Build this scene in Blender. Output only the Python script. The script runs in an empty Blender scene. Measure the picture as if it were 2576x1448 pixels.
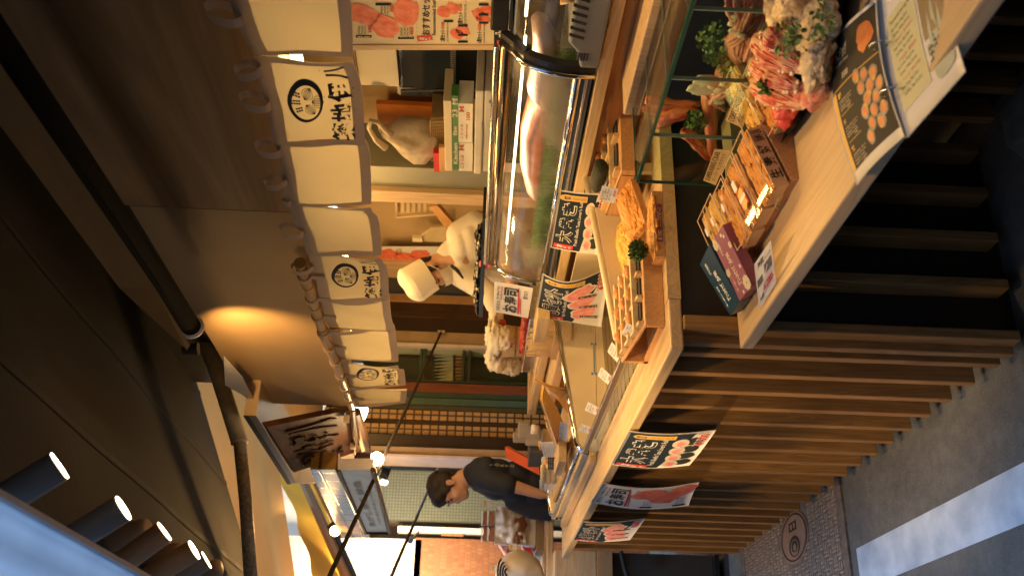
import bpy, math, random
from mathutils import Vector, Matrix, noise
random.seed(7)
R_ = math.radians
scene = bpy.context.scene
COL = scene.collection
# ------------------------------------------------------------------ camera (turned on its side, like the photograph)
FPX, ROLL, EYE = 2430.0, 0.040, 1.5
_d1 = Vector((-1169, 128, -FPX)).normalized()
_up = _d1.cross(Vector((1, -ROLL, 0))).normalized()
if _up.y < 0: _up = -_up
_X = -_d1; _Y = _up.cross(_X)
RW = Matrix((_X, _Y, _up))                      # camera axes -> world axes
CAMLOC = Vector((0, 0, EYE))
cam_d = bpy.data.cameras.new("camera"); cam = bpy.data.objects.new("camera", cam_d); COL.objects.link(cam)
_r, _u, _b = RW @ Vector((0, -1, 0)), RW @ Vector((1, 0, 0)), RW @ Vector((0, 0, 1))
cam.matrix_world = Matrix(((_r.x, _u.x, _b.x, 0), (_r.y, _u.y, _b.y, 0), (_r.z, _u.z, _b.z, EYE), (0, 0, 0, 1)))
cam_d.sensor_width = 36; cam_d.lens = FPX / 2576 * 36; cam_d.clip_start = 0.02; cam_d.clip_end = 300
cam_d.dof.use_dof = True; cam_d.dof.focus_distance = 3.1; cam_d.dof.aperture_fstop = 4.5
scene.camera = cam
# ------------------------------------------------------------------ world, sun, exposure
SUN_EL, SUN_ROT = R_(57), R_(156)
w = bpy.data.worlds.new("World"); scene.world = w; w.use_nodes = True
nt = w.node_tree; bg = nt.nodes['Background']
sky = nt.nodes.new('ShaderNodeTexSky'); sky.sky_type = 'NISHITA'; sky.sun_disc = False
sky.sun_elevation = SUN_EL; sky.sun_rotation = SUN_ROT
nt.links.new(sky.outputs[0], bg.inputs[0]); bg.inputs[1].default_value = 0.15
sd = bpy.data.lights.new("sun", 'SUN'); sd.energy = 1.7; sd.angle = R_(12); sd.color = (0.33, 0.61, 1.0)
so = bpy.data.objects.new("sun", sd); COL.objects.link(so)
so.rotation_euler = (R_(90) - SUN_EL, 0, math.pi - SUN_ROT)
scene.view_settings.view_transform = 'Standard'; scene.view_settings.look = 'None'
scene.view_settings.exposure = 0.5; scene.view_settings.gamma = 1
scene.cycles.max_bounces = 10; scene.cycles.transparent_max_bounces = 16
scene.cycles.sample_clamp_indirect = 4.0; scene.cycles.caustics_reflective = False; scene.cycles.caustics_refractive = False
# ------------------------------------------------------------------ photograph helpers: a pixel of the 2576 x 1448 photo becomes a point on a real plane
def ray(x, y): return RW @ Vector((724 - y, 1288 - x, -FPX))
def at(x, y, X=None, Y=None, Z=None, d=None):
    r = ray(x, y)
    if X is not None: t = X / r.x
    elif Y is not None: t = Y / r.y
    elif Z is not None: t = (Z - EYE) / r.z
    else: t = d / FPX
    return CAMLOC + t * r
# ------------------------------------------------------------------ materials
MATS = {}
def _new(name):
    m = bpy.data.materials.new(name); m.use_nodes = True; MATS[name] = m
    return m, m.node_tree, m.node_tree.nodes['Principled BSDF']
def _coords(n, l, scale):
    tc = n.new('ShaderNodeTexCoord'); mp = n.new('ShaderNodeMapping'); mp.inputs['Scale'].default_value = scale
    l.new(tc.outputs['Object'], mp.inputs[0]); return mp.outputs[0]
def mat(name, col, rough=.5, metal=0., var=.12, vs=9., bump=.0, bs=60., trans=0., ior=1.45, emit=None, es=0., spec=.5, alpha=1., transl=0., sss=0., col2=None):
    m, t, p = _new(name); n, l = t.nodes, t.links
    p.inputs['Roughness'].default_value = rough; p.inputs['Metallic'].default_value = metal
    p.inputs['Specular IOR Level'].default_value = spec; p.inputs['IOR'].default_value = ior
    p.inputs['Transmission Weight'].default_value = trans; p.inputs['Alpha'].default_value = alpha
    if sss: p.inputs['Subsurface Weight'].default_value = sss; p.inputs['Subsurface Radius'].default_value = (.02, .008, .004)
    c4 = tuple(col) + (1,)
    nz = n.new('ShaderNodeTexNoise'); nz.inputs['Scale'].default_value = vs; nz.inputs['Detail'].default_value = 5
    l.new(_coords(n, l, (1, 1, 1)), nz.inputs['Vector'])
    rp = n.new('ShaderNodeValToRGB'); e = rp.color_ramp.elements
    e[0].position = .3; e[1].position = .7
    if col2: e[0].color = tuple(col2) + (1,); e[1].color = c4
    else:
        e[0].color = tuple(c * (1 - var) for c in col) + (1,); e[1].color = tuple(min(1, c * (1 + var)) for c in col) + (1,)
    l.new(nz.outputs[0], rp.inputs[0]); l.new(rp.outputs[0], p.inputs['Base Color'])
    if rough > .15 and not trans:
        mr = n.new('ShaderNodeMapRange'); mr.inputs[3].default_value = rough * .8; mr.inputs[4].default_value = min(1, rough * 1.2)
        l.new(nz.outputs[0], mr.inputs[0]); l.new(mr.outputs[0], p.inputs['Roughness'])
    if bump:
        nb = n.new('ShaderNodeTexNoise'); nb.inputs['Scale'].default_value = bs; nb.inputs['Detail'].default_value = 4
        l.new(_coords(n, l, (1, 1, 1)), nb.inputs['Vector'])
        bp = n.new('ShaderNodeBump'); bp.inputs['Strength'].default_value = bump; bp.inputs['Distance'].default_value = .01
        l.new(nb.outputs[0], bp.inputs['Height']); l.new(bp.outputs[0], p.inputs['Normal'])
    if emit: p.inputs['Emission Color'].default_value = tuple(emit) + (1,); p.inputs['Emission Strength'].default_value = es
    if transl:
        tr = n.new('ShaderNodeBsdfTranslucent'); l.new(rp.outputs[0], tr.inputs[0]); mx = n.new('ShaderNodeMixShader'); mx.inputs[0].default_value = transl
        l.new(p.outputs[0], mx.inputs[1]); l.new(tr.outputs[0], mx.inputs[2]); l.new(mx.outputs[0], n['Material Output'].inputs[0])
    return m
def wood(name, light, dark, axis='X', rough=.45, ring=14., fine=90., knots=True, spec=.4, patch=2.3, lo=.78):
    m, t, p = _new(name); n, l = t.nodes, t.links
    k = {'X': 0, 'Y': 1, 'Z': 2}[axis]
    sc = [ring, ring, ring]; sc[k] = ring * .06
    n1 = n.new('ShaderNodeTexNoise'); n1.inputs['Scale'].default_value = 1; n1.inputs['Detail'].default_value = 3; n1.inputs['Distortion'].default_value = 1.1
    l.new(_coords(n, l, sc), n1.inputs['Vector'])
    wv = n.new('ShaderNodeMath'); wv.operation = 'MULTIPLY'; wv.inputs[1].default_value = 9; l.new(n1.outputs[0], wv.inputs[0])
    fr = n.new('ShaderNodeMath'); fr.operation = 'PINGPONG'; fr.inputs[1].default_value = .5; l.new(wv.outputs[0], fr.inputs[0])
    sf = [fine * 3, fine * 3, fine * 3]; sf[k] = fine * .08
    n2 = n.new('ShaderNodeTexNoise'); n2.inputs['Scale'].default_value = 1; n2.inputs['Detail'].default_value = 3; l.new(_coords(n, l, sf), n2.inputs['Vector'])
    ad = n.new('ShaderNodeMath'); ad.operation = 'MULTIPLY_ADD'; ad.inputs[1].default_value = .9; l.new(fr.outputs[0], ad.inputs[0])
    m2 = n.new('ShaderNodeMath'); m2.operation = 'MULTIPLY'; m2.inputs[1].default_value = .55; l.new(n2.outputs[0], m2.inputs[0]); l.new(m2.outputs[0], ad.inputs[2])
    rp = n.new('ShaderNodeValToRGB'); e = rp.color_ramp.elements; e[0].position = .12; e[1].position = .72
    e[0].color = tuple(dark) + (1,); e[1].color = tuple(light) + (1,)
    l.new(ad.outputs[0], rp.inputs[0])
    n3 = n.new('ShaderNodeTexNoise'); n3.inputs['Scale'].default_value = patch; n3.inputs['Detail'].default_value = 4; l.new(_coords(n, l, (1, 1, 1)), n3.inputs['Vector'])
    mr = n.new('ShaderNodeMapRange'); mr.inputs[3].default_value = lo; mr.inputs[4].default_value = 1.18; l.new(n3.outputs[0], mr.inputs[0])
    mx = n.new('ShaderNodeMix'); mx.data_type = 'RGBA'; mx.blend_type = 'MULTIPLY'; mx.inputs[0].default_value = 1
    l.new(rp.outputs[0], mx.inputs[6]); l.new(mr.outputs[0], mx.inputs[7]); l.new(mx.outputs[2], p.inputs['Base Color'])
    p.inputs['Roughness'].default_value = rough; p.inputs['Specular IOR Level'].default_value = spec
    bp = n.new('ShaderNodeBump'); bp.inputs['Strength'].default_value = .12; bp.inputs['Distance'].default_value = .004
    l.new(ad.outputs[0], bp.inputs['Height']); l.new(bp.outputs[0], p.inputs['Normal'])
    return m
def tiles(name, c1, c2, mortar, w=.1, h=.1, gap=.006, plane='YZ', rough=.3, offset=0.):
    m, t, p = _new(name); n, l = t.nodes, t.links
    tc = n.new('ShaderNodeTexCoord'); sp = n.new('ShaderNodeSeparateXYZ'); cb = n.new('ShaderNodeCombineXYZ')
    l.new(tc.outputs['Object'], sp.inputs[0]); l.new(sp.outputs[plane[0]], cb.inputs[0]); l.new(sp.outputs[plane[1]], cb.inputs[1])
    b = n.new('ShaderNodeTexBrick'); b.offset = offset; b.inputs['Scale'].default_value = 1; b.inputs['Brick Width'].default_value = w; b.inputs['Row Height'].default_value = h
    b.inputs['Mortar Size'].default_value = gap; b.inputs['Color1'].default_value = tuple(c1) + (1,); b.inputs['Color2'].default_value = tuple(c2) + (1,); b.inputs['Mortar'].default_value = tuple(mortar) + (1,)
    l.new(cb.outputs[0], b.inputs['Vector']); l.new(b.outputs[0], p.inputs['Base Color']); p.inputs['Roughness'].default_value = rough
    bp = n.new('ShaderNodeBump'); bp.inputs['Strength'].default_value = .5; bp.inputs['Distance'].default_value = .004; bp.invert = True
    l.new(b.outputs[1], bp.inputs['Height']); l.new(bp.outputs[0], p.inputs['Normal'])
    return m
def schlick(n, l, refl=.04):
    # mirror share of a pane, the same from both of its sides
    lw = n.new('ShaderNodeLayerWeight'); pw = n.new('ShaderNodeMath'); pw.operation = 'POWER'; pw.inputs[1].default_value = 5; l.new(lw.outputs['Facing'], pw.inputs[0])
    ma = n.new('ShaderNodeMath'); ma.operation = 'MULTIPLY_ADD'; ma.inputs[1].default_value = .9; ma.inputs[2].default_value = refl; ma.use_clamp = True; l.new(pw.outputs[0], ma.inputs[0]); return ma.outputs[0]
def glassmat(name, tint=(.93, 1, .97), rough=.02, refl=.04):
    # thin pane: mostly clear, with the mirror of a real sheet of glass
    m, t, p = _new(name); n, l = t.nodes, t.links; n.remove(p)
    tr = n.new('ShaderNodeBsdfTransparent'); tr.inputs[0].default_value = tuple(tint) + (1,)
    gl = n.new('ShaderNodeBsdfGlossy'); gl.inputs['Roughness'].default_value = rough
    mx = n.new('ShaderNodeMixShader'); l.new(schlick(n, l, refl), mx.inputs[0]); l.new(tr.outputs[0], mx.inputs[1]); l.new(gl.outputs[0], mx.inputs[2])
    l.new(mx.outputs[0], n['Material Output'].inputs[0]); return m
def foggy(name):
    # glass with patches of condensation
    m, t, p = _new(name); n, l = t.nodes, t.links
    p.inputs['Base Color'].default_value = (.40, .355, .30, 1); p.inputs['Roughness'].default_value = .5
    tr = n.new('ShaderNodeBsdfTransparent'); nz = n.new('ShaderNodeTexNoise'); nz.inputs['Scale'].default_value = 2.6; nz.inputs['Detail'].default_value = 6
    l.new(_coords(n, l, (1, 1, 1.6)), nz.inputs[0])
    rp = n.new('ShaderNodeMapRange'); rp.inputs[1].default_value = .46; rp.inputs[2].default_value = .62; rp.inputs[3].default_value = .08; rp.inputs[4].default_value = .68
    l.new(nz.outputs[0], rp.inputs[0]); mx = n.new('ShaderNodeMixShader'); l.new(rp.outputs[0], mx.inputs[0]); l.new(tr.outputs[0], mx.inputs[1]); l.new(p.outputs[0], mx.inputs[2])
    gl = n.new('ShaderNodeBsdfGlossy'); gl.inputs['Roughness'].default_value = .03; m2 = n.new('ShaderNodeMixShader')
    l.new(schlick(n, l, .035), m2.inputs[0]); l.new(mx.outputs[0], m2.inputs[1]); l.new(gl.outputs[0], m2.inputs[2]); l.new(m2.outputs[0], n['Material Output'].inputs[0]); return m
W_TOP = wood('pale hinoki along X', (.70, .52, .29), (.54, .37, .18), 'X', .38, 12)
W_TOPY = wood('pale hinoki along Y', (.66, .50, .31), (.52, .36, .20), 'Y', .42, 12)
W_TOPZ = wood('pale hinoki upright', (.66, .49, .30), (.50, .34, .18), 'Z', .45, 12)
W_SLAT = wood('stained cedar', (.36, .205, .075), (.22, .118, .042), 'Z', .55, 16, patch=5.5, lo=.5)
W_DARK = wood('dark brown wood', (.09, .045, .02), (.045, .022, .010), 'Z', .45, 14)
W_RED = wood('red brown wood', (.22, .07, .03), (.12, .035, .015), 'Z', .4, 14)
W_SIGN = wood('carved dark board', (.085, .034, .014), (.036, .015, .007), 'X', .6, 9, spec=.2)
W_TRAY = wood('tray wood', (.62, .36, .17), (.48, .26, .11), 'X', .45, 14)
W_CYP = wood('yellow cypress', (.80, .48, .14), (.66, .36, .09), 'X', .4, 9)
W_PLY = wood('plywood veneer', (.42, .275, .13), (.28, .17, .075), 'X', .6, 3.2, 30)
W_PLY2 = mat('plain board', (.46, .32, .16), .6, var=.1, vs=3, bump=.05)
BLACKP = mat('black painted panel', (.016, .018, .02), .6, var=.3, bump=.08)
BLACK = mat('black ink', (.02, .019, .018), .6, var=.1)
BLACKG = mat('black gloss plastic', (.02, .02, .022), .25, var=.2)
DKGREY = mat('dark grey plastic', (.09, .095, .1), .5, bump=.05)
GREY = mat('grey plastic', (.22, .23, .23), .45, var=.06)
STEEL = mat('brushed steel', (.62, .61, .58), .28, 1., var=.1, bump=.04, bs=200)
CHROME = mat('chrome', (.78, .77, .75), .12, 1., var=.04)
BRONZE = mat('bronze rail', (.24, .18, .12), .3, .8)
WHITE = mat('white paper', (.78, .77, .74), .6, var=.04)
CREAM = mat('cream paper', (.74, .66, .48), .6, var=.05)
RED = mat('red ink', (.62, .035, .03), .55, var=.08)
YEL = mat('gold ink', (.72, .45, .10), .5, var=.1)
BLUEINK = mat('blue ink', (.05, .25, .55), .5)
BEIGE = mat('beige coated metal', (.70, .60, .42), .4, var=.04)
TAN = mat('tan wall paint', (.46, .33, .18), .7, var=.12, vs=3, bump=.05)
TUNA = mat('tuna print', (.72, .10, .045), .5, col2=(.86, .27, .17), vs=30)
TUNA2 = mat('pink tuna print', (.80, .20, .20), .5, col2=(.90, .42, .38), vs=26)
NORI = mat('nori', (.028, .032, .018), .7, var=.4, vs=60, bump=.5, bs=160)
GLASS = glassmat('clear glass')
GLASSE = mat('green glass edge', (.025, .10, .08), .12, var=.1)
FOG = foggy('misted glass')
ASPHALT = mat('asphalt', (.115, .120, .120), .85, col2=(.080, .085, .086), vs=24, bump=.45, bs=340)
def asphalt(m):
    n, l = m.node_tree.nodes, m.node_tree.links; p = n['Principled BSDF']; src = p.inputs['Base Color'].links[0].from_socket
    a = n.new('ShaderNodeTexNoise'); a.inputs['Scale'].default_value = 260; a.inputs['Detail'].default_value = 1; l.new(_coords(n, l, (1, 1, 1)), a.inputs[0]); r = n.new('ShaderNodeMapRange'); r.inputs[1].default_value = .66; r.inputs[2].default_value = .72; l.new(a.outputs[0], r.inputs[0])
    b = n.new('ShaderNodeTexNoise'); b.inputs['Scale'].default_value = 3.2; b.inputs['Detail'].default_value = 7; b.inputs['Roughness'].default_value = .7; l.new(_coords(n, l, (1, 1, 1)), b.inputs[0]); q = n.new('ShaderNodeMapRange'); q.inputs[1].default_value = .35; q.inputs[2].default_value = .65; q.inputs[3].default_value = .72; q.inputs[4].default_value = 1.2; l.new(b.outputs[0], q.inputs[0])
    m1 = n.new('ShaderNodeMix'); m1.data_type = 'RGBA'; m1.blend_type = 'MULTIPLY'; m1.inputs[0].default_value = 1; l.new(src, m1.inputs[6]); l.new(q.outputs[0], m1.inputs[7])
    m2 = n.new('ShaderNodeMix'); m2.data_type = 'RGBA'; m2.inputs[7].default_value = (.26, .25, .23, 1); l.new(r.outputs[0], m2.inputs[0]); l.new(m1.outputs[2], m2.inputs[6]); l.new(m2.outputs[2], p.inputs['Base Color'])
asphalt(ASPHALT)
PAINT = mat('worn road paint with daylight blue', (.46, .56, .68), .7, col2=(.27, .36, .48), vs=9, bump=.3, bs=260)  # blue daylight cast mixed into the white; the blotches are wear
CONC = mat('concrete', (.13, .135, .13), .85, var=.3, vs=14, bump=.5, bs=120)
IRON = mat('cast iron', (.17, .14, .12), .55, .3, var=.4, vs=40, bump=.3, bs=200)
DARKCLOTH = mat('dark awning cloth', (.013, .012, .008), .95, var=.25, vs=2.5, bump=.15, bs=30)
NOREN = mat('noren cotton', (.55, .475, .33), .85, var=.05, vs=4, bump=.12, bs=420, transl=.5)
HEM = mat('noren doubled hem', (.60, .50, .41), .85, var=.06, bump=.12, bs=420, transl=.26)
SKIN = mat('skin', (.58, .34, .23), .5, var=.08, vs=25, sss=.08)
HAIR = mat('black hair', (.02, .015, .012), .5, var=.4, vs=90, bump=.6, bs=150)
COAT = mat('white cotton coat', (.76, .73, .66), .8, var=.05, bump=.08, bs=90)
NAVY = mat('navy cotton', (.018, .024, .040), .85, var=.2, bump=.1, bs=200)
# ------------------------------------------------------------------ mesh helpers
class MB:
    def __init__(s): s.v, s.f = [], []
    def add(s, vs, fs):
        o = len(s.v); s.v += [Vector(v) for v in vs]; s.f += [tuple(i + o for i in f) for f in fs]; return s
    def hexa(s, p):  # 8 corners: 4 bottom, 4 top, same order
        return s.add(p, [(3, 2, 1, 0), (4, 5, 6, 7), (0, 1, 5, 4), (1, 2, 6, 5), (2, 3, 7, 6), (3, 0, 4, 7)])
    def box(s, a, b):  # two opposite corners
        x0, x1 = sorted((a[0], b[0])); y0, y1 = sorted((a[1], b[1])); z0, z1 = sorted((a[2], b[2]))
        return s.hexa([(x0, y0, z0), (x1, y0, z0), (x1, y1, z0), (x0, y1, z0), (x0, y0, z1), (x1, y0, z1), (x1, y1, z1), (x0, y1, z1)])
    def obox(s, c, sz, M):  # box centred at c, size sz, turned by the 3x3 M
        h = [v * .5 for v in sz]
        return s.hexa([Vector(c) + M @ Vector((sx * h[0], sy * h[1], sz_ * h[2])) for sz_ in (-1, 1) for sx, sy in ((-1, -1), (1, -1), (1, 1), (-1, 1))])
    def prism(s, poly, vec):
        n = len(poly); vec = Vector(vec); vs = [Vector(p) for p in poly] + [Vector(p) + vec for p in poly]
        return s.add(vs, [tuple(range(n))[::-1], tuple(range(n, 2 * n))] + [(i, (i + 1) % n, n + (i + 1) % n, n + i) for i in range(n)])
    def tube(s, pts, r, n=10, caps=True):
        pts = [Vector(p) for p in pts]; rs = r if isinstance(r, (list, tuple)) else [r] * len(pts); rings = []
        ref = None
        for i, p in enumerate(pts):
            t = (pts[min(i + 1, len(pts) - 1)] - pts[max(i - 1, 0)]).normalized()
            if ref is None: ref = t.orthogonal().normalized()
            a = (ref - t * ref.dot(t)); a = a.normalized() if a.length > 1e-6 else t.orthogonal().normalized(); ref = a
            b = t.cross(a); rings.append([p + rs[i] * (a * math.cos(2 * math.pi * k / n) + b * math.sin(2 * math.pi * k / n)) for k in range(n)])
        vs = [v for g in rings for v in g]; fs = []
        for i in range(len(pts) - 1):
            for k in range(n): fs.append((i * n + k, i * n + (k + 1) % n, (i + 1) * n + (k + 1) % n, (i + 1) * n + k))
        if caps: fs += [tuple(range(n))[::-1], tuple((len(pts) - 1) * n + k for k in range(n))]
        return s.add(vs, fs)
    def lathe(s, o, axis, prof, n=24):  # prof: (distance along axis, radius)
        o, axis = Vector(o), Vector(axis).normalized(); a = axis.orthogonal().normalized(); b = axis.cross(a)
        vs = [o + axis * h + r * (a * math.cos(2 * math.pi * k / n) + b * math.sin(2 * math.pi * k / n)) for h, r in prof for k in range(n)]
        fs = [(i * n + k, i * n + (k + 1) % n, (i + 1) * n + (k + 1) % n, (i + 1) * n + k) for i in range(len(prof) - 1) for k in range(n)]
        fs += [tuple(range(n))[::-1], tuple((len(prof) - 1) * n + k for k in range(n))]
        return s.add(vs, fs)
    def grid(s, fn, nu, nv, th=None):  # fn(u, v) -> point; th: thickness vector fn or number along normal
        P = [[Vector(fn(i / nu, j / nv)) for i in range(nu + 1)] for j in range(nv + 1)]
        vs = [p for r in P for p in r]; W = nu + 1
        fs = [(j * W + i, j * W + i + 1, (j + 1) * W + i + 1, (j + 1) * W + i) for j in range(nv) for i in range(nu)]
        if th:
            n = (P[0][-1] - P[0][0]).cross(P[-1][0] - P[0][0]).normalized() * th; k = len(vs)
            vs += [p + n for p in vs]; fs2 = [tuple(i + k for i in f)[::-1] for f in fs]
            edge = [i for i in range(W)] + [j * W + nu for j in range(1, nv + 1)] + [nv * W + i for i in range(nu - 1, -1, -1)] + [j * W for j in range(nv - 1, 0, -1)]
            fs = fs + fs2 + [(edge[q], edge[(q + 1) % len(edge)], edge[(q + 1) % len(edge)] + k, edge[q] + k) for q in range(len(edge))]
        return s.add(vs, fs)
    def blob(s, c, r, amp=.15, fr=3., seed=0, nu=14, nv=10, M=None):
        c = Vector(c); vs, fs = [], []
        for j in range(nv + 1):
            th = math.pi * j / nv
            for i in range(nu):
                ph = 2 * math.pi * i / nu; d = Vector((math.sin(th) * math.cos(ph), math.sin(th) * math.sin(ph), math.cos(th)))
                k = 1 + amp * noise.noise(d * fr + Vector((seed * 7.3, seed * 3.1, seed)))
                q = Vector((d.x * r[0], d.y * r[1], d.z * r[2])) * k
                vs.append(c + (M @ q if M else q))
        for j in range(nv):
            for i in range(nu): fs.append((j * nu + i, (j + 1) * nu + i, (j + 1) * nu + (i + 1) % nu, j * nu + (i + 1) % nu))
        return s.add(vs, fs)
    def build(s, name, m, parent=None, smooth=False, bevel=0., rough=0.):
        if parent is not None: o0 = parent.get('_o'); o0 = Vector(o0) if o0 is not None else Vector((0, 0, 0))
        else:
            n = len(s.v); lo = min(v.z for v in s.v); o0 = Vector((sum(v.x for v in s.v) / n, sum(v.y for v in s.v) / n, lo))
        me = bpy.data.meshes.new(name); me.from_pydata([v - o0 for v in s.v], [], s.f); me.validate(); me.materials.append(m)
        if smooth: me.polygons.foreach_set('use_smooth', [True] * len(me.polygons))
        o = bpy.data.objects.new(name, me); COL.objects.link(o); o['_o'] = list(o0)
        if parent is not None: o.parent = parent
        else: o.location = o0
        if bevel:
            b = o.modifiers.new('bevel', 'BEVEL'); b.width = bevel; b.segments = 2; b.limit_method = 'ANGLE'; b.angle_limit = R_(40)
        return o
def tag(o, label=None, cat=None, group=None, kind=None):
    if label: o['label'] = label
    if cat: o['category'] = cat
    if group: o['group'] = group
    if kind: o['kind'] = kind
    return o
def thing(name, label, cat, loc, group=None):
    o = bpy.data.objects.new(name, None); COL.objects.link(o); o.location = loc; o.empty_display_size = .1; o['_o'] = list(loc)
    return tag(o, label, cat, group)
# a child of a child keeps its verts in the thing's own frame, because every child sits at its parent's origin
def box(a, b): return MB().box(a, b)
def dup(root, shift, label=None, parent=None):
    c = root.copy(); COL.objects.link(c)
    if parent is not None: c.parent = parent
    else: c.location = root.location + Vector(shift)
    if label: c['label'] = label
    for ch in list(root.children): dup(ch, None, None, c)
    return c
# ------------------------------------------------------------------ printed surfaces
class Surf:
    # s runs left to right, t top to bottom, as the print is read; off is the distance in front of the paper
    def __init__(s, TL, TR, BL, BR, bend=None):
        s.c = [Vector(p) for p in (TL, TR, BL, BR)]; s.bend = bend
        s.n = (s.c[2] - s.c[0]).cross(s.c[1] - s.c[0]).normalized()
        s.w = (s.c[1] - s.c[0]).length; s.h = (s.c[2] - s.c[0]).length
    def P(s, a, b, off=0.):
        TL, TR, BL, BR = s.c
        p = TL * (1 - a) * (1 - b) + TR * a * (1 - b) + BL * (1 - a) * b + BR * a * b
        return p + s.n * (off + (s.bend(a, b) if s.bend else 0))
    def sheet(s, name, m, parent, th=.0012, nu=10, nv=10):
        return MB().grid(lambda u, v: s.P(u, v), nu, nv, th).build(name, m, parent, smooth=bool(s.bend))
    def rect(s, mb, a0, b0, a1, b1, off=.0008, n=6):
        return mb.grid(lambda u, v: s.P(a0 + (a1 - a0) * u, b0 + (b1 - b0) * v, off), n if s.bend else 1, n if s.bend else 1)
    def poly(s, mb, pts, off=.0012): return mb.add([s.P(a, b, off) for a, b in pts], [tuple(range(len(pts)))])
    def ell(s, mb, a, b, ra, rb, off=.0012, n=18, rag=0., seed=0, rot=0.):
        k = s.w / s.h; pts = []
        for i in range(n):
            q = 2 * math.pi * i / n; f = 1 + rag * noise.noise(Vector((math.cos(q) * 2, math.sin(q) * 2, seed * 3.7)))
            x, y = ra * f * math.cos(q), rb * f * math.sin(q) / k
            pts.append((a + x * math.cos(rot) - y * math.sin(rot), b + (x * math.sin(rot) + y * math.cos(rot)) * k))
        c = [(a + (x - a) * .5, b + (y - b) * .5) for x, y in pts]; vs = [s.P(a, b, off)] + [s.P(x, y, off) for x, y in c] + [s.P(x, y, off) for x, y in pts]
        return mb.add(vs, [(0, 1 + i, 1 + (i + 1) % n) for i in range(n)] + [(1 + i, 1 + n + i, 1 + n + (i + 1) % n, 1 + (i + 1) % n) for i in range(n)])
    def patch(s, mb, TL, TR, BL, BR, off=.001, n=12):
        f = lambda u, v: tuple((TL[k] * (1 - u) + TR[k] * u) * (1 - v) + (BL[k] * (1 - u) + BR[k] * u) * v for k in (0, 1))
        return mb.grid(lambda u, v: s.P(*f(u, v), off), n, n)
    def ring(s, mb, a, b, ra, rb, w=.2, off=.0012, n=40, wob=0.):
        vs, fs = [], []
        for i in range(n):
            q = 2 * math.pi * i / n; k = 1 + wob * math.sin(2 * q + .6)
            for f in (1, 1 - w * (1 + .4 * math.sin(q + 2))): vs.append(s.P(a + ra * k * f * math.cos(q), b + rb * k * f * math.sin(q), off))
        fs = [(2 * i, 2 * i + 1, (2 * i + 3) % (2 * n), (2 * i + 2) % (2 * n)) for i in range(n)]
        return mb.add(vs, fs)
    def text(s, mb, body, a0, b0, a1, b1, bold=0., off=.0016, fit=True, slant=0., vertical=False):
        vs, fs = glyphs(body, bold, vertical)
        for_add = []
        for x, y in vs:
            a = a0 + (a1 - a0) * x; b = b1 + (b0 - b1) * y
            for_add.append(s.P(a + slant * (b - .5), b, off))
        return mb.add(for_add, fs)
_GL = {}
def glyphs(body, bold=0., vertical=False):
    k = (body, bold, vertical)
    if k not in _GL:
        c = bpy.data.curves.new('type', 'FONT'); c.body = '\n'.join(body) if vertical else body; c.size = 1; c.offset = bold; c.resolution_u = 3; c.space_line = .95
        o = bpy.data.objects.new('type', c); COL.objects.link(o); dg = bpy.context.evaluated_depsgraph_get()
        me = bpy.data.meshes.new_from_object(o.evaluated_get(dg))
        vs = [(v.co.x, v.co.y) for v in me.vertices]; fs = [tuple(p.vertices) for p in me.polygons]
        bpy.data.objects.remove(o); bpy.data.meshes.remove(me); bpy.data.curves.remove(c)
        xs, ys = [v[0] for v in vs] or [0, 1], [v[1] for v in vs] or [0, 1]
        x0, x1, y0, y1 = min(xs), max(xs), min(ys), max(ys)
        _GL[k] = ([((x - x0) / (x1 - x0 or 1), (y - y0) / (y1 - y0 or 1)) for x, y in vs], fs)
    return _GL[k]
def lamp(kind, name, loc, power, col=(1, .62, .30), size=.05, parent=None, target=None, spot=70, blend=.5, sx=.1, sy=None):
    d = bpy.data.lights.new(name, kind); d.energy = power; d.color = col
    if kind == 'SPOT': d.spot_size = R_(spot); d.spot_blend = blend; d.shadow_soft_size = size
    elif kind == 'POINT': d.shadow_soft_size = size
    elif kind == 'AREA':
        d.shape = 'RECTANGLE' if sy else 'SQUARE'; d.size = sx
        if sy: d.size_y = sy
    d.energy = power * LAMP_POWER
    o = bpy.data.objects.new(name, d); COL.objects.link(o)
    o.location = loc
    if target is not None: o.rotation_euler = (Vector(target) - Vector(loc)).to_track_quat('-Z', 'Y').to_euler()
    if parent is not None: o.parent = parent; o.location = Vector(loc) - Vector(parent['_o'])
    return o
LAMP_POWER = .70
WARM = (1, .575, .185)
# ================================================================== SETTING
road = MB().grid(lambda u, v: (-40 + 50 * u, -12 + 40 * v, 0), 1, 1).build('road', ASPHALT); tag(road, kind='structure')
stripe = MB().grid(lambda u, v: (-3.74 + 4.5 * u, .592 + .153 * v, .004), 1, 1).build('road_marking', PAINT); tag(stripe, kind='structure')
tag(box((-14, -3.3, 0), (7, -3.0, 4.1)).build('opposite_wall', W_DARK), 'dark unseen wall across the narrow street, added to block low sky', 'building')  # unseen; added and sized to hold back the low sky
tag(box((4.5, -2.98, 0), (4.8, 4, 4.1)).build('street_end_light_block', W_DARK), 'dark unseen block added behind the viewer to stop light along the street', 'building')  # unseen; added to cut the light from the open street end
gutter = box((-9, .92, -.02), (-5.31, 1.6, .006)).build('pavement', CONC); tag(gutter, kind='structure')
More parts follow.
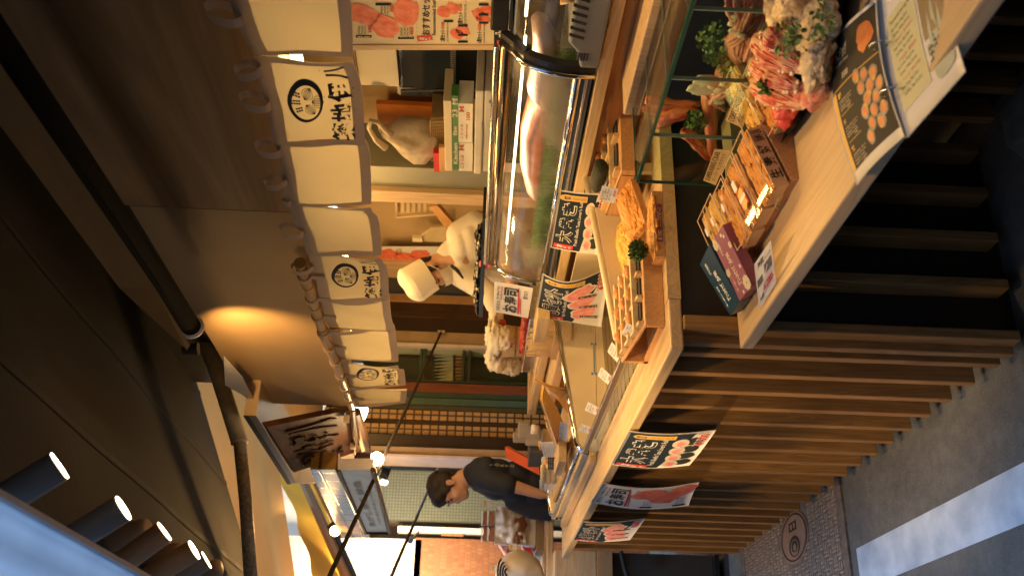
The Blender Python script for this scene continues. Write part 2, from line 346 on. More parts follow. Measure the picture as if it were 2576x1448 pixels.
# cast iron cover with its raised pattern and oval emblem
cov = thing('manhole_cover', 'rusty iron cover with raised bars and oval emblem in the road beside the slats', 'manhole cover', (-4.55, .75, 0))
cx0, cx1, cy0, cy1 = -5.28, -3.84, .35, 1.20
box((cx0, cy0, -.03), (cx1, cy1, .008)).build('plate', IRON, cov)
fr = MB()
for a, b in (((cx0 - .03, cy0 - .03), (cx1 + .03, cy0 - .006)), ((cx0 - .03, cy1 + .006), (cx1 + .03, cy1 + .03)), ((cx0 - .03, cy0 - .006), (cx0 - .006, cy1 + .006)), ((cx1 + .006, cy0 - .006), (cx1 + .03, cy1 + .006))):
    fr.box((a[0], a[1], -.03), (b[0], b[1], .01))
fr.build('frame', IRON, cov)
bars = MB(); k = 0
x = cx0 + .03
while x < cx1 - .03:
    y = cy0 + .02; j = 0
    while y < cy1 - .05:
        if (x + 4.43) ** 2 / .05 + (y - .925) ** 2 / .018 > 1:
            if (k + j) % 2:
                for q in range(2): bars.box((x - .022, y + .004 + q * .016, .008), (x + .022, y + .012 + q * .016, .0125))
            else:
                for q in range(2): bars.box((x - .016 + q * .022, y - .002, .008), (x - .006 + q * .022, y + .03, .0125))
        y += .036; j += 1
    x += .05; k += 1
bars.build('tread', mat('worn iron tread', (.36, .30, .25), .45, .3, var=.3, vs=60), cov)
em = MB(); C0 = Vector((-4.43, .925, .009))
def oval(rx, ry, dz, cxo=0, n=36): return [C0 + Vector((cxo + rx * math.cos(2 * math.pi * i / n), ry * math.sin(2 * math.pi * i / n), 0)) for i in range(n)]
em.prism(oval(.20, .115, 0), (0, 0, .004))
em.build('emblem', mat('emblem iron', (.36, .26, .20), .4, .5, var=.2), cov)
em = MB()
for r0, r1 in ((.185, .172),):
    A, B = oval(r0, r0 * .57, 0), oval(r1, r1 * .57, 0)
    em.add([p + Vector((0, 0, .0055)) for p in A + B], [(i, (i + 1) % 36, 36 + (i + 1) % 36, 36 + i) for i in range(36)])
for r0, r1 in ((.075, .058), (.042, .026)):
    A = [p + Vector((0, -.04, .0055)) for p in oval(r0, r0 * .62, 0)]; B = [p + Vector((0, -.045, .0055)) for p in oval(r1, r1 * .62, 0)]
    em.add(A + B, [(i, (i + 1) % 36, 36 + (i + 1) % 36, 36 + i) for i in range(36)])
for bx, by, bw, bh in ((-.05, .062, .10, .008), (-.05, .03, .10, .008), (-.05, .03, .01, .04), (-.004, .03, .008, .04), (.04, .03, .01, .04)):
    em.box(C0 + Vector((bx, by, .005)), C0 + Vector((bx + bw, by + bh, .0065)))
em.build('emblem_mark', mat('emblem shade', (.05, .04, .035), .5, .4), cov)
# ================================================================== MAIN COUNTER (along the street) and its slats
CZ = .99; CE = -2.345; CF = .972; CL = -5.40
ctr = thing('wooden_counter', 'long pale wood shop counter with brown vertical slats along the street front', 'counter', (-3.9, 1.3, 0))
Y0 = 1.115; XN = -2.695; XF = at(1470, 1135, Y=Y0).x; Y1 = 1.72
box((CL, CF, CZ - .036), (CE, Y0 + .004, CZ)).build('countertop', W_TOP, ctr, bevel=.005)
box((XN - .018, Y0 + .0045, CZ - .036), (CE, 1.74, CZ)).build('rear_top', W_TOP, ctr); box((CL, Y0 + .0045, CZ - .036), (XF - .02, 1.74, CZ)).build('rear_top', W_TOP, ctr)
sl = MB()
def slat(mb, c, ax, w_=.03, dp=.07, z0=.04, z1=None):
    z1 = z1 or CZ - .037
    if ax == 'Y': mb.box((c[0] - w_ / 2, c[1], z0), (c[0] + w_ / 2, c[1] + dp, z1))
    else: mb.box((c[0], c[1] - w_ / 2, z0), (c[0] - dp, c[1] + w_ / 2, z1))
xs = [-2.465 - .1478 * i for i in range(20)]
for x in [-2.392] + xs: slat(sl, (x, 1.006), 'Y')
slo = sl.build('slat_front', W_SLAT, ctr, bevel=.003)
sl = MB()
for y in (1.045, 1.20, 1.348, 1.497, 1.645): slat(sl, (-2.332, y), 'X', z1=.773)
sl.box((-2.332, 1.030, .774), (-2.40, 1.068, CZ - .037))
sl.build('slat_end', W_SLAT, ctr, bevel=.003)
box((CL + .02, 1.082, .0), (-2.407, 1.70, CZ - .10)).build('carcass', mat('dark brown carcass', (.035, .02, .011), .6), ctr)
box((-2.40, 1.07, .79), (-2.352, 1.72, CZ - .038)).build('end_panel', BLACKP, ctr)
# ================================================================== LOW COUNTER (in the nook, nearer the camera)
lc = thing('low_counter', 'low pale wood counter in the recess, holding uni boxes and the open menu', 'counter', (-1.4, 1.3, 0))
LZ = .81; LF = .972
box((-2.329, LF, LZ - .036), (-.45, 1.68, LZ)).build('countertop', wood('low counter ash along X', (.66, .49, .29), (.575, .41, .225), 'X', .36, 11, 110), lc, bevel=.005)
sl = MB()
for i in range(12): slat(sl, (-2.237 + .1365 * i, 1.675), 'Y', z1=.773)
sl.build('slat_back', W_SLAT, lc, bevel=.003)
box((-2.32, 1.76, 0), (-.45, 1.80, .773)).build('back_board', BLACKP, lc)
st = thing('stone_block', 'wet grey concrete block on the ground under the low counter', 'stone', (-2.0, 1.9, 0))
st.location.z = 0
MB().hexa([(-2.19, 1.50, 0), (-1.45, 1.28, 0), (-1.45, 1.66, 0), (-2.19, 1.66, 0), (-2.16, 1.53, .07), (-1.5, 1.33, .08), (-1.5, 1.65, .08), (-2.16, 1.65, .07)]).build('block', CONC, st, bevel=.01)
# ================================================================== SHOWCASE nearest to the corner
sc = thing('refrigerated_showcase', 'low refrigerated showcase with beige end panels and wire rack on the counter corner', 'showcase', (-2.9, 1.25, CZ))
hN = at(1553, 859, X=XN).z - CZ; hB = at(1475, 437, X=XN).z - CZ; hR = .5 * (at(1563, 884, Y=Y0).z + at(1488, 1084, Y=Y0).z) - CZ
def endprof(x): return [(x, Y0, CZ + .004), (x, Y0, CZ + hR), (x, Y0 + .03, CZ + hN - .008), (x, Y1, CZ + hB - .008), (x, Y1, CZ + .004)]
MB().prism(endprof(XN - .02), (.02, 0, 0)).build('end_panel', BEIGE, sc, bevel=.003)
MB().prism(endprof(XF - .02), (.02, 0, 0)).build('end_panel', BEIGE, sc, bevel=.003)
for nm, x, m, rr in (('edge_rail', XN - .01, BEIGE, .011), ('edge_rail', XF - .01, CHROME, .013)):
    MB().tube([(x, Y0, CZ + .012), (x, Y0, CZ + hR - .018), (x, Y0 + .008, CZ + hR), (x, Y0 + .035, CZ + hN), (x, Y1, CZ + hB)], rr, 10).build(nm, m, sc, smooth=True)
MB().tube([(XF + .002, Y0 + .004, CZ + .03), (XF + .002, Y0 + .004, CZ + hR - .015)], .014, 12).build('corner_post', mat('brass post', (.72, .55, .25), .25, .9), sc, smooth=True)
box((XF, Y0 - .008, CZ + hR - .02), (XN - .02, Y0 + .012, CZ + hR)).build('front_rail', BRONZE, sc, bevel=.003)
box((XF, Y0 - .004, CZ + .012), (XN - .02, Y0 + .001, CZ + hR - .021)).build('front_glass', GLASS, sc)
box((XF, Y1, CZ + .004), (XN - .02, Y1 + .02, CZ + hB - .03)).build('back_panel', BEIGE, sc)
box((XF, Y0 + .006, CZ - .085), (XN - .021, Y1, CZ - .078)).build('floor_pan', BEIGE, sc)
mb = MB(); mb.box((XF - .004, Y0 + .006, CZ - .077), (XF, Y1, CZ + .003)); mb.box((XN - .021, Y0 + .006, CZ - .077), (XN - .018, Y1, CZ + .003)); mb.box((XF, Y0 + .005, CZ - .077), (XN - .022, Y0 + .008, CZ - .001)); mb.build('liner', BEIGE, sc)
rk = MB()
def rackz(y): return CZ - .050 + (y - Y0) * .05
y = Y0 + .015
while y < Y1 - .01:
    rk.tube([(XF + .01, y, rackz(y)), (XN - .03, y, rackz(y))], .0016, 5, False); y += .011
x = XN - .04
while x > XF:
    rk.tube([(x, Y0 + .01, rackz(Y0)), (x, Y1 - .01, rackz(Y1) - .003)], .0022, 5, False); x -= .09
rk.build('wire_rack', mat('rack wire', (.20, .15, .08), .35, .7), sc)
box((XF + .01, Y0 + .05, CZ + .012), (XN - .03, Y0 + .062, CZ + .018)).build('rack_bar', BRONZE, sc)
# load line and warning label on the inner face of the far end panel (read from +X)
S = Surf((XF + .0006, 1.10, CZ + .13), (XF + .0006, 1.57, CZ + .20), (XF + .0006, 1.10, CZ + .03), (XF + .0006, 1.57, CZ + .03))
p = at(1496, 940, X=XF); q = at(1494, 865, X=XF); mb = MB()
X = XF + .0012
mb.box((X, p.y, p.z), (X + .0004, q.y, p.z + .004))
for yy, sg in ((p.y, 1), (q.y, -1)):
    mb.box((X, yy - .006, p.z - .009), (X + .0004, yy + .006, p.z - .003)); mb.add([(X + .0004, yy - .008, p.z + .014), (X + .0004, yy + .008, p.z + .014), (X + .0004, yy, p.z + .003)], [(0, 1, 2)])
mb.build('load_line', BLUEINK, sc)
mb = MB(); a, b = at(1444, 800, X=XF), at(1492, 838, X=XF)
S = Surf((X, b.y, a.z), (X, a.y, a.z), (X, b.y, b.z), (X, a.y, b.z))
for j in range(5): S.rect(mb, 0, j * .25, 1, j * .25 + .012, .0004)
for i in range(3): S.rect(mb, i * .495, 0, i * .495 + .01, 1, .0004)
for j in range(4):
    for i, tx in enumerate(('ご注意 点検', '△ 警告 取扱')): S.text(mb, tx, .05 + .5 * i, .06 + .25 * j, .42 + .5 * i, .18 + .25 * j, off=.0004)
mb.build('warning_label', mat('label grey ink', (.30, .22, .12), .6), sc)
# ================================================================== SECOND SHOWCASE further along
s2 = thing('refrigerated_showcase', 'second showcase further along the counter with an empty wooden shelf and rounded chrome corner', 'showcase', (-4.4, 1.4, CZ))
XA, XB, Ya, Yb = XF - .05, -5.15, 1.14, 1.62
box((XB, Ya, CZ + .002), (XA, Yb, CZ + .05)).build('base', BEIGE, s2)
MB().prism([(XB, Ya, CZ + .05), (XB, Ya, CZ + .072), (XB, Ya + .05, CZ + .085), (XB, Yb, CZ + .13), (XB, Yb, CZ + .05)], (.02, 0, 0)).build('end_panel', BEIGE, s2)
MB().tube([(XB, Ya, CZ + .01), (XB, Ya, CZ + .06), (XB, Ya + .02, CZ + .08), (XB, Yb, CZ + .135)], .012, 10).build('edge_rail', CHROME, s2, smooth=True)
MB().tube([(XB, Ya - .004, CZ + .072), (XA, Ya - .004, CZ + .072)], .010, 10).build('front_rail', STEEL, s2, smooth=True)
box((XB, Ya - .05, CZ + .003), (XA, Ya - .012, CZ + .03)).build('front_shelf', W_TOP, s2)
box((XB + .02, Ya + .1, CZ + .05), (XA, Yb, CZ + .056)).build('tray_floor', W_TOPY, s2)
# ================================================================== BACK COUNTER, ledges and misted fish case
bc = thing('back_counter', 'pale wood back counter with stepped ledges behind the glass tanks', 'counter', (-2.4, 1.8, 0))
BY = 1.75
zc1 = at(1468, 362, Y=BY).z; zc0 = at(1496, 362, Y=BY).z
box((-5.2, BY, zc0), (-.6, 2.35, zc1)).build('ledge', W_TOP, bc, bevel=.003)
box((-5.2, BY + .03, .6), (-.6, BY + .05, zc0 - .002)).build('riser', wood('varnished riser', (.40, .17, .055), (.28, .10, .03), 'X', .16, 9, 40, spec=.7), bc)
pb = at(1568, 290, Y=1.64); zb1 = pb.z; zb0 = at(1590, 292, Y=1.64).z
box((pb.x, 1.64, zb0), (-.6, BY + .028, zb1)).build('ledge_board', W_TOPZ, bc, bevel=.004)
zb2 = at(1606, 300, Y=1.64).z; zb3 = at(1630, 300, Y=1.64).z
box((pb.x + .01, 1.655, zb3), (-.6, BY + .028, zb2)).build('lower_board', W_TOP, bc, bevel=.004)
zsp = at(1690, 200, Y=1.685).z
box((-2.32, 1.682, LZ + .002), (-.6, 1.70, zsp - .001)).build('splash_base', BLACKP, bc)
box((-2.32, 1.685, zsp), (-.6, 1.70, zb3 - .002)).build('splash_board', wood('orange panel', (.52, .30, .13), (.42, .22, .085), 'X', .3, 8, 50), bc)
fc = thing('fish_case', 'curved glass refrigerated case misted inside, with tuna on green plastic grass', 'display case', (-2.6, 2.0, zc1))
FY = BY + .02
zb_ = at(1458, 362, Y=FY).z; zr = at(1423, 362, Y=FY).z; zt = at(1259, 362, Y=FY + .07).z
xl = at(1345, 705, Y=FY).x; xm = at(1448, 165, Y=FY).x
box((xl, FY, zb_), (xm - .02, 2.33, zr - .012)).build('base', mat('base panel with street tint', (.09, .12, .15), .3, var=.3, vs=2), fc)  # bluish colour carries the reflection of the street
MB().tube([(xl, FY - .004, zr), (xm - .02, FY - .004, zr)], .012, 10).build('sill_rail', CHROME, fc, smooth=True)
MB().tube([(xl, FY - .003, zr - .028), (xm - .02, FY - .003, zr - .028)], .005, 8).build('sill_trim', STEEL, fc, smooth=True)
MB().tube([(xl, FY + .08, zt), (xm - .02, FY + .08, zt)], .021, 12).build('top_rail', mat('gold steel', (.40, .31, .18), .22, 1., var=.1), fc, smooth=True)
MB().tube([(xl, FY + .07, zt + .03), (xm - .02, FY + .07, zt + .03)], .008, 8).build('top_trim', STEEL, fc, smooth=True)
def curve(u, v, x0=xl, x1=xm - .02):  # glass: bows forward from the sill up to the top rail
    q = v * math.pi / 2; return (x0 + (x1 - x0) * u, FY + .055 * v ** 2 + .02 * max(0, v - .85) / .15, zr + .012 + (zt - zr - .03) * v)
MB().grid(curve, 2, 14).build('curved_glass', FOG, fc, smooth=True)
ledm = mat('led strip', (.9, .9, .85), emit=(1, .82, .55), es=3)
MB().tube([(xl + .05, FY + .14, zt - .055), (xm - .05, FY + .14, zt - .055)], .005, 6).build('led_strip', ledm, fc)
lamp('AREA', 'case_light', ((xl + xm) / 2, FY + .14, zt - .06), 2.6, (1, .74, .42), target=((xl + xm) / 2, FY + .10, 0), sx=abs(xm - xl) * .9, sy=.03, parent=fc)
box((xl, FY + .03, zr - .011), (xm - .02, 2.33, zr + .002)).build('tray', STEEL, fc)
box((xl, 2.34, zr), (xm - .02, 2.35, zt)).build('back_glass', glassmat('dimmed rear pane', (.34, .38, .35)), fc)  # tint darkened to stand in for the dark reflection in the glass
en = MB()
for xx in (xl,):
    pr = [(xx, FY - .01, zb_)] + [(xx, curve(0, v / 12)[1] - .012, curve(0, v / 12)[2]) for v in range(13)] + [(xx, 2.33, zt), (xx, 2.33, zb_)]
    rim = [Vector(p) for p in pr]; en.tube(rim[:14] + [rim[14]], .012, 8)
en.build('end_frame', CHROME, fc, smooth=True)
# dividing frame and the compressor unit of the next case
f2 = thing('fish_case', 'second misted case at the picture edge with grey vented motor housing below', 'display case', (-1.6, 2.0, zc1))
pr = [Vector((xm, FY - .03, zb_))] + [Vector((xm, curve(0, v / 12)[1] - .03, curve(0, v / 12)[2])) for v in range(13)] + [Vector((xm, FY + .08, zt + .02))]
mb = MB()
for i in range(len(pr) - 1):
    a, b = pr[i], pr[i + 1]; nrm = Vector((0, (b - a).z, -(b - a).y)).normalized() * -.022
    mb.hexa([a, a + Vector((.032, 0, 0)), a + Vector((.032, 0, 0)) - nrm, a - nrm, b, b + Vector((.032, 0, 0)), b + Vector((.032, 0, 0)) - nrm, b - nrm])
mb.build('frame', BLACKG, f2)
MB().tube([p + Vector((-.004, -.004, 0)) for p in pr], .008, 8).build('frame_trim', CHROME, f2, smooth=True)
MB().grid(lambda u, v: curve(u, v, xm + .045, -.6), 2, 14).build('curved_glass', FOG, f2, smooth=True)
MB().box((xm + .045, FY + .07, zt - .002), (-.6, FY + .16, zt + .05)).build('top_rail', BLACKG, f2, bevel=.006)
MB().tube([(xm + .06, FY + .12, zt - .05), (-.7, FY + .12, zt - .05)], .005, 6).build('led_strip', ledm, f2)
zh0, zh1 = at(1512, 100, Y=FY).z, at(1445, 100, Y=FY).z
MB().prism([(xm + .05, FY - .05, zh0), (-.6, FY - .05, zh0), (-.6, FY - .05, zh1 + .02), (xm + .15, FY - .05, zh1 + .02), (xm + .11, FY - .05, zh1 - .01), (xm + .05, FY - .05, zh1 - .02)], (0, .3, 0)).build('motor_housing', GREY, f2, bevel=.008)
mb = MB()
for i in range(9):
    x = xm + .17 + i * .028; mb.hexa([Vector(p) + Vector((x, FY - .0515, zh0 + .055)) for p in ((0, 0, 0), (.009, 0, 0), (.009, .004, 0), (0, .004, 0), (.013, 0, .04), (.022, 0, .04), (.022, .004, .04), (.013, .004, .04))])
for i in range(4): mb.box((xm + .085, FY - .0515, zh0 + .035 + i * .008), (xm + .115, FY - .048, zh0 + .039 + i * .008))
mb.build('vent', BLACK, f2)
mb = MB(); mb.lathe((xm + .03, FY + .02, zc1 - .001), (0, 0, 1), [(0, .018), (.03, .018)], 14); mb.lathe((xm + .2, FY - .01, zc1 - .001), (0, 0, 1), [(0, .018), (.03, .018)], 14); mb.build('foot', BLACKG, f2, smooth=True)
box((xm + .05, FY + .28, zc1 + .03), (-.6, 2.33, zr + .01)).build('tray', STEEL, f2)
mb = MB(); mb.tube([(xm + .30, FY - .02, zr + .02), (xm + .30, FY - .02, zr + .05), (xm + .30, FY - .02, zr + .08)], [.02, .018, .024], 12); mb.build('tap_handle', mat('brass tap', (.55, .36, .15), .35, .8), f2, smooth=True)
# tuna and its grass
gr = MB(); rnd = random.Random(3)
for i in range(9000):
    x = rnd.uniform(xl + .06, xm - .04); y = rnd.uniform(FY + .03, FY + .10); z = zr + .004; h = rnd.uniform(.03, .068); a = rnd.uniform(0, 6.28); l = rnd.uniform(0, .02)
    d = Vector((math.cos(a), math.sin(a), 0)); o = Vector((x, y, z)); s_ = Vector((-d.y, d.x, 0)) * .0013
    gr.add([o - s_, o + s_, o + d * l + Vector((0, 0, h))], [(0, 1, 2)])
g = gr.build('plastic_grass', mat('green plastic grass', (.20, .30, .06), .5, col2=(.09, .20, .09), vs=5)); tag(g, 'strip of green plastic grass lining the front of the fish case', 'plastic grass', kind='stuff')
def loft(name, m, rings, parent=None, n=16, smooth=True, amp=.0, fr=8, seed=0):
    # rings: (centre, half width vec, half height vec)
    mb = MB(); vs = []
    for i, (c, a, b) in enumerate(rings):
        for k in range(n):
            q = 2 * math.pi * k / n; p = Vector(c) + Vector(a) * math.cos(q) + Vector(b) * math.sin(q)
            if amp: p += (p - Vector(c)) * amp * noise.noise(p * fr + Vector((seed, 0, seed)))
            vs.append(p)
    fs = [(i * n + k, i * n + (k + 1) % n, (i + 1) * n + (k + 1) % n, (i + 1) * n + k) for i in range(len(rings) - 1) for k in range(n)]
    fs += [tuple(range(n))[::-1], tuple((len(rings) - 1) * n + k for k in range(n))]
    mb.add(vs, fs); return mb.build(name, m, parent, smooth=smooth) if name else mb
fz = zr + .05
tn = thing('tuna_block', 'large skinned tuna side with pale belly lying on the green grass in the misted case', 'fish', ((xl + xm) / 2, FY + .2, zr + .003))
L = xm - xl
def ring(u, w, h, z): return ((xl + L * u, FY + .18, zr + .003 + z), (0, w, 0), (0, 0, h))
loft('pale_end', mat('pale tuna belly', (.55, .34, .28), .35, col2=(.60, .46, .40), vs=14, sss=.1), [ring(.72, .07, .05, .055), ring(.76, .08, .062, .066), ring(.85, .075, .05, .07), ring(.93, .05, .036, .09), ring(.985, .028, .026, .11), ring(1.0, .012, .012, .115)], tn, amp=.12)
loft('red_flesh', mat('red tuna flesh', (.50, .15, .09), .35, col2=(.60, .32, .22), vs=18, sss=.1), [ring(.26, .03, .02, .03), ring(.32, .07, .045, .05), ring(.45, .085, .06, .065), ring(.6, .085, .068, .07), ring(.70, .08, .06, .064), ring(.74, .06, .045, .05)], tn, amp=.14, seed=3)
# black wrapped goods along the top of the case, with a pink flower
tk = thing('black_tray', 'row of crumpled black plastic wrapped packs on top of the fish case', 'tray', (xl + .35, FY + .16, zt + .03))
x0_, x1_ = at(1232, 770, Y=FY + .16).x, at(1232, 515, Y=FY + .16).x
box((x0_, FY + .10, zt + .031), (x1_, FY + .24, zt + .05)).build('tray', BLACKG, tk)
mb = MB()
for i in range(16):
    u = (i + .5) / 16; mb.blob((x0_ + (x1_ - x0_) * u * .8, FY + .16 + rnd.uniform(-.02, .02), zt + .056), (.05, .05, .012 + .012 * rnd.random()), .5, 5, i)
mb.build('wrapped_pack', mat('black film', (.012, .012, .014), .12, var=.3, bump=.4, bs=50), tk)
fl = MB(); fc_ = at(1222, 662, Y=FY + .12)
for i in range(6): fl.blob(fc_ + Vector((.018 * math.cos(i * 1.05), -.004, .018 * math.sin(i * 1.05))), (.016, .010, .013), .3, 3, i)
tag(fl.build('flower', mat('pink petals', (.85, .18, .25), .5)), 'small pink artificial flower on the black packs', 'flower')
# ================================================================== FASCIA, NOREN, POLE
NY = 1.30
fz0 = 1.99
fx_end = at(880, 1021, Y=NY + .05).x; fx_seam = at(345, 518, Y=NY + .05).x
ftop = at(430, 690, Y=NY + .05).z
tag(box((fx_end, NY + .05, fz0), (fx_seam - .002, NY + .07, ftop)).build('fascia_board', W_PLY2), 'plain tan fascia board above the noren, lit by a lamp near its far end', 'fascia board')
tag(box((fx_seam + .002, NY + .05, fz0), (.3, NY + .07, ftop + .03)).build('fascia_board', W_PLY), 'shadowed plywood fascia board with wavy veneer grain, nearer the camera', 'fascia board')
rod_pts = [at(755, 662, Y=NY - .01), at(776, 724, Y=NY - .01), at(818, 850, Y=NY - .01), at(852, 930, Y=NY - .01), at(886, 1022, Y=NY - .01)]
bam = mat('bamboo', (.52, .34, .15), .35, var=.15, vs=12)
rp_ = thing('bamboo_pole', 'yellow bamboo pole carrying the far half of the noren', 'pole', tuple(rod_pts[2]))
mb = MB(); mb.tube(rod_pts, .017, 14); mb.build('pole', bam, rp_, smooth=True)
mb = MB()
for i in range(9):
    t_ = i / 9 * 4; k = int(t_); p = rod_pts[k].lerp(rod_pts[k + 1], t_ - k); d = (rod_pts[k + 1] - rod_pts[k]).normalized()
    mb.tube([p - d * .003, p + d * .003], .0185, 12)
mb.build('node_ring', mat('bamboo node', (.36, .22, .09), .5), rp_)
nr = thing('noren_curtain', 'cream noren curtain of joined panels with black crests and brush lettering', 'noren', (-2.6, NY, 1.78))
rodz = lambda X: 1.995 + .012 * math.sin((X + 1.2) * 1.2)
seams_top = [(512, -160), (638, 145), (692, 355), (723, 515), (774, 632), (806, 750), (829, 832), (850, 908), (868, 975), (882, 1016)]
seams_bot = [(860, -160), (888, 145), (920, 350), (934, 512), (960, 640), (978, 752), (989, 832), (1002, 908), (1020, 975), (1019, 1010)]
TOPS = [at(a, b, Y=NY) for a, b in seams_top]; BOTS = [at(a, b, Y=NY) for a, b in seams_bot]
gaps_ = [0, .013, .012, .003, .010, .004, .004, .008, 0, 0]       # how far the two edges of a seam part half way down
def npanel(i):
    # the print reads left to right as seen from the street: s = 0 at the far (left) seam
    L0, L1, R0, R1 = TOPS[i + 1], BOTS[i + 1], TOPS[i], BOTS[i]; gl, gr_ = gaps_[i + 1], gaps_[i]
    rr = random.Random(i); ph = rr.uniform(0, 6)
    def f(s, t):
        a = L0.lerp(L1, t) + Vector((gl * math.sin(math.pi * min(1, max(0, (t - .12) / .86))) ** 1.5, 0, 0)); b = R0.lerp(R1, t) - Vector((gr_ * math.sin(math.pi * min(1, max(0, (t - .12) / .86))) ** 1.5, 0, 0))
        p = a.lerp(b, s)
        wv = .012 * math.sin(s * 5 + ph + t * 1.4) * (.25 + t) + .010 * math.sin(s * 2.2 + ph * 2) * t + .006 * math.sin(s * 9 + t * 4 + ph)
        sag = -.006 * math.sin(math.pi * s) * t
        return p + Vector((0, -wv - .02 * t * (1 - t), sag))
    return f
class NS(Surf):
    def __init__(s, f, a0=0, a1=1, b0=0, b1=1):
        s.f = f; s.bend = True; s.w = (f(1, .5) - f(0, .5)).length; s.h = (f(.5, 1) - f(.5, 0)).length
    def P(s, a, b, off=0.): return s.f(a, b) + Vector((0, -off, 0))
for i in range(9):
    f = npanel(i)
    if i == 8: pass
    pnl = MB().grid(f, 20, 14).build('panel', NOREN, nr, smooth=True)
    S = NS(f); mb = MB(); hw = .018 / S.w; hh = .026 / S.h
    S.rect(mb, 0, .16, hw, 1 - hh, .0012, 10); S.rect(mb, 1 - hw, .16, 1, 1 - hh, .0012, 10); S.rect(mb, 0, 1 - hh, 1, 1, .0012, 12); S.rect(mb, 0, 0, 1, .16, .0014, 12)
    mb.build('hem', HEM, pnl, smooth=True)
    if i in (1, 4, 7):
        mb = MB()
        S.ring(mb, .52, .42, .245, .195, .20, .0022, 48, .10)
        # three leaves and three flower stalks of the crest
        for lx, ly, ro in ((.52, .535, math.pi / 2), (.44, .45, 2.5), (.60, .45, .64)):
            for k in range(7):
                q0 = -.75 + k * .25; pts = []
                for j in range(7):
                    u = j / 6; w_ = .085 * math.sin(math.pi * u) ** .8; x = .02 + .155 * u; y = q0 * w_ * (1.1 if abs(q0) > .7 else 1)
                    pts.append((x, y))
                pts2 = [(x, y - .009 * (1 - abs(q0) * .3)) for x, y in pts[::-1]]
                S.poly(mb, [(lx + (x - .08) * math.cos(ro) - y * math.sin(ro), ly + ((x - .08) * math.sin(ro) + y * math.cos(ro)) * .8) for x, y in pts + pts2], .0022)
        for sx_, sy_, n_ in ((.52, .36, 5), (.43, .37, 3), (.61, .37, 3)):
            for k in range(n_):
                for sg in (-1, 1): S.ell(mb, sx_ + sg * .018 + (sx_ - .52) * k * .12, sy_ - .026 * k, .014, .014, .0022, 8)
        mb.build('crest', BLACK, pnl)
        mb = MB(); rr = random.Random(i + 50)
        for k, ch in enumerate('築地伊八'):
            a0 = .05 + .225 * k; S.text(mb, ch, a0, .655 + .01 * (k % 2), a0 + .215, .90, bold=.035, off=.0022, slant=-.0)
        for k in range(26):  # dry brush specks
            S.ell(mb, rr.uniform(.08, .9), rr.uniform(.62, .92), rr.uniform(.003, .012), rr.uniform(.003, .007), .0022, 7, .6, k, rr.uniform(0, 3))
        mb.build('lettering', BLACK, pnl)
# hanging loops: tied round the pole on the far half, standing loose on the near half
def loop(c, rad, tilt, w_=.03, squash=1.):
    mb = MB(); vs = []; n = 16
    for i in range(n + 1):
        q = -math.pi / 2 + 2 * math.pi * i / n
        p = Vector((math.sin(tilt) * .55 * rad * (1 + math.sin(q)), rad * .8 * math.cos(q) * squash - rad * .1, rad * 1.25 * (1 + math.sin(q)) - .006))
        for k in (-.5, .5): vs.append(Vector(c) + p + Vector((w_ * k, 0, 0)))
    return mb.add(vs, [(2 * i, 2 * i + 1, 2 * i + 3, 2 * i + 2) for i in range(n)])
for (x, y), r_, t_ in (((604, 45), .034, .9), ((652, 172), .030, -.5), ((674, 262), .032, .8), ((702, 378), .030, .6), ((716, 452), .030, -.7), ((728, 508), .012, 0), ((758, 585), .032, .8), ((784, 668), .034, -.5)):
    p = at(x, y, Y=NY - .006); loop(p + Vector((0, 0, .0)), r_ * .80, t_, .026).build('loop', HEM, nr, smooth=True)
for x, y in ((799, 697), (817, 752), (829, 797), (842, 836), (851, 875), (861, 910), (868, 945), (875, 975), (882, 1002)):
    p = at(x, y, Y=NY - .01); k = min(rod_pts, key=lambda r: 0); 
    mb = MB(); c = Vector((p.x, NY - .01, rodz(p.x)))
    best = min((rod_pts[a].lerp(rod_pts[a + 1], b / 20) for a in range(4) for b in range(21)), key=lambda r: abs(r.x - p.x)); c = Vector((p.x, best.y, best.z))
    mb.lathe(c - Vector((.011, 0, 0)), (1, 0, 0), [(0, .0215), (.022, .0215)], 16); mb.box(c + Vector((-.011, -.003, -.06)), c + Vector((.011, .003, -.016)))
    mb.build('loop', HEM, nr, smooth=False)
# ================================================================== DARK AWNING over the street, its roller beam and arm
XW = -5.6
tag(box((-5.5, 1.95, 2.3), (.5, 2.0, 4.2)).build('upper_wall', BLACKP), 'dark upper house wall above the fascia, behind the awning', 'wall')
a1, a2 = at(470, 870, X=XW), at(640, 1448, X=XW); sl_ = (a1.z - a2.z) / (a1.y - a2.y)
aw = thing('awning', 'dark brown cloth awning sloping over the street above the lamps', 'awning', (-2.5, .8, 2.6))
yb, yf = a1.y + .45, .22
def awf(u, v):
    y = yb + (yf - yb) * v; return (XW + (XW * -1 + 1.2) * u, y, a1.z + (y - a1.y) * sl_ + .006 * math.sin(u * 34 + 1) * math.sin(math.pi * v) + .012 * math.sin(u * 9))
MB().grid(awf, 80, 8).build('cloth', DARKCLOTH, aw, smooth=True)
for v in (.30, .52, .74):
    MB().grid(lambda a, b: Vector(awf(a, v + .012 * b)) + Vector((0, 0, -.004)), 80, 1).build('seam', mat('awning seam %d' % len(MATS), (.022, .019, .014), .85), aw, smooth=True)
BYm = 1.10
zb1_, zb0_ = at(150, 475, Y=BYm).z, at(230, 500, Y=BYm).z
p_end = at(482, 822, Y=BYm)
rb = thing('roller_tube', 'dark sleeved awning roller tube along the top of the fascia, ending in a pale ring', 'awning tube', (-2, BYm, p_end.z))
q0 = at(0, 108, Y=BYm); q1 = q0 + (q0 - p_end) * .8
rzz = p_end.z
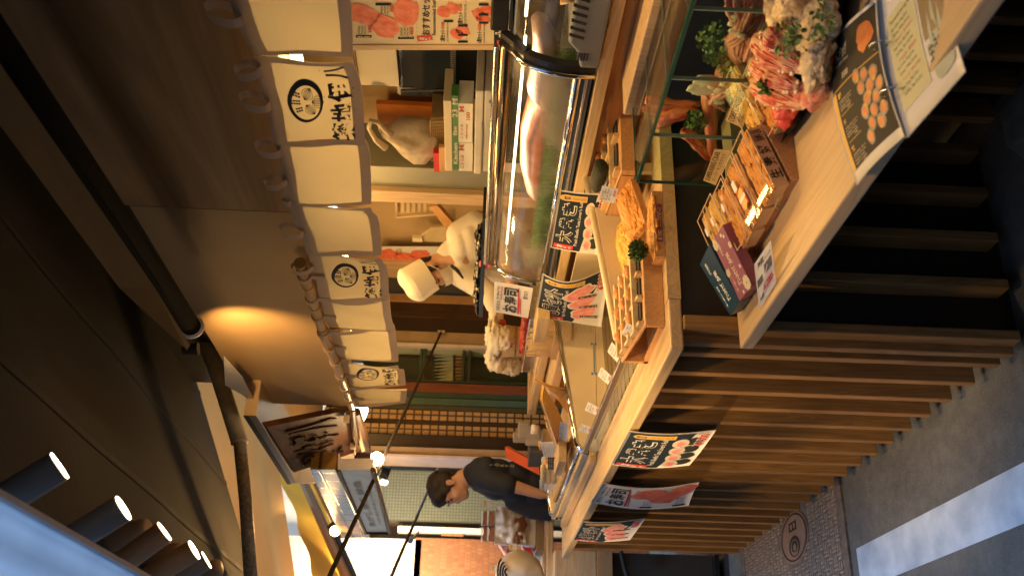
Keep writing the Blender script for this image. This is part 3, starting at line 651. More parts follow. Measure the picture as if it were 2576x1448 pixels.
mb = MB(); mb.tube([(p_end.x, BYm, rzz), tuple(q0), tuple(q1)], .028, 16); mb.build('tube', mat('dark sleeve', (.008, .008, .006), 1., var=.2, spec=.05, bump=.2, bs=20), rb, smooth=True)
mb = MB(); mb.tube([(p_end.x - .006, BYm, rzz), (p_end.x + .004, BYm, rzz)], .036, 18); mb.build('end_ring', mat('pale ring', (.7, .66, .6), .4), rb, smooth=True)
mb = MB(); vv = [at(-160, -60, Y=1.0), at(0, 160, Y=1.0), at(390, 724, Y=1.0), at(478, 868, Y=1.0)]
w2 = [at(-200, -10, Y=.93), at(0, 315, Y=.93), at(300, 724, Y=.93), at(470, 880, Y=.93)]
mb.add(vv + w2 + [v + Vector((0, .02, .02)) for v in vv], [(i, i + 1, 5 + i, 4 + i) for i in range(3)] + [(8 + i, 9 + i, 1 + i, i) for i in range(3)])
tag(mb.build('valance', mat('olive valance cloth', (.085, .070, .036), .85, var=.2, vs=6)), 'olive cloth valance hanging below the dark roller tube', 'valance')
arm = thing('awning_support', 'speckled grey awning arm in a rolled cloth sleeve, crossing the orange canopy', 'awning arm', tuple(at(610, 1110, X=-4.9)))
A = [at(505, 835, X=-4.9), at(545, 930, X=-4.9), at(603, 1112, X=-4.9)]; B = [at(603, 1112, X=-4.9), at(618, 1260, X=-4.9), at(632, 1470, X=-4.9)]
mb = MB(); mb.tube(A, .043, 14); mb.build('sleeve', mat('olive sleeve cloth', (.32, .27, .17), .8, var=.3, vs=14, bump=.3, bs=40), arm, smooth=True)
mb = MB(); mb.tube([A[-1] + Vector((0, .004, 0)), A[-1] - Vector((0, .004, 0.002))], .047, 14); mb.build('sleeve_edge', HEM, arm, smooth=True)
mb = MB(); mb.tube(B, .033, 14); mb.build('rod', mat('speckled pipe', (.33, .28, .19), .6, var=.45, vs=60), arm, smooth=True)
# blue daylit valance of the street side roof, out of focus at the picture corner
bv = thing('street_roof', 'pale blue translucent roof sheet over the street, lit by the daylight behind it', 'roof sheet', (-1.2, .1, 2.2))
YB = .32
e = [at(-120, 1222, Y=YB), at(0, 1275, Y=YB), at(200, 1362, Y=YB), at(380, 1448, Y=YB), at(560, 1538, Y=YB)]
lo = min(v.z for v in e)
mb = MB(); n = len(e)
zz = sum(v.z for v in e) / n
mb.grid(lambda u, v: (-5 + 6.5 * u, YB - .85 * v, zz + .10 * v + .004 * math.sin(v * 90)), 10, 60, .003)
mb.build('roof_sheet', mat('milky roof sheet', (.74, .80, .86), .5, col2=(.56, .62, .70), vs=3, bump=.1, bs=12, transl=.85), bv, smooth=True)
mb = MB(); mb.box((-5, YB - .004, zz - .012), (1.5, YB + .006, zz + .004)); mb.build('edge_strip', mat('pale sheet edge', (.5, .54, .58), .5), bv)
# ================================================================== CYLINDER SPOT LAMPS under the awning
lampm = mat('warm lamp lens', (1, .85, .6), emit=(1, .74, .45), es=16)
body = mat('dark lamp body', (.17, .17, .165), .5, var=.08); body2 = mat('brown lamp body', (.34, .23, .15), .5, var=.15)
LAMPS = [((147, 1172), 2.10, -.6, 82), ((308, 1278), 2.38, -.62, 73), ((412, 1337), 2.93, -.85, 60), ((487, 1383), 3.2, -.75, 56), ((518, 1408), 3.45, -.7, 50)]
names = ['nearest lit cylinder spot lamp at the top of the picture', 'second lit cylinder spot lamp, its lens turned a little to the viewer', 'lit cylinder spot lamp behind a brown one, third from the camera', 'bright lit cylinder spot lamp, its housing tinted to look lit, fourth from the camera', 'farthest small lit cylinder spot lamp of the row']
for k, ((x, y), d, sl2, ln) in enumerate(LAMPS):
    d *= .87
    c = at(x, y, d=d); r_ = ln * d / FPX / 2
    up = at(x - 100, y + 62 + (0 if k != 2 else 12), d=d) - c; up = up.normalized()
    rh = (c - CAMLOC).normalized(); up = (up - rh * up.dot(rh)).normalized(); ax = (up + rh * (.07, .15, .10, .16, .06)[k]).normalized()
    t = thing('spot_lamp', names[k], 'spot lamp', tuple(c), 'cylinder spot lamps under the awning')
    mb = MB(); mb.lathe(c, ax, [(.0, r_ * .96), (.002, r_ * 1.0), (.27, r_), (.28, r_ * .8)], 32); hs = mb.build('housing', body if k not in (2, 3) else mat('lamp housing tinted with glow %d' % k, (.30, .2, .11), .5), t, smooth=True)  # two housings get a warmer colour copy so they look lit
    mb = MB(); mb.lathe(c - ax * .0015, -ax, [(0, r_ * .93), (.002, r_ * .93)], 28); mb.build('lens', lampm, hs)
    mb = MB(); mb.tube([c + ax * .275, c + ax * .34], .012, 8); mb.build('bracket', BLACK, t)
    tgt = Vector((c.x - (-.45, .7, .5, .1, .1)[k], 1.2, .90))
    lamp('SPOT', 'lamp_light', c - ax * .012, [62, 46, 40, 38, 36][k], WARM, .035, t, tgt, 62, .7)
for k, ((x0, y0), (x1, y1), d, wpx) in enumerate((((240, 1369), (376, 1329), 2.75, 62), ((360, 1411), (462, 1387), 3.1, 54), ((505, 1440), (556, 1425), 3.5, 46))):
    a, b = at(x0, y0, d=d), at(x1, y1, d=d); r_ = wpx * d / FPX / 2; ax = (a - b).normalized(); L_ = (a - b).length
    t = thing('spot_lamp', ['unlit brown cylinder lamp with rounded end, turned away, nearest of the brown ones', 'unlit brown cylinder lamp in front of the glowing one', 'small unlit brown cylinder lamp at the far end of the row'][k], 'spot lamp', tuple(b), 'brown cylinder lamps')
    mb = MB(); mb.lathe(b, ax, [(0, r_ * .75), (.006, r_ * .95), (.02, r_), (L_ * .6, r_), (L_ * .62, r_ * .985), (L_ * .64, r_), (L_, r_ * .8)], 28); mb.build('housing', body2, t, smooth=True)
    mb = MB(); mb.tube([a, a + ax * .05], .010, 8); mb.build('bracket', BLACK, t)
for k, x in enumerate((-2.55, -4.3)):
    c = Vector((x, -.80, 1.98)); tgt = Vector((x - .5, 1.0, .50)); ax = (c - tgt).normalized(); t = thing('spot_lamp', ['cylinder spot lamp over the street aimed at the slats beside the corner', 'cylinder spot lamp over the street aimed at the far slats'][k], 'spot lamp', tuple(c), 'cylinder spot lamps over the street')
    mb = MB(); mb.lathe(c, ax, [(0, .036), (.25, .038), (.26, .03)], 24); hs = mb.build('housing', body, t, smooth=True); mb = MB(); mb.lathe(c - ax * .002, -ax, [(0, .033), (.002, .033)], 24); mb.build('lens', lampm, hs); lamp('SPOT', 'lamp_light', c - ax * .012, (150, 150)[k], (1, .60, .25), .035, t, tgt, 38, .9)
c = Vector((-2.4, -.85, 1.95)); tgt = Vector((-3.4, 1.3, 1.95)); ax = (c - tgt).normalized(); t = thing('spot_lamp', 'unseen fill lamp added over the street to brighten the noren', 'spot lamp', tuple(c), 'cylinder spot lamps over the street')  # unseen fill lamp put in to brighten noren and fascia
mb = MB(); mb.lathe(c, ax, [(0, .036), (.25, .038), (.26, .03)], 24); hs = mb.build('housing', body, t, smooth=True); mb = MB(); mb.lathe(c - ax * .002, -ax, [(0, .033), (.002, .033)], 24); mb.build('lens', lampm, hs); lamp('SPOT', 'lamp_light', c - ax * .012, 30, (1, .62, .28), .05, t, tgt, 62, 1.)
# lamp that throws the bright scallop on the fascia
p = at(528, 800, Y=NY - .02)
t = thing('clip_lamp', 'small dark clip lamp hidden behind the roller tube above the bright patch', 'clip lamp', tuple(p + Vector((0, -.11, .03))))
mb = MB(); mb.lathe(p + Vector((0, -.11, .02)), (0, -.1, 1), [(0, .022), (.05, .018)], 14); mb.build('housing', BLACK, t)
lamp('SPOT', 'lamp_light', p + Vector((0, -.11, .0)), 16, (1, .54, .18), .012, t, at(690, 860, Y=NY + .05), 96, .9)
# ================================================================== SHUTTER BOX and carved board
sb = thing('shutter_box', 'long cream shutter housing with a dark slot and white end plate beyond the fascia', 'shutter box', (-4.6, 1.3, 2.3))
S0 = [at(563, 900, Y=1.22), at(735, 1213, Y=1.22)]
c0, c1 = at(590, 960, Y=1.20), at(738, 1215, Y=1.20)
bx = MB(); creamb = mat('cream shutter sheet', (.50, .37, .22), .45, var=.06)
X0, X1 = at(655, 1045, Y=1.20).x, c1.x
zt_ = c1.z
bx.box((X1, 1.20, zt_ - .02), (X0, 1.42, zt_ + .03)); bx.build('housing', creamb, sb)
bx = MB(); bx.box((X1, 1.195, zt_ + .012), (X0, 1.199, zt_ + .03)); bx.build('slot', BLACK, sb)
e = [at(735, 1213, X=X1 - .004), at(808, 1212, X=X1 - .004), at(858, 1178, X=X1 - .004), at(864, 1150, X=X1 - .004), at(780, 1140, X=X1 - .004), at(700, 1140, X=X1 - .004)]
MB().prism(e, (-.012, 0, 0)).build('end_plate', mat('white end plate', (.60, .54, .46), .4, var=.04), sb)
g4 = [at(563, 897, Y=1.27), at(566, 968, Y=1.27), at(640, 1010, Y=1.27), at(610, 950, Y=1.27)]
tag(MB().prism(g4, (0, .004, 0)).build('bracket_plate', mat('pale grey plate', (.6, .6, .6), .5)), 'small pale grey metal plate at the end of the fascia', 'bracket')
sg = thing('carved_sign', 'dark wooden signboard with raised brush characters, leaning forward under the shutter box', 'sign', tuple(at(780, 1100, Y=1.2)))
yt_, yb_ = 1.12, 1.36
S = Surf(at(741, 1188, Y=yt_), at(670, 1073, Y=yt_), at(893, 1138, Y=yb_), at(880, 1030, Y=yb_))
S.n = -S.n if S.n.dot(CAMLOC - S.c[0]) < 0 else S.n
mb = MB(); q = [S.c[2], S.c[3], S.c[1], S.c[0]]
mb.hexa([v - S.n * .03 for v in q] + q); mb.build('board', W_SIGN, sg, bevel=.003)
for k, ch in enumerate('築地伊八'):
    mb = MB(); vs, fs = glyphs(ch, .05); a0 = .08 + .215 * k; h_ = .007
    P_ = [S.P(a0 + .20 * x, .80 + (.16 - .80) * y, 0) for x, y in vs]; n = len(P_); mb.v += [p + S.n * h_ for p in P_]; mb.f += list(fs)
    ed = {}
    for f_ in fs:
        for i in range(len(f_)): ed[(f_[i], f_[(i + 1) % len(f_)])] = 1
    mb.v += P_
    for (i, j) in list(ed):
        if (j, i) not in ed: mb.f.append((i, n + i, n + j, j))
    mb.build('raised_character', mat('dark relief' + ch, (.042, .022, .012), .7, spec=.2), sg)
mb = MB()
for a_, b_ in ((.93, .93), (.3, .97)): c = S.P(a_, b_, .01); mb.box(c + Vector((-.012, -.03, -.012)), c + Vector((.012, .0, .012)))
mb.build('clip', mat('pale clip', (.65, .52, .38), .5), sg)
# ================================================================== SPOTLIGHT BAR with two lit globes
bt = thing('light_bar', 'dark metal bar holding two lit globe spotlights below the carved sign', 'light bar', tuple(at(890, 1090, Y=1.33)))
mb = MB(); mb.tube([at(888, 1030, Y=1.34), at(897, 1150, Y=1.34)], .012, 8); mb.tube([at(897, 1035, Y=1.40), at(918, 1112, Y=1.42), at(922, 1140, Y=1.42)], [.02, .03, .02], 8)
mb.build('bar', W_DARK, bt)
globem = mat('lit globe', (1, .9, .7), emit=(1, .80, .50), es=26)
for k, ((sx, sy), (gx, gy), rpx, lab) in enumerate((((912, 1153), (948, 1153), 17, 'globe spotlight with dark can, shining down in front of the long stay rod'), ((905, 1193), (929, 1215), 13, 'tilted globe spotlight with dark can, behind the long stay rod'))):
    D_ = (at(897, 1150, Y=1.34) - CAMLOC).length * .985 + .12 * k
    c = at(gx, gy, d=D_ * .93); s_ = at(sx, sy, d=D_ * .93); r_ = rpx * D_ * .93 / FPX; ax = (s_ - c).normalized()
    t = thing('spotlight', lab, 'spotlight', tuple(c), 'globe spotlights')
    mb = MB(); mb.lathe(c + ax * r_ * .75, ax, [(0, r_ * 1.0), (.001, r_ * 1.05), (r_ * 1.2, r_ * 1.0), (r_ * 2.2, r_ * .9), (r_ * 2.5, r_ * .5)], 20); mb.build('can', mat('dark bronze can', (.06, .03, .02), .4, .3), t)
    mb = MB(); mb.blob(c, (r_, r_, r_), 0, 1, 0, 20, 14); mb.build('bulb', globem, t, smooth=True)
    mb = MB(); mb.tube([s_ + ax * r_ * .8, at(899, 1150, d=D_ * .95)], .006, 6); mb.build('arm', BLACK, t)
    lamp('POINT', 'lamp_light', c - ax * r_ * 1.25, 13, (1, .58, .24), .03, t)
cam_ = thing('security_lamp', 'small white lamp head with a dark hood behind the globe spotlights', 'lamp', tuple(at(968, 1200, d=7)))
mb = MB(); mb.lathe(at(960, 1185, d=7), (at(975, 1190, d=7) - at(960, 1185, d=7)), [(0, .05), (.05, .06), (.06, .045)], 16); mb.build('hood', BLACKG, cam_)
mb = MB(); mb.blob(at(966, 1212, d=6.98), (.022, .022, .028), 0, 1, 0); mb.build('bulb', mat('cool bulb', (1, 1, 1), emit=(.9, 1, .95), es=9), cam_, smooth=True)
p = at(911, 1035, Y=1.5)
tl = thing('tube_lamp', 'short bright tube lamp end just below the last noren panel', 'tube lamp', tuple(p))
mb = MB(); mb.tube([at(902, 1024, Y=1.5), at(913, 1030, Y=1.5), at(906, 1050, Y=1.55)], .026, 12); mb.build('tube', mat('white tube', (1, 1, 1), emit=(1, .9, .68), es=9), tl, smooth=True)
# ================================================================== STAY RODS of the awning
def stay(a, b, r0, r1, lab, joint=None):
    t = thing('stay_rod', lab, 'stay rod', tuple(a)); mb = MB(); mb.tube([a, a.lerp(b, .5), b], [r0, (r0 + r1) / 2, r1], 10); mb.build('rod', mat('rod ' + str(len(MATS)), (.055, .045, .035), .4, .5), t, smooth=True)
    u = (b - a).normalized(); mb = MB(); mb.obox(a, (.03, .016, .05), Matrix.Identity(3)); mb.build('bracket', STEEL, t)
    if joint: mb = MB(); mb.tube([joint - u * .02, joint + u * .02], r1 * 1.8, 10); mb.tube([joint, joint + Vector((0, .05, -.045)), joint + u * .05 + Vector((0, .05, -.045))], .006, 6); mb.build('joint', STEEL, t)
ra = at(1110, 835, X=-6.18); rb_ = at(805, 1500, d=3.5)
stay(ra, rb_, .0085, .0095, 'long dark stay rod slanting from the beige post past the globe spotlights')
ra = at(1115, 1145, d=8.3); rb_ = at(975, 1470, d=4.6)
stay(ra, rb_, .0085, .0095, 'thinner stay rod passing behind the man\'s head, with a small joint', at(1033, 1357, d=5.6))
# ================================================================== INTERIOR TUBE LAMPS behind the noren
for k, (xa, xb, y) in enumerate(((-3.75, -2.75, 1.62), (-2.45, -1.35, 1.62))):
    t = thing('ceiling_lamp', ['lit tube lamp behind the noren at its far half', 'lit tube lamp behind the noren, showing through the slit beside the big crest'][k], 'tube lamp', ((xa + xb) / 2, y, 2.06))
    mb = MB(); mb.tube([(xa, y, 2.0), (xb, y, 2.0)], .016, 12); mb.build('tube', mat('tube glow %d' % k, (1, 1, 1), emit=(1, .78, .42), es=6), t, smooth=True)
    box((xa - .03, y - .05, 2.03), (xb + .03, y + .05, 2.07)).build('fitting', CREAM, t)
    lamp('AREA', 'lamp_light', ((xa + xb) / 2, y, 1.975), 7.5, (1, .57, .18), .1, t, ((xa + xb) / 2, y - .12, 0), sx=abs(xb - xa), sy=.03)
    lamp('AREA', 'lamp_light', ((xa + xb) / 2, y - .03, 2.0), 1.5, (1, .58, .19), .1, t, ((xa + xb) / 2, y - 1, 1.9), sx=abs(xb - xa), sy=.05)
t = thing('ceiling_lamp', 'warm recessed lamp over the back of the shop', 'ceiling lamp', (-4.6, 2.5, 2.42))
box((-5.4, 2.2, 2.40), (-3.6, 2.5, 2.43)).build('fitting', CREAM, t)
lamp('AREA', 'lamp_light', (-4.5, 2.35, 2.39), 17, (1, .575, .18), .1, t, (-4.5, 2.4, 0), sx=1.8, sy=.3)
# ================================================================== PRINTED POSTERS
NAVYINK = mat('navy ink', (.018, .030, .042), .75, var=.1, spec=.2)
RICE = mat('rice print', (.80, .72, .60), .5, col2=(.66, .56, .42), vs=60)
def root_of(S): c = (S.c[0] + S.c[1] + S.c[2] + S.c[3]) / 4; return tuple(c)
def outlined(S, parent, body, a0, b0, a1, b1, ink=None, edge=None, w_=.075, bold=.0):
    mb = MB(); S.text(mb, body, a0, b0, a1, b1, bold + w_, .0018); mb.build('lettering_outline', edge or WHITE, parent)
    mb = MB(); g = .012; S.text(mb, body, a0 + g, b0 + g, a1 - g, b1 - g, bold, .0026); mb.build('lettering', ink or NAVYINK, parent)
def base(S, name, label, cat, group=None, paper=None, nu=10):
    t = thing(name, label, cat, root_of(S), group); return S.sheet('sheet', paper or WHITE, t, nu=nu, nv=nu)
def goldtag(S, t, a, b0, b1, w_=.10, words='こだわり仕込'):
    mb = MB(); S.rect(mb, a, b0 + .06, a + w_, b1, .0016); S.ell(mb, a + w_ / 2, b0 + .12, w_ * .55, .10 * S.w / S.h * .8, .0019); mb.build('gold_ribbon', YEL, t)
    mb = MB(); S.text(mb, words, a + w_ * .25, b0 + .22, a + w_ * .75, b1 - .03, 0, .0022, vertical=True); S.text(mb, '極旨', a + w_ * .2, b0 + .06, a + w_ * .8, b0 + .19, .03, .0022, vertical=True); mb.build('ribbon_lettering', BLACK, t)
def redtag(S, t, a0, b0, a1, b1):
    mb = MB(); S.rect(mb, a0, b0, a1, b1, .0019); mb.build('red_tag', RED, t)
    mb = MB(); S.text(mb, '本鮪', a0 + (a1 - a0) * .15, b0 + (b1 - b0) * .1, a1 - (a1 - a0) * .15, b1 - (b1 - b0) * .1, .03, .0024, vertical=True); mb.build('tag_lettering', WHITE, t)
def slab(S, mb, a, b, ra, rb, rot, seed, rag=.22, off=.0020): S.ell(mb, a, b, ra, rb, off, 26, rag, seed, rot)
def poster_roll(S, label, price='¥1500', group='sushi posters'):
    t = base(S, 'poster', label, 'poster', group)
    mb = MB(); S.patch(mb, (.02, .03), (.98, .03), (.02, .60), (.98, .80), .0006); mb.build('dark_print', NAVYINK, t)
    redtag(S, t, .04, .06, .115, .46)
    for k, ch in enumerate('大巻き'): outlined(S, t, ch, .15 + .235 * k, .07 + .02 * k, .36 + .235 * k, .42, w_=.055, bold=.012)
    mb = MB(); S.text(mb, "Fresh Bluefin Tuna Lover's Roll", .12, .455, .86, .525, .012, .0022); mb.build('lettering', WHITE, t)
    mr, mc, mn = MB(), MB(), MB()
    for k in range(4):
        a, b = .16 + .2 * k, .72 - .01 * k
        S.ell(mn, a + .03, b + .14, .095, .10, .0014, 20, .1, k); S.ell(mc, a, b, .105, .095, .0020, 24, .08, k); S.ell(mr, a - .01, b, .065, .05, .0026, 20, .4, k + 9)
    mn.build('roll_nori_picture', NORI, t); mc.build('roll_rice_picture', RICE, t); mr.build('roll_tuna_picture', TUNA2, t)
    goldtag(S, t, .86, .06, .60, .09)
    outlined(S, t, price, .66, .84, .97, .97, RED, WHITE, .03, .02); return t
def poster_set(S, label, price='¥3000', group='sushi posters'):
    t = base(S, 'poster', label, 'poster', group, nu=14)
    mb = MB(); S.patch(mb, (.02, .03), (.98, .03), (.02, .56), (.98, .94), .0006); mb.build('dark_print', NAVYINK if group else BLACK, t)
    redtag(S, t, .035, .07, .11, .42)
    for k, ch in enumerate('6貫セット'): outlined(S, t, ch, .135 + .135 * k, .08, .265 + .135 * k, .36, w_=.05, bold=.01)
    mb = MB(); S.text(mb, '6pc Fresh Bluefin Tuna Sushi', .14, .385, .80, .45, .012, .0022); mb.build('lettering', WHITE, t)
    mo, mt, mk, ml = MB(), MB(), MB(), MB()
    for k in range(3):
        a, b = .27 + .21 * k, .72 - .06 * k; slab(S, mo, a, b, .19, .165, .5 + .15 * k, k, .25, .0014); slab(S, mt, a, b, .165, .14, .5 + .15 * k, k, .25, .0021)
    for k in range(9):
        a, b = .18 + .07 * k, .78 - .02 * k; S.poly(ml, [(a, b - .1), (a + .012, b - .105), (a + .06, b + .06), (a + .052, b + .065)], .0024)
    for k, wd in enumerate(('赤身', '中トロ', '大トロ')):
        a = .16 + .21 * k; S.rect(mk, a, .66 - .03 * k, a + .045, .92 - .03 * k, .0027)
    mo.build('picture_edge', WHITE, t); mt.build('tuna_picture', TUNA2, t); ml.build('marbling_picture', mat('pale marbling' + label[:9], (.92, .62, .56), .5), t); mk.build('name_tag', BLACK, t)
    mb = MB()
    for k, wd in enumerate(('赤身', '中トロ', '大トロ')):
        a = .16 + .21 * k; S.text(mb, wd, a + .006, .67 - .03 * k, a + .039, .91 - .03 * k, 0, .0033, vertical=True)
    mb.build('tag_lettering', WHITE, t)
    goldtag(S, t, .86, .05, .66, .09)
    outlined(S, t, price, .66, .84, .97, .97, RED, WHITE, .03, .02); return t
def sushi_head(S, t, b0=.03, k=1.):
    mb = MB(); S.text(mb, 'お好きな', .08, b0, .42, b0 + .06 * k, .01, .0018); S.text(mb, 'We Make Your', .46, b0, .9, b0 + .035 * k, .01, .0018); S.text(mb, 'Favorite', .46, b0 + .05 * k, .68, b0 + .085 * k, .01, .0018); mb.build('small_lettering', BLACK, t)
    mb = MB(); S.text(mb, 'Sushi', .7, b0 + .05 * k, .88, b0 + .085 * k, .02, .0018); S.poly(mb, [(.1, b0 + .345 * k), (.92, b0 + .31 * k), (.93, b0 + .325 * k), (.4, b0 + .365 * k), (.08, b0 + .37 * k)], .0016); S.poly(mb, [(.08, b0 + .39 * k), (.6, b0 + .36 * k), (.6, b0 + .37 * k), (.1, b0 + .40 * k)], .0016); mb.build('red_lettering', RED, t)
    mb = MB()
    for i, ch in enumerate('お寿司'): S.text(mb, ch, .10 + .27 * i, b0 + .11 * k, .35 + .27 * i, b0 + .33 * k, .03, .0020)
    S.text(mb, '握ります', .62, b0 + .40 * k, .88, b0 + .47 * k, .01, .0018); mb.build('lettering', BLACK, t)
def poster_sushi(S, label):
    t = base(S, 'poster', label, 'poster', 'sushi posters', nu=14); sushi_head(S, t, .04, .85)
    mt, mk, ml = MB(), MB(), MB()
    for a, b, r_, s_ in ((.66, .52, .5, 1), (.46, .70, -.3, 5), (.70, .87, .35, 8)): slab(S, mt, a, b, .27, .15, r_, s_, .28)
    for a, b in ((.06, .55), (.62, .70), (.06, .88)):
        S.rect(mk, a, b - .05, a + .055, b + .07, .002)
        for j in range(3): S.text(ml, ('Fresh Bluefin', 'Tuna Sushi', '(Fatty Tuna)')[j], a + .09, b - .03 + .03 * j, a + .3, b - .01 + .03 * j, 0, .002)
    mt.build('tuna_picture', TUNA, t); mk.build('name_tag', BLACK, t); ml.build('caption', BLACK, t); return t
PY = CF - .006
def hang(TL, TR, BL, BR, yt, yb, bow):
    S = Surf(at(*TL, Y=yt), at(*TR, Y=yt), at(*BL, Y=yb), at(*BR, Y=yb))
    if S.n.y > 0: S.n = -S.n
    S.bend = bow; return S
poster_roll(hang((1537, 1167), (1583, 1084), (1734, 1170), (1802, 1080), PY, PY - .055, lambda a, b: .012 * math.sin(math.pi * b) + .006 * math.sin(3 * a) * b), 'poster with large tuna rolls hanging on the slats, nearest the counter corner', '¥1500')
poster_sushi(hang((1486, 1262), (1517, 1215), (1732, 1271), (1760, 1212), PY, PY - .035, lambda a, b: .022 * math.sin(math.pi * b) - .012 * math.sin(math.pi * a) * b), 'tall white sushi poster with three red tuna pieces, middle of the three on the slats')
poster_set(hang((1439, 1357), (1463, 1311), (1585, 1357), (1624, 1303), PY, PY - .05, lambda a, b: .010 * math.sin(math.pi * b)), 'dark poster of tuna slices on the slats, farthest from the corner', '¥3000')
def stand(TL, TR, BL, BR, y, lean, bow):
    S = Surf(at(*TL, Y=y + lean), at(*TR, Y=y + lean), at(*BL, Y=y), at(*BR, Y=y)); S.n = -S.n if S.n.y > 0 else S.n; S.bend = bow; return S
poster_roll(stand((1384, 622), (1409, 478), (1506, 640), (1530, 488), 1.60, .03, lambda a, b: .004 * math.sin(math.pi * b)), 'tuna roll poster standing behind the showcase, below the misted fish case', '¥1500', 'posters behind the showcase')
poster_set(stand((1345, 796), (1364, 687), (1512, 822), (1533, 690), 1.60, .03, lambda a, b: .035 * math.sin(math.pi * b * 1.3) * a), 'curling poster of pink tuna slices standing behind the showcase beside the chopsticks', '¥3000', 'posters behind the showcase')
S = Surf(at(1239.5, 783, Y=1.66), at(1244, 707, Y=1.66), at(1328.5, 800, Y=1.63), at(1341, 724.5, Y=1.63)); S.n = -S.n if S.n.y > 0 else S.n
t = base(S, 'sushi_card', 'white sushi card with a red underline, standing at the end of the fish case', 'sign'); sushi_head(S, t, .08, 1.75)
# menu board high on the right
MYb = 2.28
S = Surf(at(866, 112, Y=MYb), at(866, -150, Y=MYb), at(1290, 112, Y=MYb), at(1290, -150, Y=MYb)); S.n = -S.n if S.n.y > 0 else S.n
t = thing('menu_board', 'big cream menu board with red tuna pictures and prices above the fish case', 'menu board', root_of(S)); S.sheet('board', CREAM, t, .006)
c = S.c; mb = MB()
mb.hexa([c[0] + Vector((-.025, -.005, 0)), c[0] + Vector((0, -.005, 0)), c[0] + Vector((0, .03, 0)), c[0] + Vector((-.025, .03, 0)), c[2] + Vector((-.025, -.005, 0)), c[2] + Vector((0, -.005, 0)), c[2] + Vector((0, .03, 0)), c[2] + Vector((-.025, .03, 0))]); mb.build('frame', W_TOPZ, t)
mt, mk, ml, mrd, mw, mgl = MB(), MB(), MB(), MB(), MB(), MB()
u_ = lambda y: (112 - y) / 262; v_ = lambda x: (x - 866) / 424
for cx, cy, rx, ry, ro, sd_ in ((912, 28, .125, .08, .9, 2), (968, 62, .135, .075, .35, 5), (1022, 24, .14, .08, .1, 6)): slab(S, mt, u_(cy), v_(cx), rx, ry, -ro, sd_, .25)
for cx, cy in ((1118, 22), (1138, 12), (1150, 82), (1165, 72), (1205, 28), (1215, 40), (1225, 18)): slab(S, mt, u_(cy), v_(cx), .06, .038, -.5, cx, .25)
for x0, x1, y in ((895, 935, 88), (1002, 1042, 92), (945, 985, 1)): S.rect(mk, u_(y + 4), v_(x0), u_(y - 3), v_(x1), .002)
for x0, wd in ((895, '赤身'), (1002, '大トロ')): S.text(mw, wd, u_(91), v_(x0 + 3), u_(86), v_(x1 - 3) if 0 else v_(x0 + 37), .02, .003, vertical=True)
for x0, y0 in ((900, 82), (1007, 86), (957, 28)):
    for j, wd in enumerate(('Fresh Bluefin', 'Tuna Sushi', '(Fatty Tuna)')): S.text(ml, wd, u_(y0), v_(x0 + j * 8), u_(y0 - 22), v_(x0 + j * 8 + 6), .01, .002)
for x0, y0, wd in ((926, 78, '¥400'), (1030, 84, '¥800'), (980, 22, '¥600')): S.text(mrd, wd, u_(y0), v_(x0), u_(y0 - 22), v_(x0 + 11), .02, .002)
S.text(ml, 'おすすめセット', u_(85), v_(1062), u_(-30), v_(1083), .03, .002); S.text(ml, 'Recommended Sushi Set', u_(85), v_(1088), u_(-32), v_(1097), .02, .002)
for x0, y0, wd, pr in ((1108, 103, '2貫セット', '¥1000'), (1152, 55, '3貫セット', '¥1500'), (1200, 107, '6貫セット', '¥3000')):
    S.text(ml, wd, u_(y0), v_(x0), u_(y0 - 33), v_(x0 + 13), .02, .002); S.text(mrd, pr, u_(y0 - 36), v_(x0 + 2), u_(y0 - 54), v_(x0 + 11), .02, .002); S.text(ml, '2pc Fresh Bluefin Tuna Sushi', u_(y0), v_(x0 + 16), u_(y0 - 54), v_(x0 + 21), .01, .002)
for x0, y0 in ((1117, 46), (1153, 58), (1153, 84), (1153, 103), (1205, 2), (1205, 28), (1205, 50)): S.rect(mk, u_(y0 + 3), v_(x0), u_(y0 - 3), v_(x0 + 24), .0026)
for x0 in (1049, 1128, 1173):
    for k in range(26): S.rect(mgl, .02 + k * .038, v_(x0), .04 + k * .038, v_(x0) + .002, .0015)
S.rect(mk, 0, v_(1243), 1, 1, .0018)
S.poly(mrd, [(u_(103), v_(1052)), (u_(88), v_(1049)), (u_(83), v_(1085)), (u_(98), v_(1090))], .002); S.rect(mrd, u_(112), v_(1250), u_(98), v_(1280), .0026)
S.text(mw, '本鮪', u_(98), v_(1054), u_(89), v_(1084), .03, .003, vertical=True); S.text(mw, '本', u_(110), v_(1252), u_(99), v_(1275), .03, .003)
for k, ch in enumerate('大巻き'): S.text(mw, ch, u_(92 - 29 * k), v_(1246), u_(66 - 29 * k), v_(1284), .10, .003)
mk.build('name_tag', NAVYINK, t); mt.build('tuna_picture', TUNA, t); ml.build('lettering', BLACK, t); mrd.build('red_lettering', RED, t); mw.build('white_lettering', WHITE, t); mgl.build('dotted_rule', GREY, t)
mb = MB()
for k, ch in enumerate('大巻き'): S.text(mb, ch, u_(90 - 29 * k), v_(1250), u_(68 - 29 * k), v_(1280), .0, .0036)
mb.build('lettering', NAVYINK, t)
mb = MB(); S.ell(mb, u_(6), v_(1262), .04, .035, .0028); mb.build('gold_seal', YEL, t)
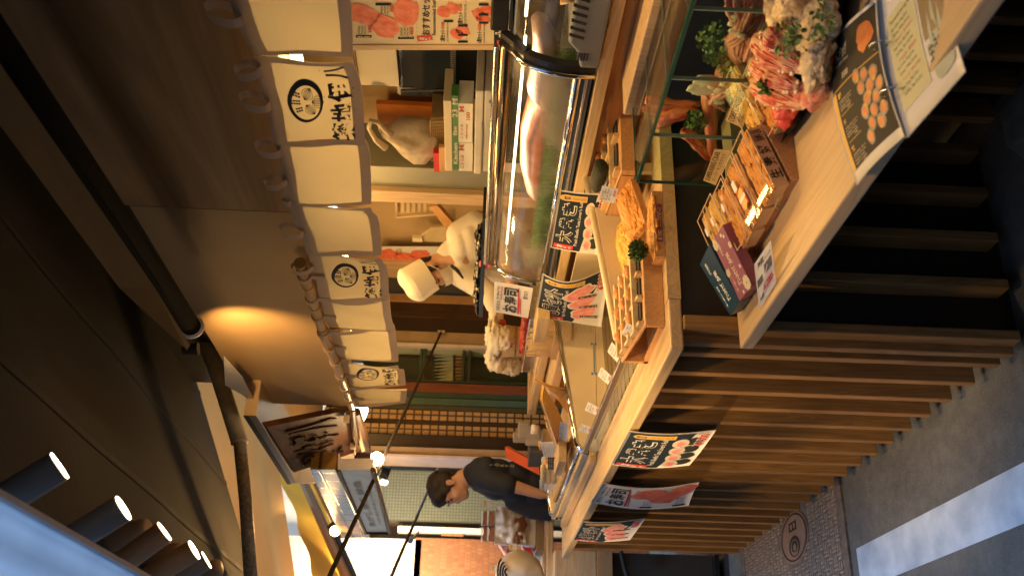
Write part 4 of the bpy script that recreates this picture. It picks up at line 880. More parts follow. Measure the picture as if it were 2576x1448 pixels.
# ================================================================== PRICE CARDS
def card(label, pts, depths, lines=5, price=True, group=None, gold=True, holder=True):
    P = [at(*p, Y=y) for p, y in zip(pts, depths)]; S = Surf(*P)
    if S.n.dot(CAMLOC - P[0]) < 0: S.n = -S.n
    t = base(S, 'price_card', label, 'price card', group, nu=1); mb, rr = MB(), random.Random(len(label))
    words = ['生うに串', 'Sea Urchin', 'まぐろ握り', 'Fresh Tuna', '食べ比べ', 'Assorted']
    for j in range(lines): S.text(mb, words[(j + len(label)) % 6], .16 if j else .3, .08 + .8 / (lines + (1 if price else 0)) * j, rr.uniform(.7, .92), .08 + .8 / (lines + 1) * j + .55 / (lines + 1), 0, .001)
    mb.build('lettering', BLACK, t)
    if price: mb = MB(); S.text(mb, '¥800', .45, .78, .92, .93, .02, .001); mb.build('price', mat('pink red ink' + str(len(MATS)), (.75, .12, .15), .5), t)
    if gold: mb = MB(); S.rect(mb, .07, .09, .2, .24, .001, 1); mb.build('gold_mark', YEL, t)
    return t
Q = lambda x, y: (1288 + x / 4, 724 + y / 4)
r1 = Y0 + .012
card('small price card with a pink picture leaning on the near skewer tray', [Q(1100, 460), Q(1160, 350), Q(1255, 555), Q(1325, 445)], [1.09, 1.09, 1.07, 1.07])
for lab, pts in (('price card clipped to the showcase rail next to the skewer tray', [Q(960, 640), Q(1005, 540), Q(1060, 750), Q(1100, 660)]), ('second price card from the skewer tray along the showcase rail', [Q(862, 880), Q(900, 795), Q(975, 980), Q(1005, 890)]), ('third price card along the showcase rail', [Q(733, 1230), Q(765, 1145), Q(852, 1285), Q(880, 1210)]), ('fourth price card, farthest on the showcase rail, near the round chrome corner', [Q(668, 1430), Q(695, 1365), Q(780, 1470), Q(803, 1410)])):
    card(lab, pts, [r1 + .03, r1 + .03, r1 + .01, r1 + .01], 3, True, 'price cards along the showcase rail', False)
T3 = lambda x, y: (1446.6 + x * .239, 251.6 + y * .239)
card('white price card with pink price leaning on the far right food tray', [T3(248, 1055), T3(285, 900), T3(410, 1088), T3(455, 940)], [1.40, 1.40, 1.38, 1.38], 4)
M7 = lambda x, y: (1950 * .6289 + x * .2824, 1250 * .6289 + y * .2824)
card('yellowish price card tilted on the wooden boat', [M7(633, 1130), M7(645, 968), M7(712, 1158), M7(722, 990)], [1.30, 1.30, 1.28, 1.28], 4, False, gold=True)
card('largest pale yellow price card in front of the plates beyond the boat', [M7(515, 1318), M7(465, 1155), M7(658, 1312), M7(612, 1150)], [1.32, 1.32, 1.30, 1.30], 5, False)
card('white price card with photo in front of the man in the navy shirt', [M7(455, 1590), M7(462, 1500), M7(595, 1665), M7(612, 1545)][:0] or [(1357.5, 1229), (1357.5, 1205), (1404, 1252), (1407, 1224)], [1.30, 1.30, 1.27, 1.27], 3, False)
# ================================================================== FOOD TRAYS on the corner of the counter
UNI = mat('sea urchin roe', (.86, .44, .11), .4, col2=(.68, .27, .05), vs=46, sss=.06, bump=.5, bs=240)
UNIY = mat('pale sea urchin roe', (.90, .62, .17), .4, col2=(.76, .42, .08), vs=46, sss=.06, bump=.5, bs=240)
FRY = mat('glazed morsel', (.50, .19, .05), .35, col2=(.66, .34, .12), vs=30)
SLATE = mat('black slate', (.03, .033, .034), .5, bump=.2)
WASABI = mat('wasabi', (.32, .42, .12), .6)
LEAF = mat('herb leaf', (.085, .17, .03), .5, col2=(.17, .25, .06), vs=30)
def lobes(mb, fn, n, r, rr, L=2.2):
    for i in range(n):
        a, b = rr.random(), rr.random(); p, u, nn = fn(a, b); v = nn.cross(u).normalized(); ang = rr.uniform(-.5, .5)
        x = (u * math.cos(ang) + v * math.sin(ang)); M = Matrix((x, nn.cross(x), nn)).transposed(); k = rr.uniform(.75, 1.2); mb.blob(p + nn * r * rr.uniform(-.1, .7), (r * L * k, r * k, r * .8 * k), .4, 5, i, 10, 7, M)
def wood_tray(label, C, Lp, Rp, hf, hb, seed, rolls=False, CZ=CZ):
    # C: foot corner nearest the camera, Lp: foot along the counter, Rp: foot towards the back
    o = at(*C, Z=CZ); ex = at(*Lp, Z=CZ) - o; ey = at(*Rp, Z=CZ) - o; ex = Vector((ex.x, 0, 0)); ey = Vector((0, ey.y, 0))
    t = thing('food_tray', label, 'food tray', (o.x + ex.x / 2, o.y + ey.y / 2, CZ)); up = Vector((0, 0, 1)); th = .009
    top = lambda a, b, h=0: o + ex * a + ey * b + up * (hf + (hb - hf) * a + h)
    mb = MB()
    mb.hexa([o + up * .0005, o + ey + up * .0005, o + ey + ex * .06 + up * .0005, o + ex * .06 + up * .0005] + [top(0, 0), top(0, 1), top(.06, 1), top(.06, 0)])
    mb.build('front_board', W_TRAY, t, bevel=.002)
    mb = MB(); mb.hexa([o + ex * .07, o + ex * .07 + ey * .07, o + ex + ey * .07, o + ex, top(.07, 0), top(.07, .07), top(1, .07), top(1, 0)]) if rolls else mb.hexa([o + ex * .07, o + ex * .07 + ey * .05, o + ex + ey * .05, o + ex, o + ex * .07 + up * .012, o + ex * .07 + ey * .05 + up * .012, o + ex + ey * .05 + up * .012, o + ex + up * .012])
    mb.hexa([o + ex * .94, o + ex * .94 + ey, o + ex + ey, o + ex, top(.94, 0), top(.94, 1), top(1, 1), top(1, 0)]); mb.build('side_board', W_TRAY, t)
    mb = MB(); mb.hexa([top(0, 0, -.004), top(0, 1, -.004), top(1, 1, -.004), top(1, 0, -.004), top(0, 0, .003), top(0, 1, .003), top(1, 1, .003), top(1, 0, .003)]); mb.build('top_board', W_TRAY, t, bevel=.002)
    mb = MB(); rr = random.Random(seed)
    for b0 in (.12, .42, .70): mb.hexa([top(.08, b0, .004), top(.08, b0 + .2, .004), top(.92, b0 + .2, .004), top(.92, b0, .004), top(.08, b0, .009), top(.08, b0 + .2, .009), top(.92, b0 + .2, .009), top(.92, b0, .009)])
    mb.build('slate', SLATE, t)
    mb = MB()
    for a0 in (.16, .40, .64, .86):
        mb.hexa([top(a0, .03, .010), top(a0, .97, .012), top(a0 + .05, .97, .012), top(a0 + .05, .03, .010), top(a0, .03, .024), top(a0, .97, .028), top(a0 + .05, .97, .028), top(a0 + .05, .03, .024)])
    for b0 in (.04, .36, .66, .94): mb.hexa([top(.05, b0, .004), top(.05, b0 + .035, .004), top(.95, b0 + .035, .004), top(.95, b0, .004), top(.05, b0, .018), top(.05, b0 + .035, .018), top(.95, b0 + .035, .018), top(.95, b0, .018)])
    mb.build('divider', W_TOP, t)
    for i, a0 in enumerate((.28, .52, .76)):
        for j, b0 in enumerate((.22, .52, .8)):
            if rolls and j == 0: continue
            mb = MB(); p = top(a0, b0, .024); mb.blob(p, (.013, .019, .013), .5, 3, seed + i * 5 + j, 12, 8)
            tag(mb.build('morsel', FRY, None, smooth=True), 'glazed brown morsel resting on %s' % ('the slate of the near skewer tray' if not rolls else 'the slate of the tray with the seaweed roll'), 'food', 'morsels on %s tray' % ('the near' if not rolls else 'the far right'))
    return t, top
tA, topA = wood_tray('wooden tray with glazed morsels on black slates at the counter corner', (1674, 819), (1628, 906), (1650, 652), .052, .075, 2)
tB, topB = wood_tray('wooden tray with a white dish and seaweed roll, right of the corner', (1600, 430), (1545, 550), (1563, 280), .040, .062, 5, True, CZ + .058)
mb = MB(); o_ = at(1600, 430, Z=CZ + .058)
for dx_, dy_ in ((-.03, .02), (-.03, .30), (-.25, .02), (-.25, .30)): mb = MB(); mb.box((o_.x + dx_ - .02, o_.y + dy_, CZ + .0005), (o_.x + dx_, o_.y + dy_ + .03, CZ + .058)); tag(mb.build('wood_stand', W_TOPZ), 'short pale wooden foot block under the right hand food tray', 'block', 'foot blocks under the right hand tray')
c = topB(.35, .18, .022); dish = thing('dish', 'white boat shaped dish holding a black seaweed roll and wasabi', 'dish', tuple(c))
dv = (topB(1, .12) - topB(0, .25)).normalized()
loft('dish_body', mat('white porcelain', (.8, .8, .76), .2), [(c - dv * .062 + Vector((0, 0, .008)), (0, .004, 0), (0, 0, .003)), (c - dv * .045, (0, .018, 0), (0, 0, .008)), (c, (0, .026, 0), (0, 0, .011)), (c + dv * .045, (0, .018, 0), (0, 0, .008)), (c + dv * .062 + Vector((0, 0, .008)), (0, .004, 0), (0, 0, .003))], dish)
q = c + Vector((.012, -.012, .026)) - dv * .016; rl = thing('seaweed_roll', 'black folded seaweed roll lying on the white dish', 'seaweed roll', tuple(q))
loft('nori_sheet', NORI, [(q - dv * .052, (0, .020, .006), (0, -.004, .016)), (q - dv * .048, (0, .026, .006), (0, -.005, .020)), (q, (0, .028, .006), (0, -.005, .021)), (q + dv * .048, (0, .026, .006), (0, -.005, .020)), (q + dv * .052, (0, .018, .006), (0, -.004, .015))], rl, amp=.15, fr=30)
mb = MB(); mb.blob(c + dv * .03 + Vector((0, -.006, .013)), (.012, .010, .007), .4, 3, 2); tag(mb.build('wasabi', WASABI, None, smooth=True), 'small green dab of wasabi at the end of the white dish', 'wasabi')
# sea urchin boxes
def uni_box(label, o, ex, ey, ez, h, seed, strip=None, yellow=False, heap=.010):
    t = thing('urchin_box', label, 'urchin box', tuple(o + (ex + ey) / 2)); u, v, n = ex.normalized(), ey.normalized(), ez.normalized(); th = .004; mb = MB()
    def slabx(a, b, c_, d): mb.hexa([o + a, o + a + b, o + a + b + c_, o + a + c_, o + a + d, o + a + b + d, o + a + b + c_ + d, o + a + c_ + d])
    slabx(n * .0005, ex, ey, n * th); slabx(n * th, ex, v * th, n * h); slabx(n * th + ey - v * th, ex, v * th, n * h); slabx(n * th + v * th, u * th, ey - v * 2 * th, n * h); slabx(n * th + v * th + ex - u * th, u * th, ey - v * 2 * th, n * h)
    mb.build('box', W_TRAY, t, bevel=.001)
    rr = random.Random(seed); mb = MB(); lobes(mb, lambda a, b: (o + ex * (.07 + .86 * a) + ey * (.07 + .86 * b) + n * (h * .8 + heap * math.sin(math.pi * a) * math.sin(math.pi * b)), v, n), int(330 * ex.length * ey.length * 60), .0072, rr, 2.6)
    mb.grid(lambda a, b: o + u * th + v * th + (ex - u * 2 * th) * a + (ey - v * 2 * th) * b + n * (h * .75), 1, 1); mb.build('urchin_roe', UNIY if yellow else UNI, t, smooth=True)
    return t
o = at(1675, 646, Z=CZ); e = at(1655, 512, Z=CZ); ey_ = Vector((0, e.y - o.y, 0)); ex_ = Vector((-.075, 0, 0))
t = uni_box('wooden box of sea urchin with a purple label strip, lying near the counter end', o, ex_, ey_, Vector((0, 0, 1)), .026, 4)
S = Surf(o + Vector((.0006, ey_.y * .22, .022)), o + Vector((.0006, ey_.y * .80, .022)), o + Vector((.0006, ey_.y * .22, .006)), o + Vector((.0006, ey_.y * .80, .006))); S.n = Vector((1, 0, 0))
mb = MB(); S.rect(mb, 0, 0, 1, 1, .0003); mb.build('label_strip', mat('purple label', (.25, .05, .09), .5), t); mb = MB(); S.text(mb, 'まうに', .05, .15, .3, .85, .03, .0008); S.text(mb, '北海道産生うに', .38, .2, .95, .5, .01, .0008); S.text(mb, '保存方法 要冷蔵', .38, .6, .9, .85, .01, .0008); mb.build('lettering', CREAM, t)
# leaning box, its roe facing the camera
p0, p1 = at(1630, 556, Z=CZ + .03), at(1583, 470, Z=CZ + .055)
v_a = Vector((-.02, .16, .035)); u_a = Vector((-.085, -.025, .035)); nn = v_a.cross(u_a).normalized(); nn = nn if nn.z > 0 else -nn
uni_box('tilted wooden box heaped with sea urchin, propped behind the labelled box', at(1640, 560, Z=CZ + .010) , u_a, v_a, nn, .022, 8, heap=.018)
o2 = at(1622, 655, Z=CZ + .012); t = uni_box('open wooden box heaped with pale sea urchin behind the parsley', o2 + Vector((-.02, 0, .006)), Vector((-.10, 0, .02)), Vector((0, .17, .015)), Vector((.1, 0, 1)).normalized(), .024, 12, None, True, .02)
mb = MB(); mb.box((o2.x - .12, o2.y + .0, CZ + .0005), (o2.x - .03, o2.y + .15, CZ + .016)); tag(mb.build('support_block', W_TRAY), 'wooden block under the box of pale sea urchin', 'block')
def herb(name, label, c, r, n, seed, stemv=None, size=.006, group=None, M=LEAF, flat=.7):
    t = thing(name, label, 'herb', tuple(c), group); rr = random.Random(seed); mb, ms = MB(), MB()
    for i in range(n):
        d = Vector((rr.gauss(0, 1), rr.gauss(0, 1), rr.gauss(0, 1) * flat)).normalized() * r * rr.random() ** .5; p = Vector(c) + d; a = Vector((rr.gauss(0, 1), rr.gauss(0, 1), rr.gauss(0, 1))).normalized(); b = a.orthogonal().normalized(); s_ = size * rr.uniform(.6, 1.3)
        k = a.cross(b); mb.add([p - a * s_, p - a * s_ * .3 + b * s_ * .65, p + a * s_ * .6 + b * s_ * .5 + k * s_ * .2, p + a * s_, p + a * s_ * .6 - b * s_ * .5 + k * s_ * .2, p - a * s_ * .3 - b * s_ * .65], [(0, 1, 2, 3, 4, 5)])
        if i % 6 == 0: ms.tube([Vector(c) + (stemv or Vector((0, 0, -r))) * .5, Vector(c) + d * .5, p], .0009, 5, False)
    mb.build('leaves', M, t); ms.build('stems', mat('stem %d' % len(MATS), (.22, .28, .08), .5), t); return t
PARS = mat('parsley', (.045, .10, .025), .6, col2=(.09, .16, .04), vs=60)
herb('parsley', 'curly dark green parsley sprig between the urchin boxes and the skewer tray', at(1604, 630, Z=CZ + .075), .030, 900, 3, size=.0042, M=PARS)
# ================================================================== LOW COUNTER GOODS
CLEAR = glassmat('clear plastic', (.98, .96, .92), .02, .008)
GY = 1.40
gA, gB = at(1604, 457, Y=GY), at(1748, 5, Y=GY)
gt = thing('glass_case', 'clear glass counter case with green edged panes over the meat and crab legs', 'glass case', (-1.7, 1.5, LZ))
GX0, GX1, GZ = gA.x, -.62, gA.z
for nm, a, b in (('front_pane', (GX0, GY, LZ + .002), (GX1, GY + .006, GZ)), ('side_pane', (GX0 + .001, GY + .007, LZ + .002), (GX0 + .007, GY + .25, GZ - .002)), ('top_pane', (GX0 + .001, GY + .007, GZ - .001), (GX1, GY + .25, GZ + .005))): box(a, b).build(nm, GLASS, gt)
mb = MB(); e = .004
mb.box((GX0 - .001, GY - .002, GZ - .004), (GX1, GY + .006, GZ + .004)); mb.box((GX0 - .003, GY - .002, LZ + .003), (GX0 + .003, GY + .005, GZ - .005)); mb.box((GX0 - .002, GY + .007, GZ + .0005), (GX0 + .004, GY + .25, GZ + .006))
mb.build('edge', GLASSE, gt)
for y in (340, 197, 22):
    mb = MB(); p = at(1640 + (340 - y) * .33, y, Y=GY); mb.box((p.x - .0015, GY - .003, LZ + .003), (p.x + .0015, GY + .007, GZ - .005)); mb.box((p.x - .0012, GY + .008, GZ + .006), (p.x + .0012, GY + .25, GZ + .008)); mb.build('pane_joint', mat('pane joint %d' % y, (.25, .36, .30), .2), gt)
# seaweed bed, crab legs, meat
SHELL = mat('crab shell', (.66, .09, .02), .3, col2=(.78, .27, .09), vs=20, bump=.2)
CRAB = mat('crab meat', (.78, .50, .34), .45, col2=(.66, .15, .09), vs=34, bump=.4, bs=120, sss=.1)
MEAT = mat('marbled beef', (.62, .16, .10), .4, col2=(.78, .46, .36), vs=44, bump=.2)
FAT = mat('pale fat', (.82, .70, .50), .45, var=.1, vs=40, sss=.1)
OYST = mat('oyster flesh', (.84, .68, .45), .3, col2=(.56, .42, .25), vs=34, bump=.7, bs=90, sss=.06)
BLKD = mat('black lacquer', (.015, .016, .015), .15)
def fibre(seed, d):
    m, tr_, p = _new('crab fibres %d' % seed); nn_, l = tr_.nodes, tr_.links; tc = nn_.new('ShaderNodeTexCoord'); mp = nn_.new('ShaderNodeMapping'); mp.vector_type = 'TEXTURE'
    mp.inputs['Rotation'].default_value = d.to_track_quat('X', 'Z').to_euler(); mp.inputs['Scale'].default_value = (.11, .011, .011); l.new(tc.outputs['Object'], mp.inputs[0])
    nz = nn_.new('ShaderNodeTexNoise'); nz.inputs['Scale'].default_value = 1.0; nz.inputs['Detail'].default_value = 6; nz.inputs['Distortion'].default_value = .6; l.new(mp.outputs[0], nz.inputs[0])
    rp = nn_.new('ShaderNodeValToRGB'); e = rp.color_ramp.elements; e[0].position = .38; e[0].color = (.55, .05, .03, 1); e[1].position = .70; e[1].color = (.80, .46, .30, 1); x = e.new(.54); x.color = (.66, .12, .07, 1)
    l.new(nz.outputs[0], rp.inputs[0]); l.new(rp.outputs[0], p.inputs['Base Color']); p.inputs['Roughness'].default_value = .3; bp = nn_.new('ShaderNodeBump'); bp.inputs['Strength'].default_value = .5; bp.inputs['Distance'].default_value = .004; l.new(nz.outputs[0], bp.inputs['Height']); l.new(bp.outputs[0], p.inputs['Normal']); return m
def leg(label, a, b, r, bend, seed, group='king crab legs behind the glass'):
    t = thing('king_crab', label, 'crab leg', tuple(a), group); a, b = Vector(a), Vector(b); d = b - a; n = Vector((0, -1, .25)).normalized(); sd_ = d.cross(n).normalized()
    rings, ring2 = [], []
    for i in range(9):
        u = i / 8; c = a + d * u + sd_ * bend * math.sin(math.pi * u); k = r * (1.0 - .45 * u) * (.55 if i in (0, 8) else 1) * (1 + .12 * math.sin(i * 2.3 + seed))
        rings.append((c, sd_ * k, n * k * .75)); ring2.append((c + n * k * .42, sd_ * k * .62, n * k * .5))
    loft('shell', SHELL, rings, t, 12, amp=.15, fr=60, seed=seed); loft('meat', fibre(seed + 50, d), ring2[:-1], t, 12, amp=.3, fr=90, seed=seed); return t
yg = GY + .10
G_ = lambda x, y, Y=yg: at(x, y, Y=Y)
leg('uppermost crab leg lying almost level, split open', G_(1624, 250, GY + .14), G_(1762, 262, GY + .12), .022, .012, 1)
leg('second crab leg from the top, dark red shell showing', G_(1616, 272, GY + .17), G_(1745, 285, GY + .14), .018, .008, 2)
leg('broad split crab leg curving up to the left', G_(1648, 312, GY + .11), G_(1760, 282, GY + .10), .028, -.014, 3)
leg('upright crab leg standing across the others in a V', G_(1782, 212, GY + .08), G_(1793, 398, GY + .06), .022, .0, 4)
leg('short crab leg slanting down to the tip of the V', G_(1722, 325, GY + .09), G_(1790, 402, GY + .07), .024, .0, 5)
mb = MB(); c = at(1800, 330, Z=LZ + .006); mb.box((GX0 + .015, GY + .012, LZ + .001), (GX1, GY + .24, LZ + .012)); tag(mb.build('seaweed_mat', NORI), 'dark mat lining the floor of the glass case', 'mat')
herb('herb_sprig', 'green sprig stuck among the crab legs', G_(1752, 305, GY + .05), .030, 150, 4, size=.008)
herb('herb_sprig', 'tall pale green herb bunch behind the glass beside the sliced beef', G_(1800, 110, GY + .10), .050, 260, 5, size=.007)
herb('herb_sprig', 'lower pale green herb bunch trailing over the beef', G_(1835, 150, GY + .09), .040, 220, 6, size=.006, M=mat('yellow herb', (.22, .24, .05), .5, col2=(.12, .18, .05), vs=30))
def meatpile(label, pts, Y, seed, r=.034, chips=9):
    c = at(*pts[0], Y=Y); t = thing('beef_portion', label, 'beef', tuple(c), 'beef portions in the glass case'); rr = random.Random(seed); mb, mf = MB(), MB()
    for x, y in pts:
        p = at(x, y, Y=Y + rr.uniform(-.02, .02)); M = Matrix.Rotation(rr.uniform(-.8, .8), 3, 'Y') @ Matrix.Rotation(rr.uniform(-.5, .5), 3, 'X')
        for q in range(3): mb.blob(p + Vector((rr.uniform(-.01, .01), 0, q * .008 - .008)), (r * 1.15, r * .75, r * .22), .35, 3.2, seed + q + int(x), 16, 8, M)
    for i in range(chips): p = at(pts[0][0] + rr.uniform(-18, 22), pts[0][1] + rr.uniform(-24, 30), Y=Y - .035); mf.blob(p, (.007, .004, .009), .5, 3, i)
    mb.build('slices', MEAT, t, smooth=True); mf.build('garlic_chips', FAT, t, smooth=True)
meatpile('sliced beef with garlic chips above the core center loin card', [(1803, 232), (1822, 222), (1815, 200), (1835, 205), (1795, 255)], GY + .08, 3)
meatpile('long bank of dark red beef further right behind the glass', [(1858, 60), (1875, 40), (1862, 85), (1885, 95), (1850, 30), (1880, 15), (1868, 110), (1890, 70), (1845, 130), (1895, 125), (1865, 0), (1890, 20)], GY + .06, 7)
mb = MB(); mb.blob(at(1776, 205, Y=GY + .08), (.016, .016, .03), .4, 4, 4); mb.blob(at(1768, 225, Y=GY + .07), (.018, .014, .036), .35, 4, 6); tag(mb.build('fat_cap', FAT, None, smooth=True), 'pale trimmed fat piece beside the upright crab leg', 'fat')
pt = thing('patterned_plate', 'white plate with dark green pattern under the sliced beef', 'plate', tuple(at(1845, 245, Y=GY + .05)))
mb = MB(); a, b = at(1868, 172, Y=GY + .04), at(1835, 292, Y=GY + .04); dv = (b - a)
mb.grid(lambda u, v: a + dv * u + Vector((0, -.006 + .06 * v, .014 * math.sin(math.pi * u) * -1 + .02 * (v - .5))) + Vector((.003 * math.sin(u * 40), 0, .004 * math.sin(u * 50))), 30, 4, .003)
mb.build('plate', mat('patterned porcelain', (.75, .72, .64), .25, col2=(.10, .16, .10), vs=45), pt, smooth=True)
# handwritten cardboard name cards
KRAFT = mat('straw card', (.66, .46, .20), .7, var=.08, vs=30)
def kraft(label, TL, TR, BL, BR, Y, lines):
    S = Surf(at(*TL, Y=Y + .02), at(*TR, Y=Y + .02), at(*BL, Y=Y), at(*BR, Y=Y)); S.n = -S.n if S.n.y > 0 else S.n
    t = thing('name_card', label, 'name card', root_of(S)); S.sheet('card', KRAFT, t, .002, 1, 1); mb = MB()
    for (tx, a0, b0, a1, b1) in lines: S.text(mb, tx, a0, b0, a1, b1, .004, .0012)
    mb.build('handwriting', BLACK, t)
kraft('straw coloured handwritten card reading SUPER KING CRAB', (1769, 454), (1797, 376), (1800, 466), (1838, 378), GY - .03, (('SUPER KING CRAB', .06, .10, .94, .46), ('スーパー キングクラブ', .1, .58, .9, .86)))
kraft('straw coloured handwritten card reading CORE CENTER LOIN', (1825, 303), (1863, 208), (1868, 322), (1902, 232), GY - .03, (('CORE CENTER LOIN', .05, .1, .96, .46), ('センターロース芯', .12, .55, .8, .88)))
# clear lidded packs
BOXW = mat('pack wood', (.74, .53, .32), .5, col2=(.62, .42, .23), vs=20)
def pack(label, o, seed, yellow=False, sticker=False, side=None, toptext=None):
    # o: near, street side foot; the pack runs back and is propped up towards the shop
    ex, ey = Vector((-.084, 0, 0)), Vector((0, .150, .050)); n = ex.cross(ey).normalized(); n = -n if n.z < 0 else n; h = .048; u, v = ex.normalized(), ey.normalized()
    t = thing('urchin_pack', label, 'urchin pack', tuple(o), 'clear lidded packs on the low counter'); mb = MB()
    f = lambda a, b, c: o + ex * a + ey * b + n * c
    def bx(a0, a1, b0, b1, c0, c1): mb.hexa([f(a0, b0, c0), f(a1, b0, c0), f(a1, b1, c0), f(a0, b1, c0), f(a0, b0, c1), f(a1, b0, c1), f(a1, b1, c1), f(a0, b1, c1)])
    bx(0, 1, 0, 1, 0, .004); bx(0, .05, 0, 1, .0042, .034); bx(.95, 1, 0, 1, .0042, .034); bx(.05, .95, 0, .03, .0042, .034); bx(.05, .95, .97, 1, .0042, .034); wb = mb.build('wood_box', BOXW, t)
    rr = random.Random(seed); mb = MB(); lobes(mb, lambda a, b: (f(.08 + .84 * a, .05 + .9 * b, .031), v, n), 150, .0058, rr, 2.6); mb.add([f(.05, .03, .029), f(.95, .03, .029), f(.95, .97, .029), f(.05, .97, .029)], [(0, 1, 2, 3)]); mb.build('urchin_roe', UNIY if yellow else UNI, wb, smooth=True)
    mb = MB(); bx(-.015, 1.015, -.008, 1.008, .035, h); ld = mb.build('lid', CLEAR, t, bevel=.003)
    mb = MB(); r_ = .0014
    for a, b in (((0, 0), (0, 1)), ((0, 1), (1, 1)), ((1, 1), (1, 0)), ((1, 0), (0, 0))): mb.tube([f(a[0], a[1], h), f(b[0], b[1], h)], r_, 6)
    mb.build('lid_rim', mat('rim plastic %d' % len(MATS), (.70, .55, .36), .15), ld)
    Sd = Surf(f(-.016, .0, .034), f(-.016, 1, .034), f(-.016, 0, .002), f(-.016, 1, .002)); Sd.n = -u
    if side: mb = MB(); [Sd.text(mb, w_, a0, .06, a1, .94, .02, .0008) for w_, a0, a1 in side]; mb.build('lettering', BLACK, wb)
    St = Surf(f(1, .95, h), f(0, .95, h), f(1, .05, h), f(0, .05, h)); St.n = n
    if sticker:
        mb = MB(); St.rect(mb, .30, .50, .85, .80, .0006, 1); mb.build('red_sticker', RED, ld); mb = MB(); St.ell(mb, .58, .65, .2, .2, .0012, 12, .5, 2); mb.build('gold_flower', YEL, ld); mb = MB(); St.rect(mb, .34, .61, .84, .68, .0018, 1); St.rect(mb, .28, .26, .52, .44, .0007, 1); mb.build('white_sticker', WHITE, ld)
    elif toptext: mb = MB(); St.text(mb, toptext, .42, .12, .56, .6, 0, .0006, vertical=True); St.ell(mb, .3, .3, .09, .09, .0006, 10); mb.build('lettering', WHITE, ld)
    return t
def footof(x, y, z): return at(x, y, Z=z)
pf = footof(1985, 462, LZ + .022); stp = Vector((-.0905, -.0, 0))
pack('clear pack of sea urchin nearest the camera, big black characters on its side', pf, 1, False, False, (('生', .12, .28), ('素', .33, .49), ('好', .54, .70), ('NAMA UNI', .76, .95)))
pack('clear pack with a red gold flower sticker, second from the camera', pf + stp + Vector((0, -.005, .002)), 2, False, True)
pack('clear pack with a column of white characters, third from the camera', pf + stp * 2 + Vector((0, -.012, .002)), 3, False, False, None, '極上生うに')
pack('clear pack of yellow sea urchin behind the purple box', pf + stp * 3 + Vector((0, .0, .006)), 4, True, False, None, '礼文')
pack('clear pack of golden sea urchin, farthest, half hidden by the blue box', pf + stp * 4 + Vector((0, .02, -.002)), 5, True, False, None, '極上')
pack('clear pack in the back row below the core center loin card', pf + Vector((.012, .17, .012)), 6, True, False, (('生', .1, .3),))
pack('clear pack half under the crab meat, nearest the dark dish', pf + Vector((.085, .135, -.01)), 7, False, False, (('生う', .08, .42),))
pr_ = thing('prop_board', 'pale wooden wedge stand under the row of clear packs', 'stand', (pf.x, pf.y, LZ)); mb = MB()
x0, x1 = pf.x + .005, pf.x + stp.x * 5
mb.hexa([(x0, pf.y + .01, LZ + .0005), (x0, pf.y + .15, LZ + .0005), (x1, pf.y + .15, LZ + .0005), (x1, pf.y + .01, LZ + .0005), (x0, pf.y + .01, LZ + .018), (x0, pf.y + .15, LZ + .066), (x1, pf.y + .15, LZ + .066), (x1, pf.y + .01, LZ + .018)]); mb.build('wedge', W_TRAY, pr_)
S = Surf(at(1949, 520, Z=LZ + .03), at(1974, 455, Z=LZ + .03), at(1958, 530, Z=LZ + .003), at(1986, 470, Z=LZ + .003)); S.n = -S.n if S.n.y > 0 else S.n
t = thing('name_card', 'small clear card with brush writing in front of the nearest pack', 'name card', root_of(S)); S.sheet('card', CREAM, t, .001, 1, 1); mb = MB(); S.text(mb, '生うに むらさき', .05, .2, .95, .8, .01, .0008); mb.build('handwriting', BLACK, t)
# blue and purple gift boxes, leaning on the packs
def gift(label, TL, TR, BL, BR, zt, zb, m, thick, title, sub, flowers, ink):
    P = [at(*p, Z=z) for p, z in ((TL, zt), (TR, zt), (BL, zb), (BR, zb))]; S = Surf(*P); S.n = -S.n if S.n.z < 0 else S.n
    t = thing('gift_box', label, 'gift box', root_of(S)); c = S.c; q = [c[2], c[3], c[1], c[0]]; mb = MB(); mb.hexa([p - S.n * thick for p in q] + [p for p in q]); t = mb.build('carton', m, t, bevel=.001)
    mb = MB(); S.text(mb, title, .40, .32, .66, .84, .03, .0008, vertical=True); S.text(mb, sub, .22, .10, .36, .30, .03, .0008, vertical=True); S.text(mb, '美味しい贈り物', .16, .50, .26, .88, .01, .0008, vertical=True); mb.build('lettering', ink, t)
    if flowers:
        mb = MB()
        for a, b, r_ in ((.12, .08, .17), (.85, .90, .22), (.10, .55, .12), (.92, .30, .1)):
            for k in range(9): q0 = k * .7; S.ell(mb, min(.97, max(.03, a + r_ * .6 * math.cos(q0))), min(.985, max(.015, b + r_ * .28 * math.sin(q0))), r_ * .42, r_ * .2, .0008, 8, 0, 0, q0)
        for a, b in ((.62, .05), (.75, .10), (.86, .62), (.42, .93)): S.rect(mb, a, b, a + .10, b + .05, .0009, 1)
        mb.build('flower_print', CREAM, t)
    return t
gift('purple flowered gift carton with white lettering, leaning beside the blue one', (1792, 610), (1817, 566), (1861, 758), (1891, 719), LZ + .105, LZ + .035, mat('mauve carton', (.30, .10, .17), .5), .030, 'まるごとうに', '北海道', True, CREAM)
gift('dark blue gift box with white lettering, leaning at the end of the low counter', (1760, 665), (1784, 614), (1837, 794), (1861, 759), LZ + .105, LZ + .035, mat('blue carton', (.012, .055, .11), .35), .034, 'まるごとうに', '北海道', False, WHITE)
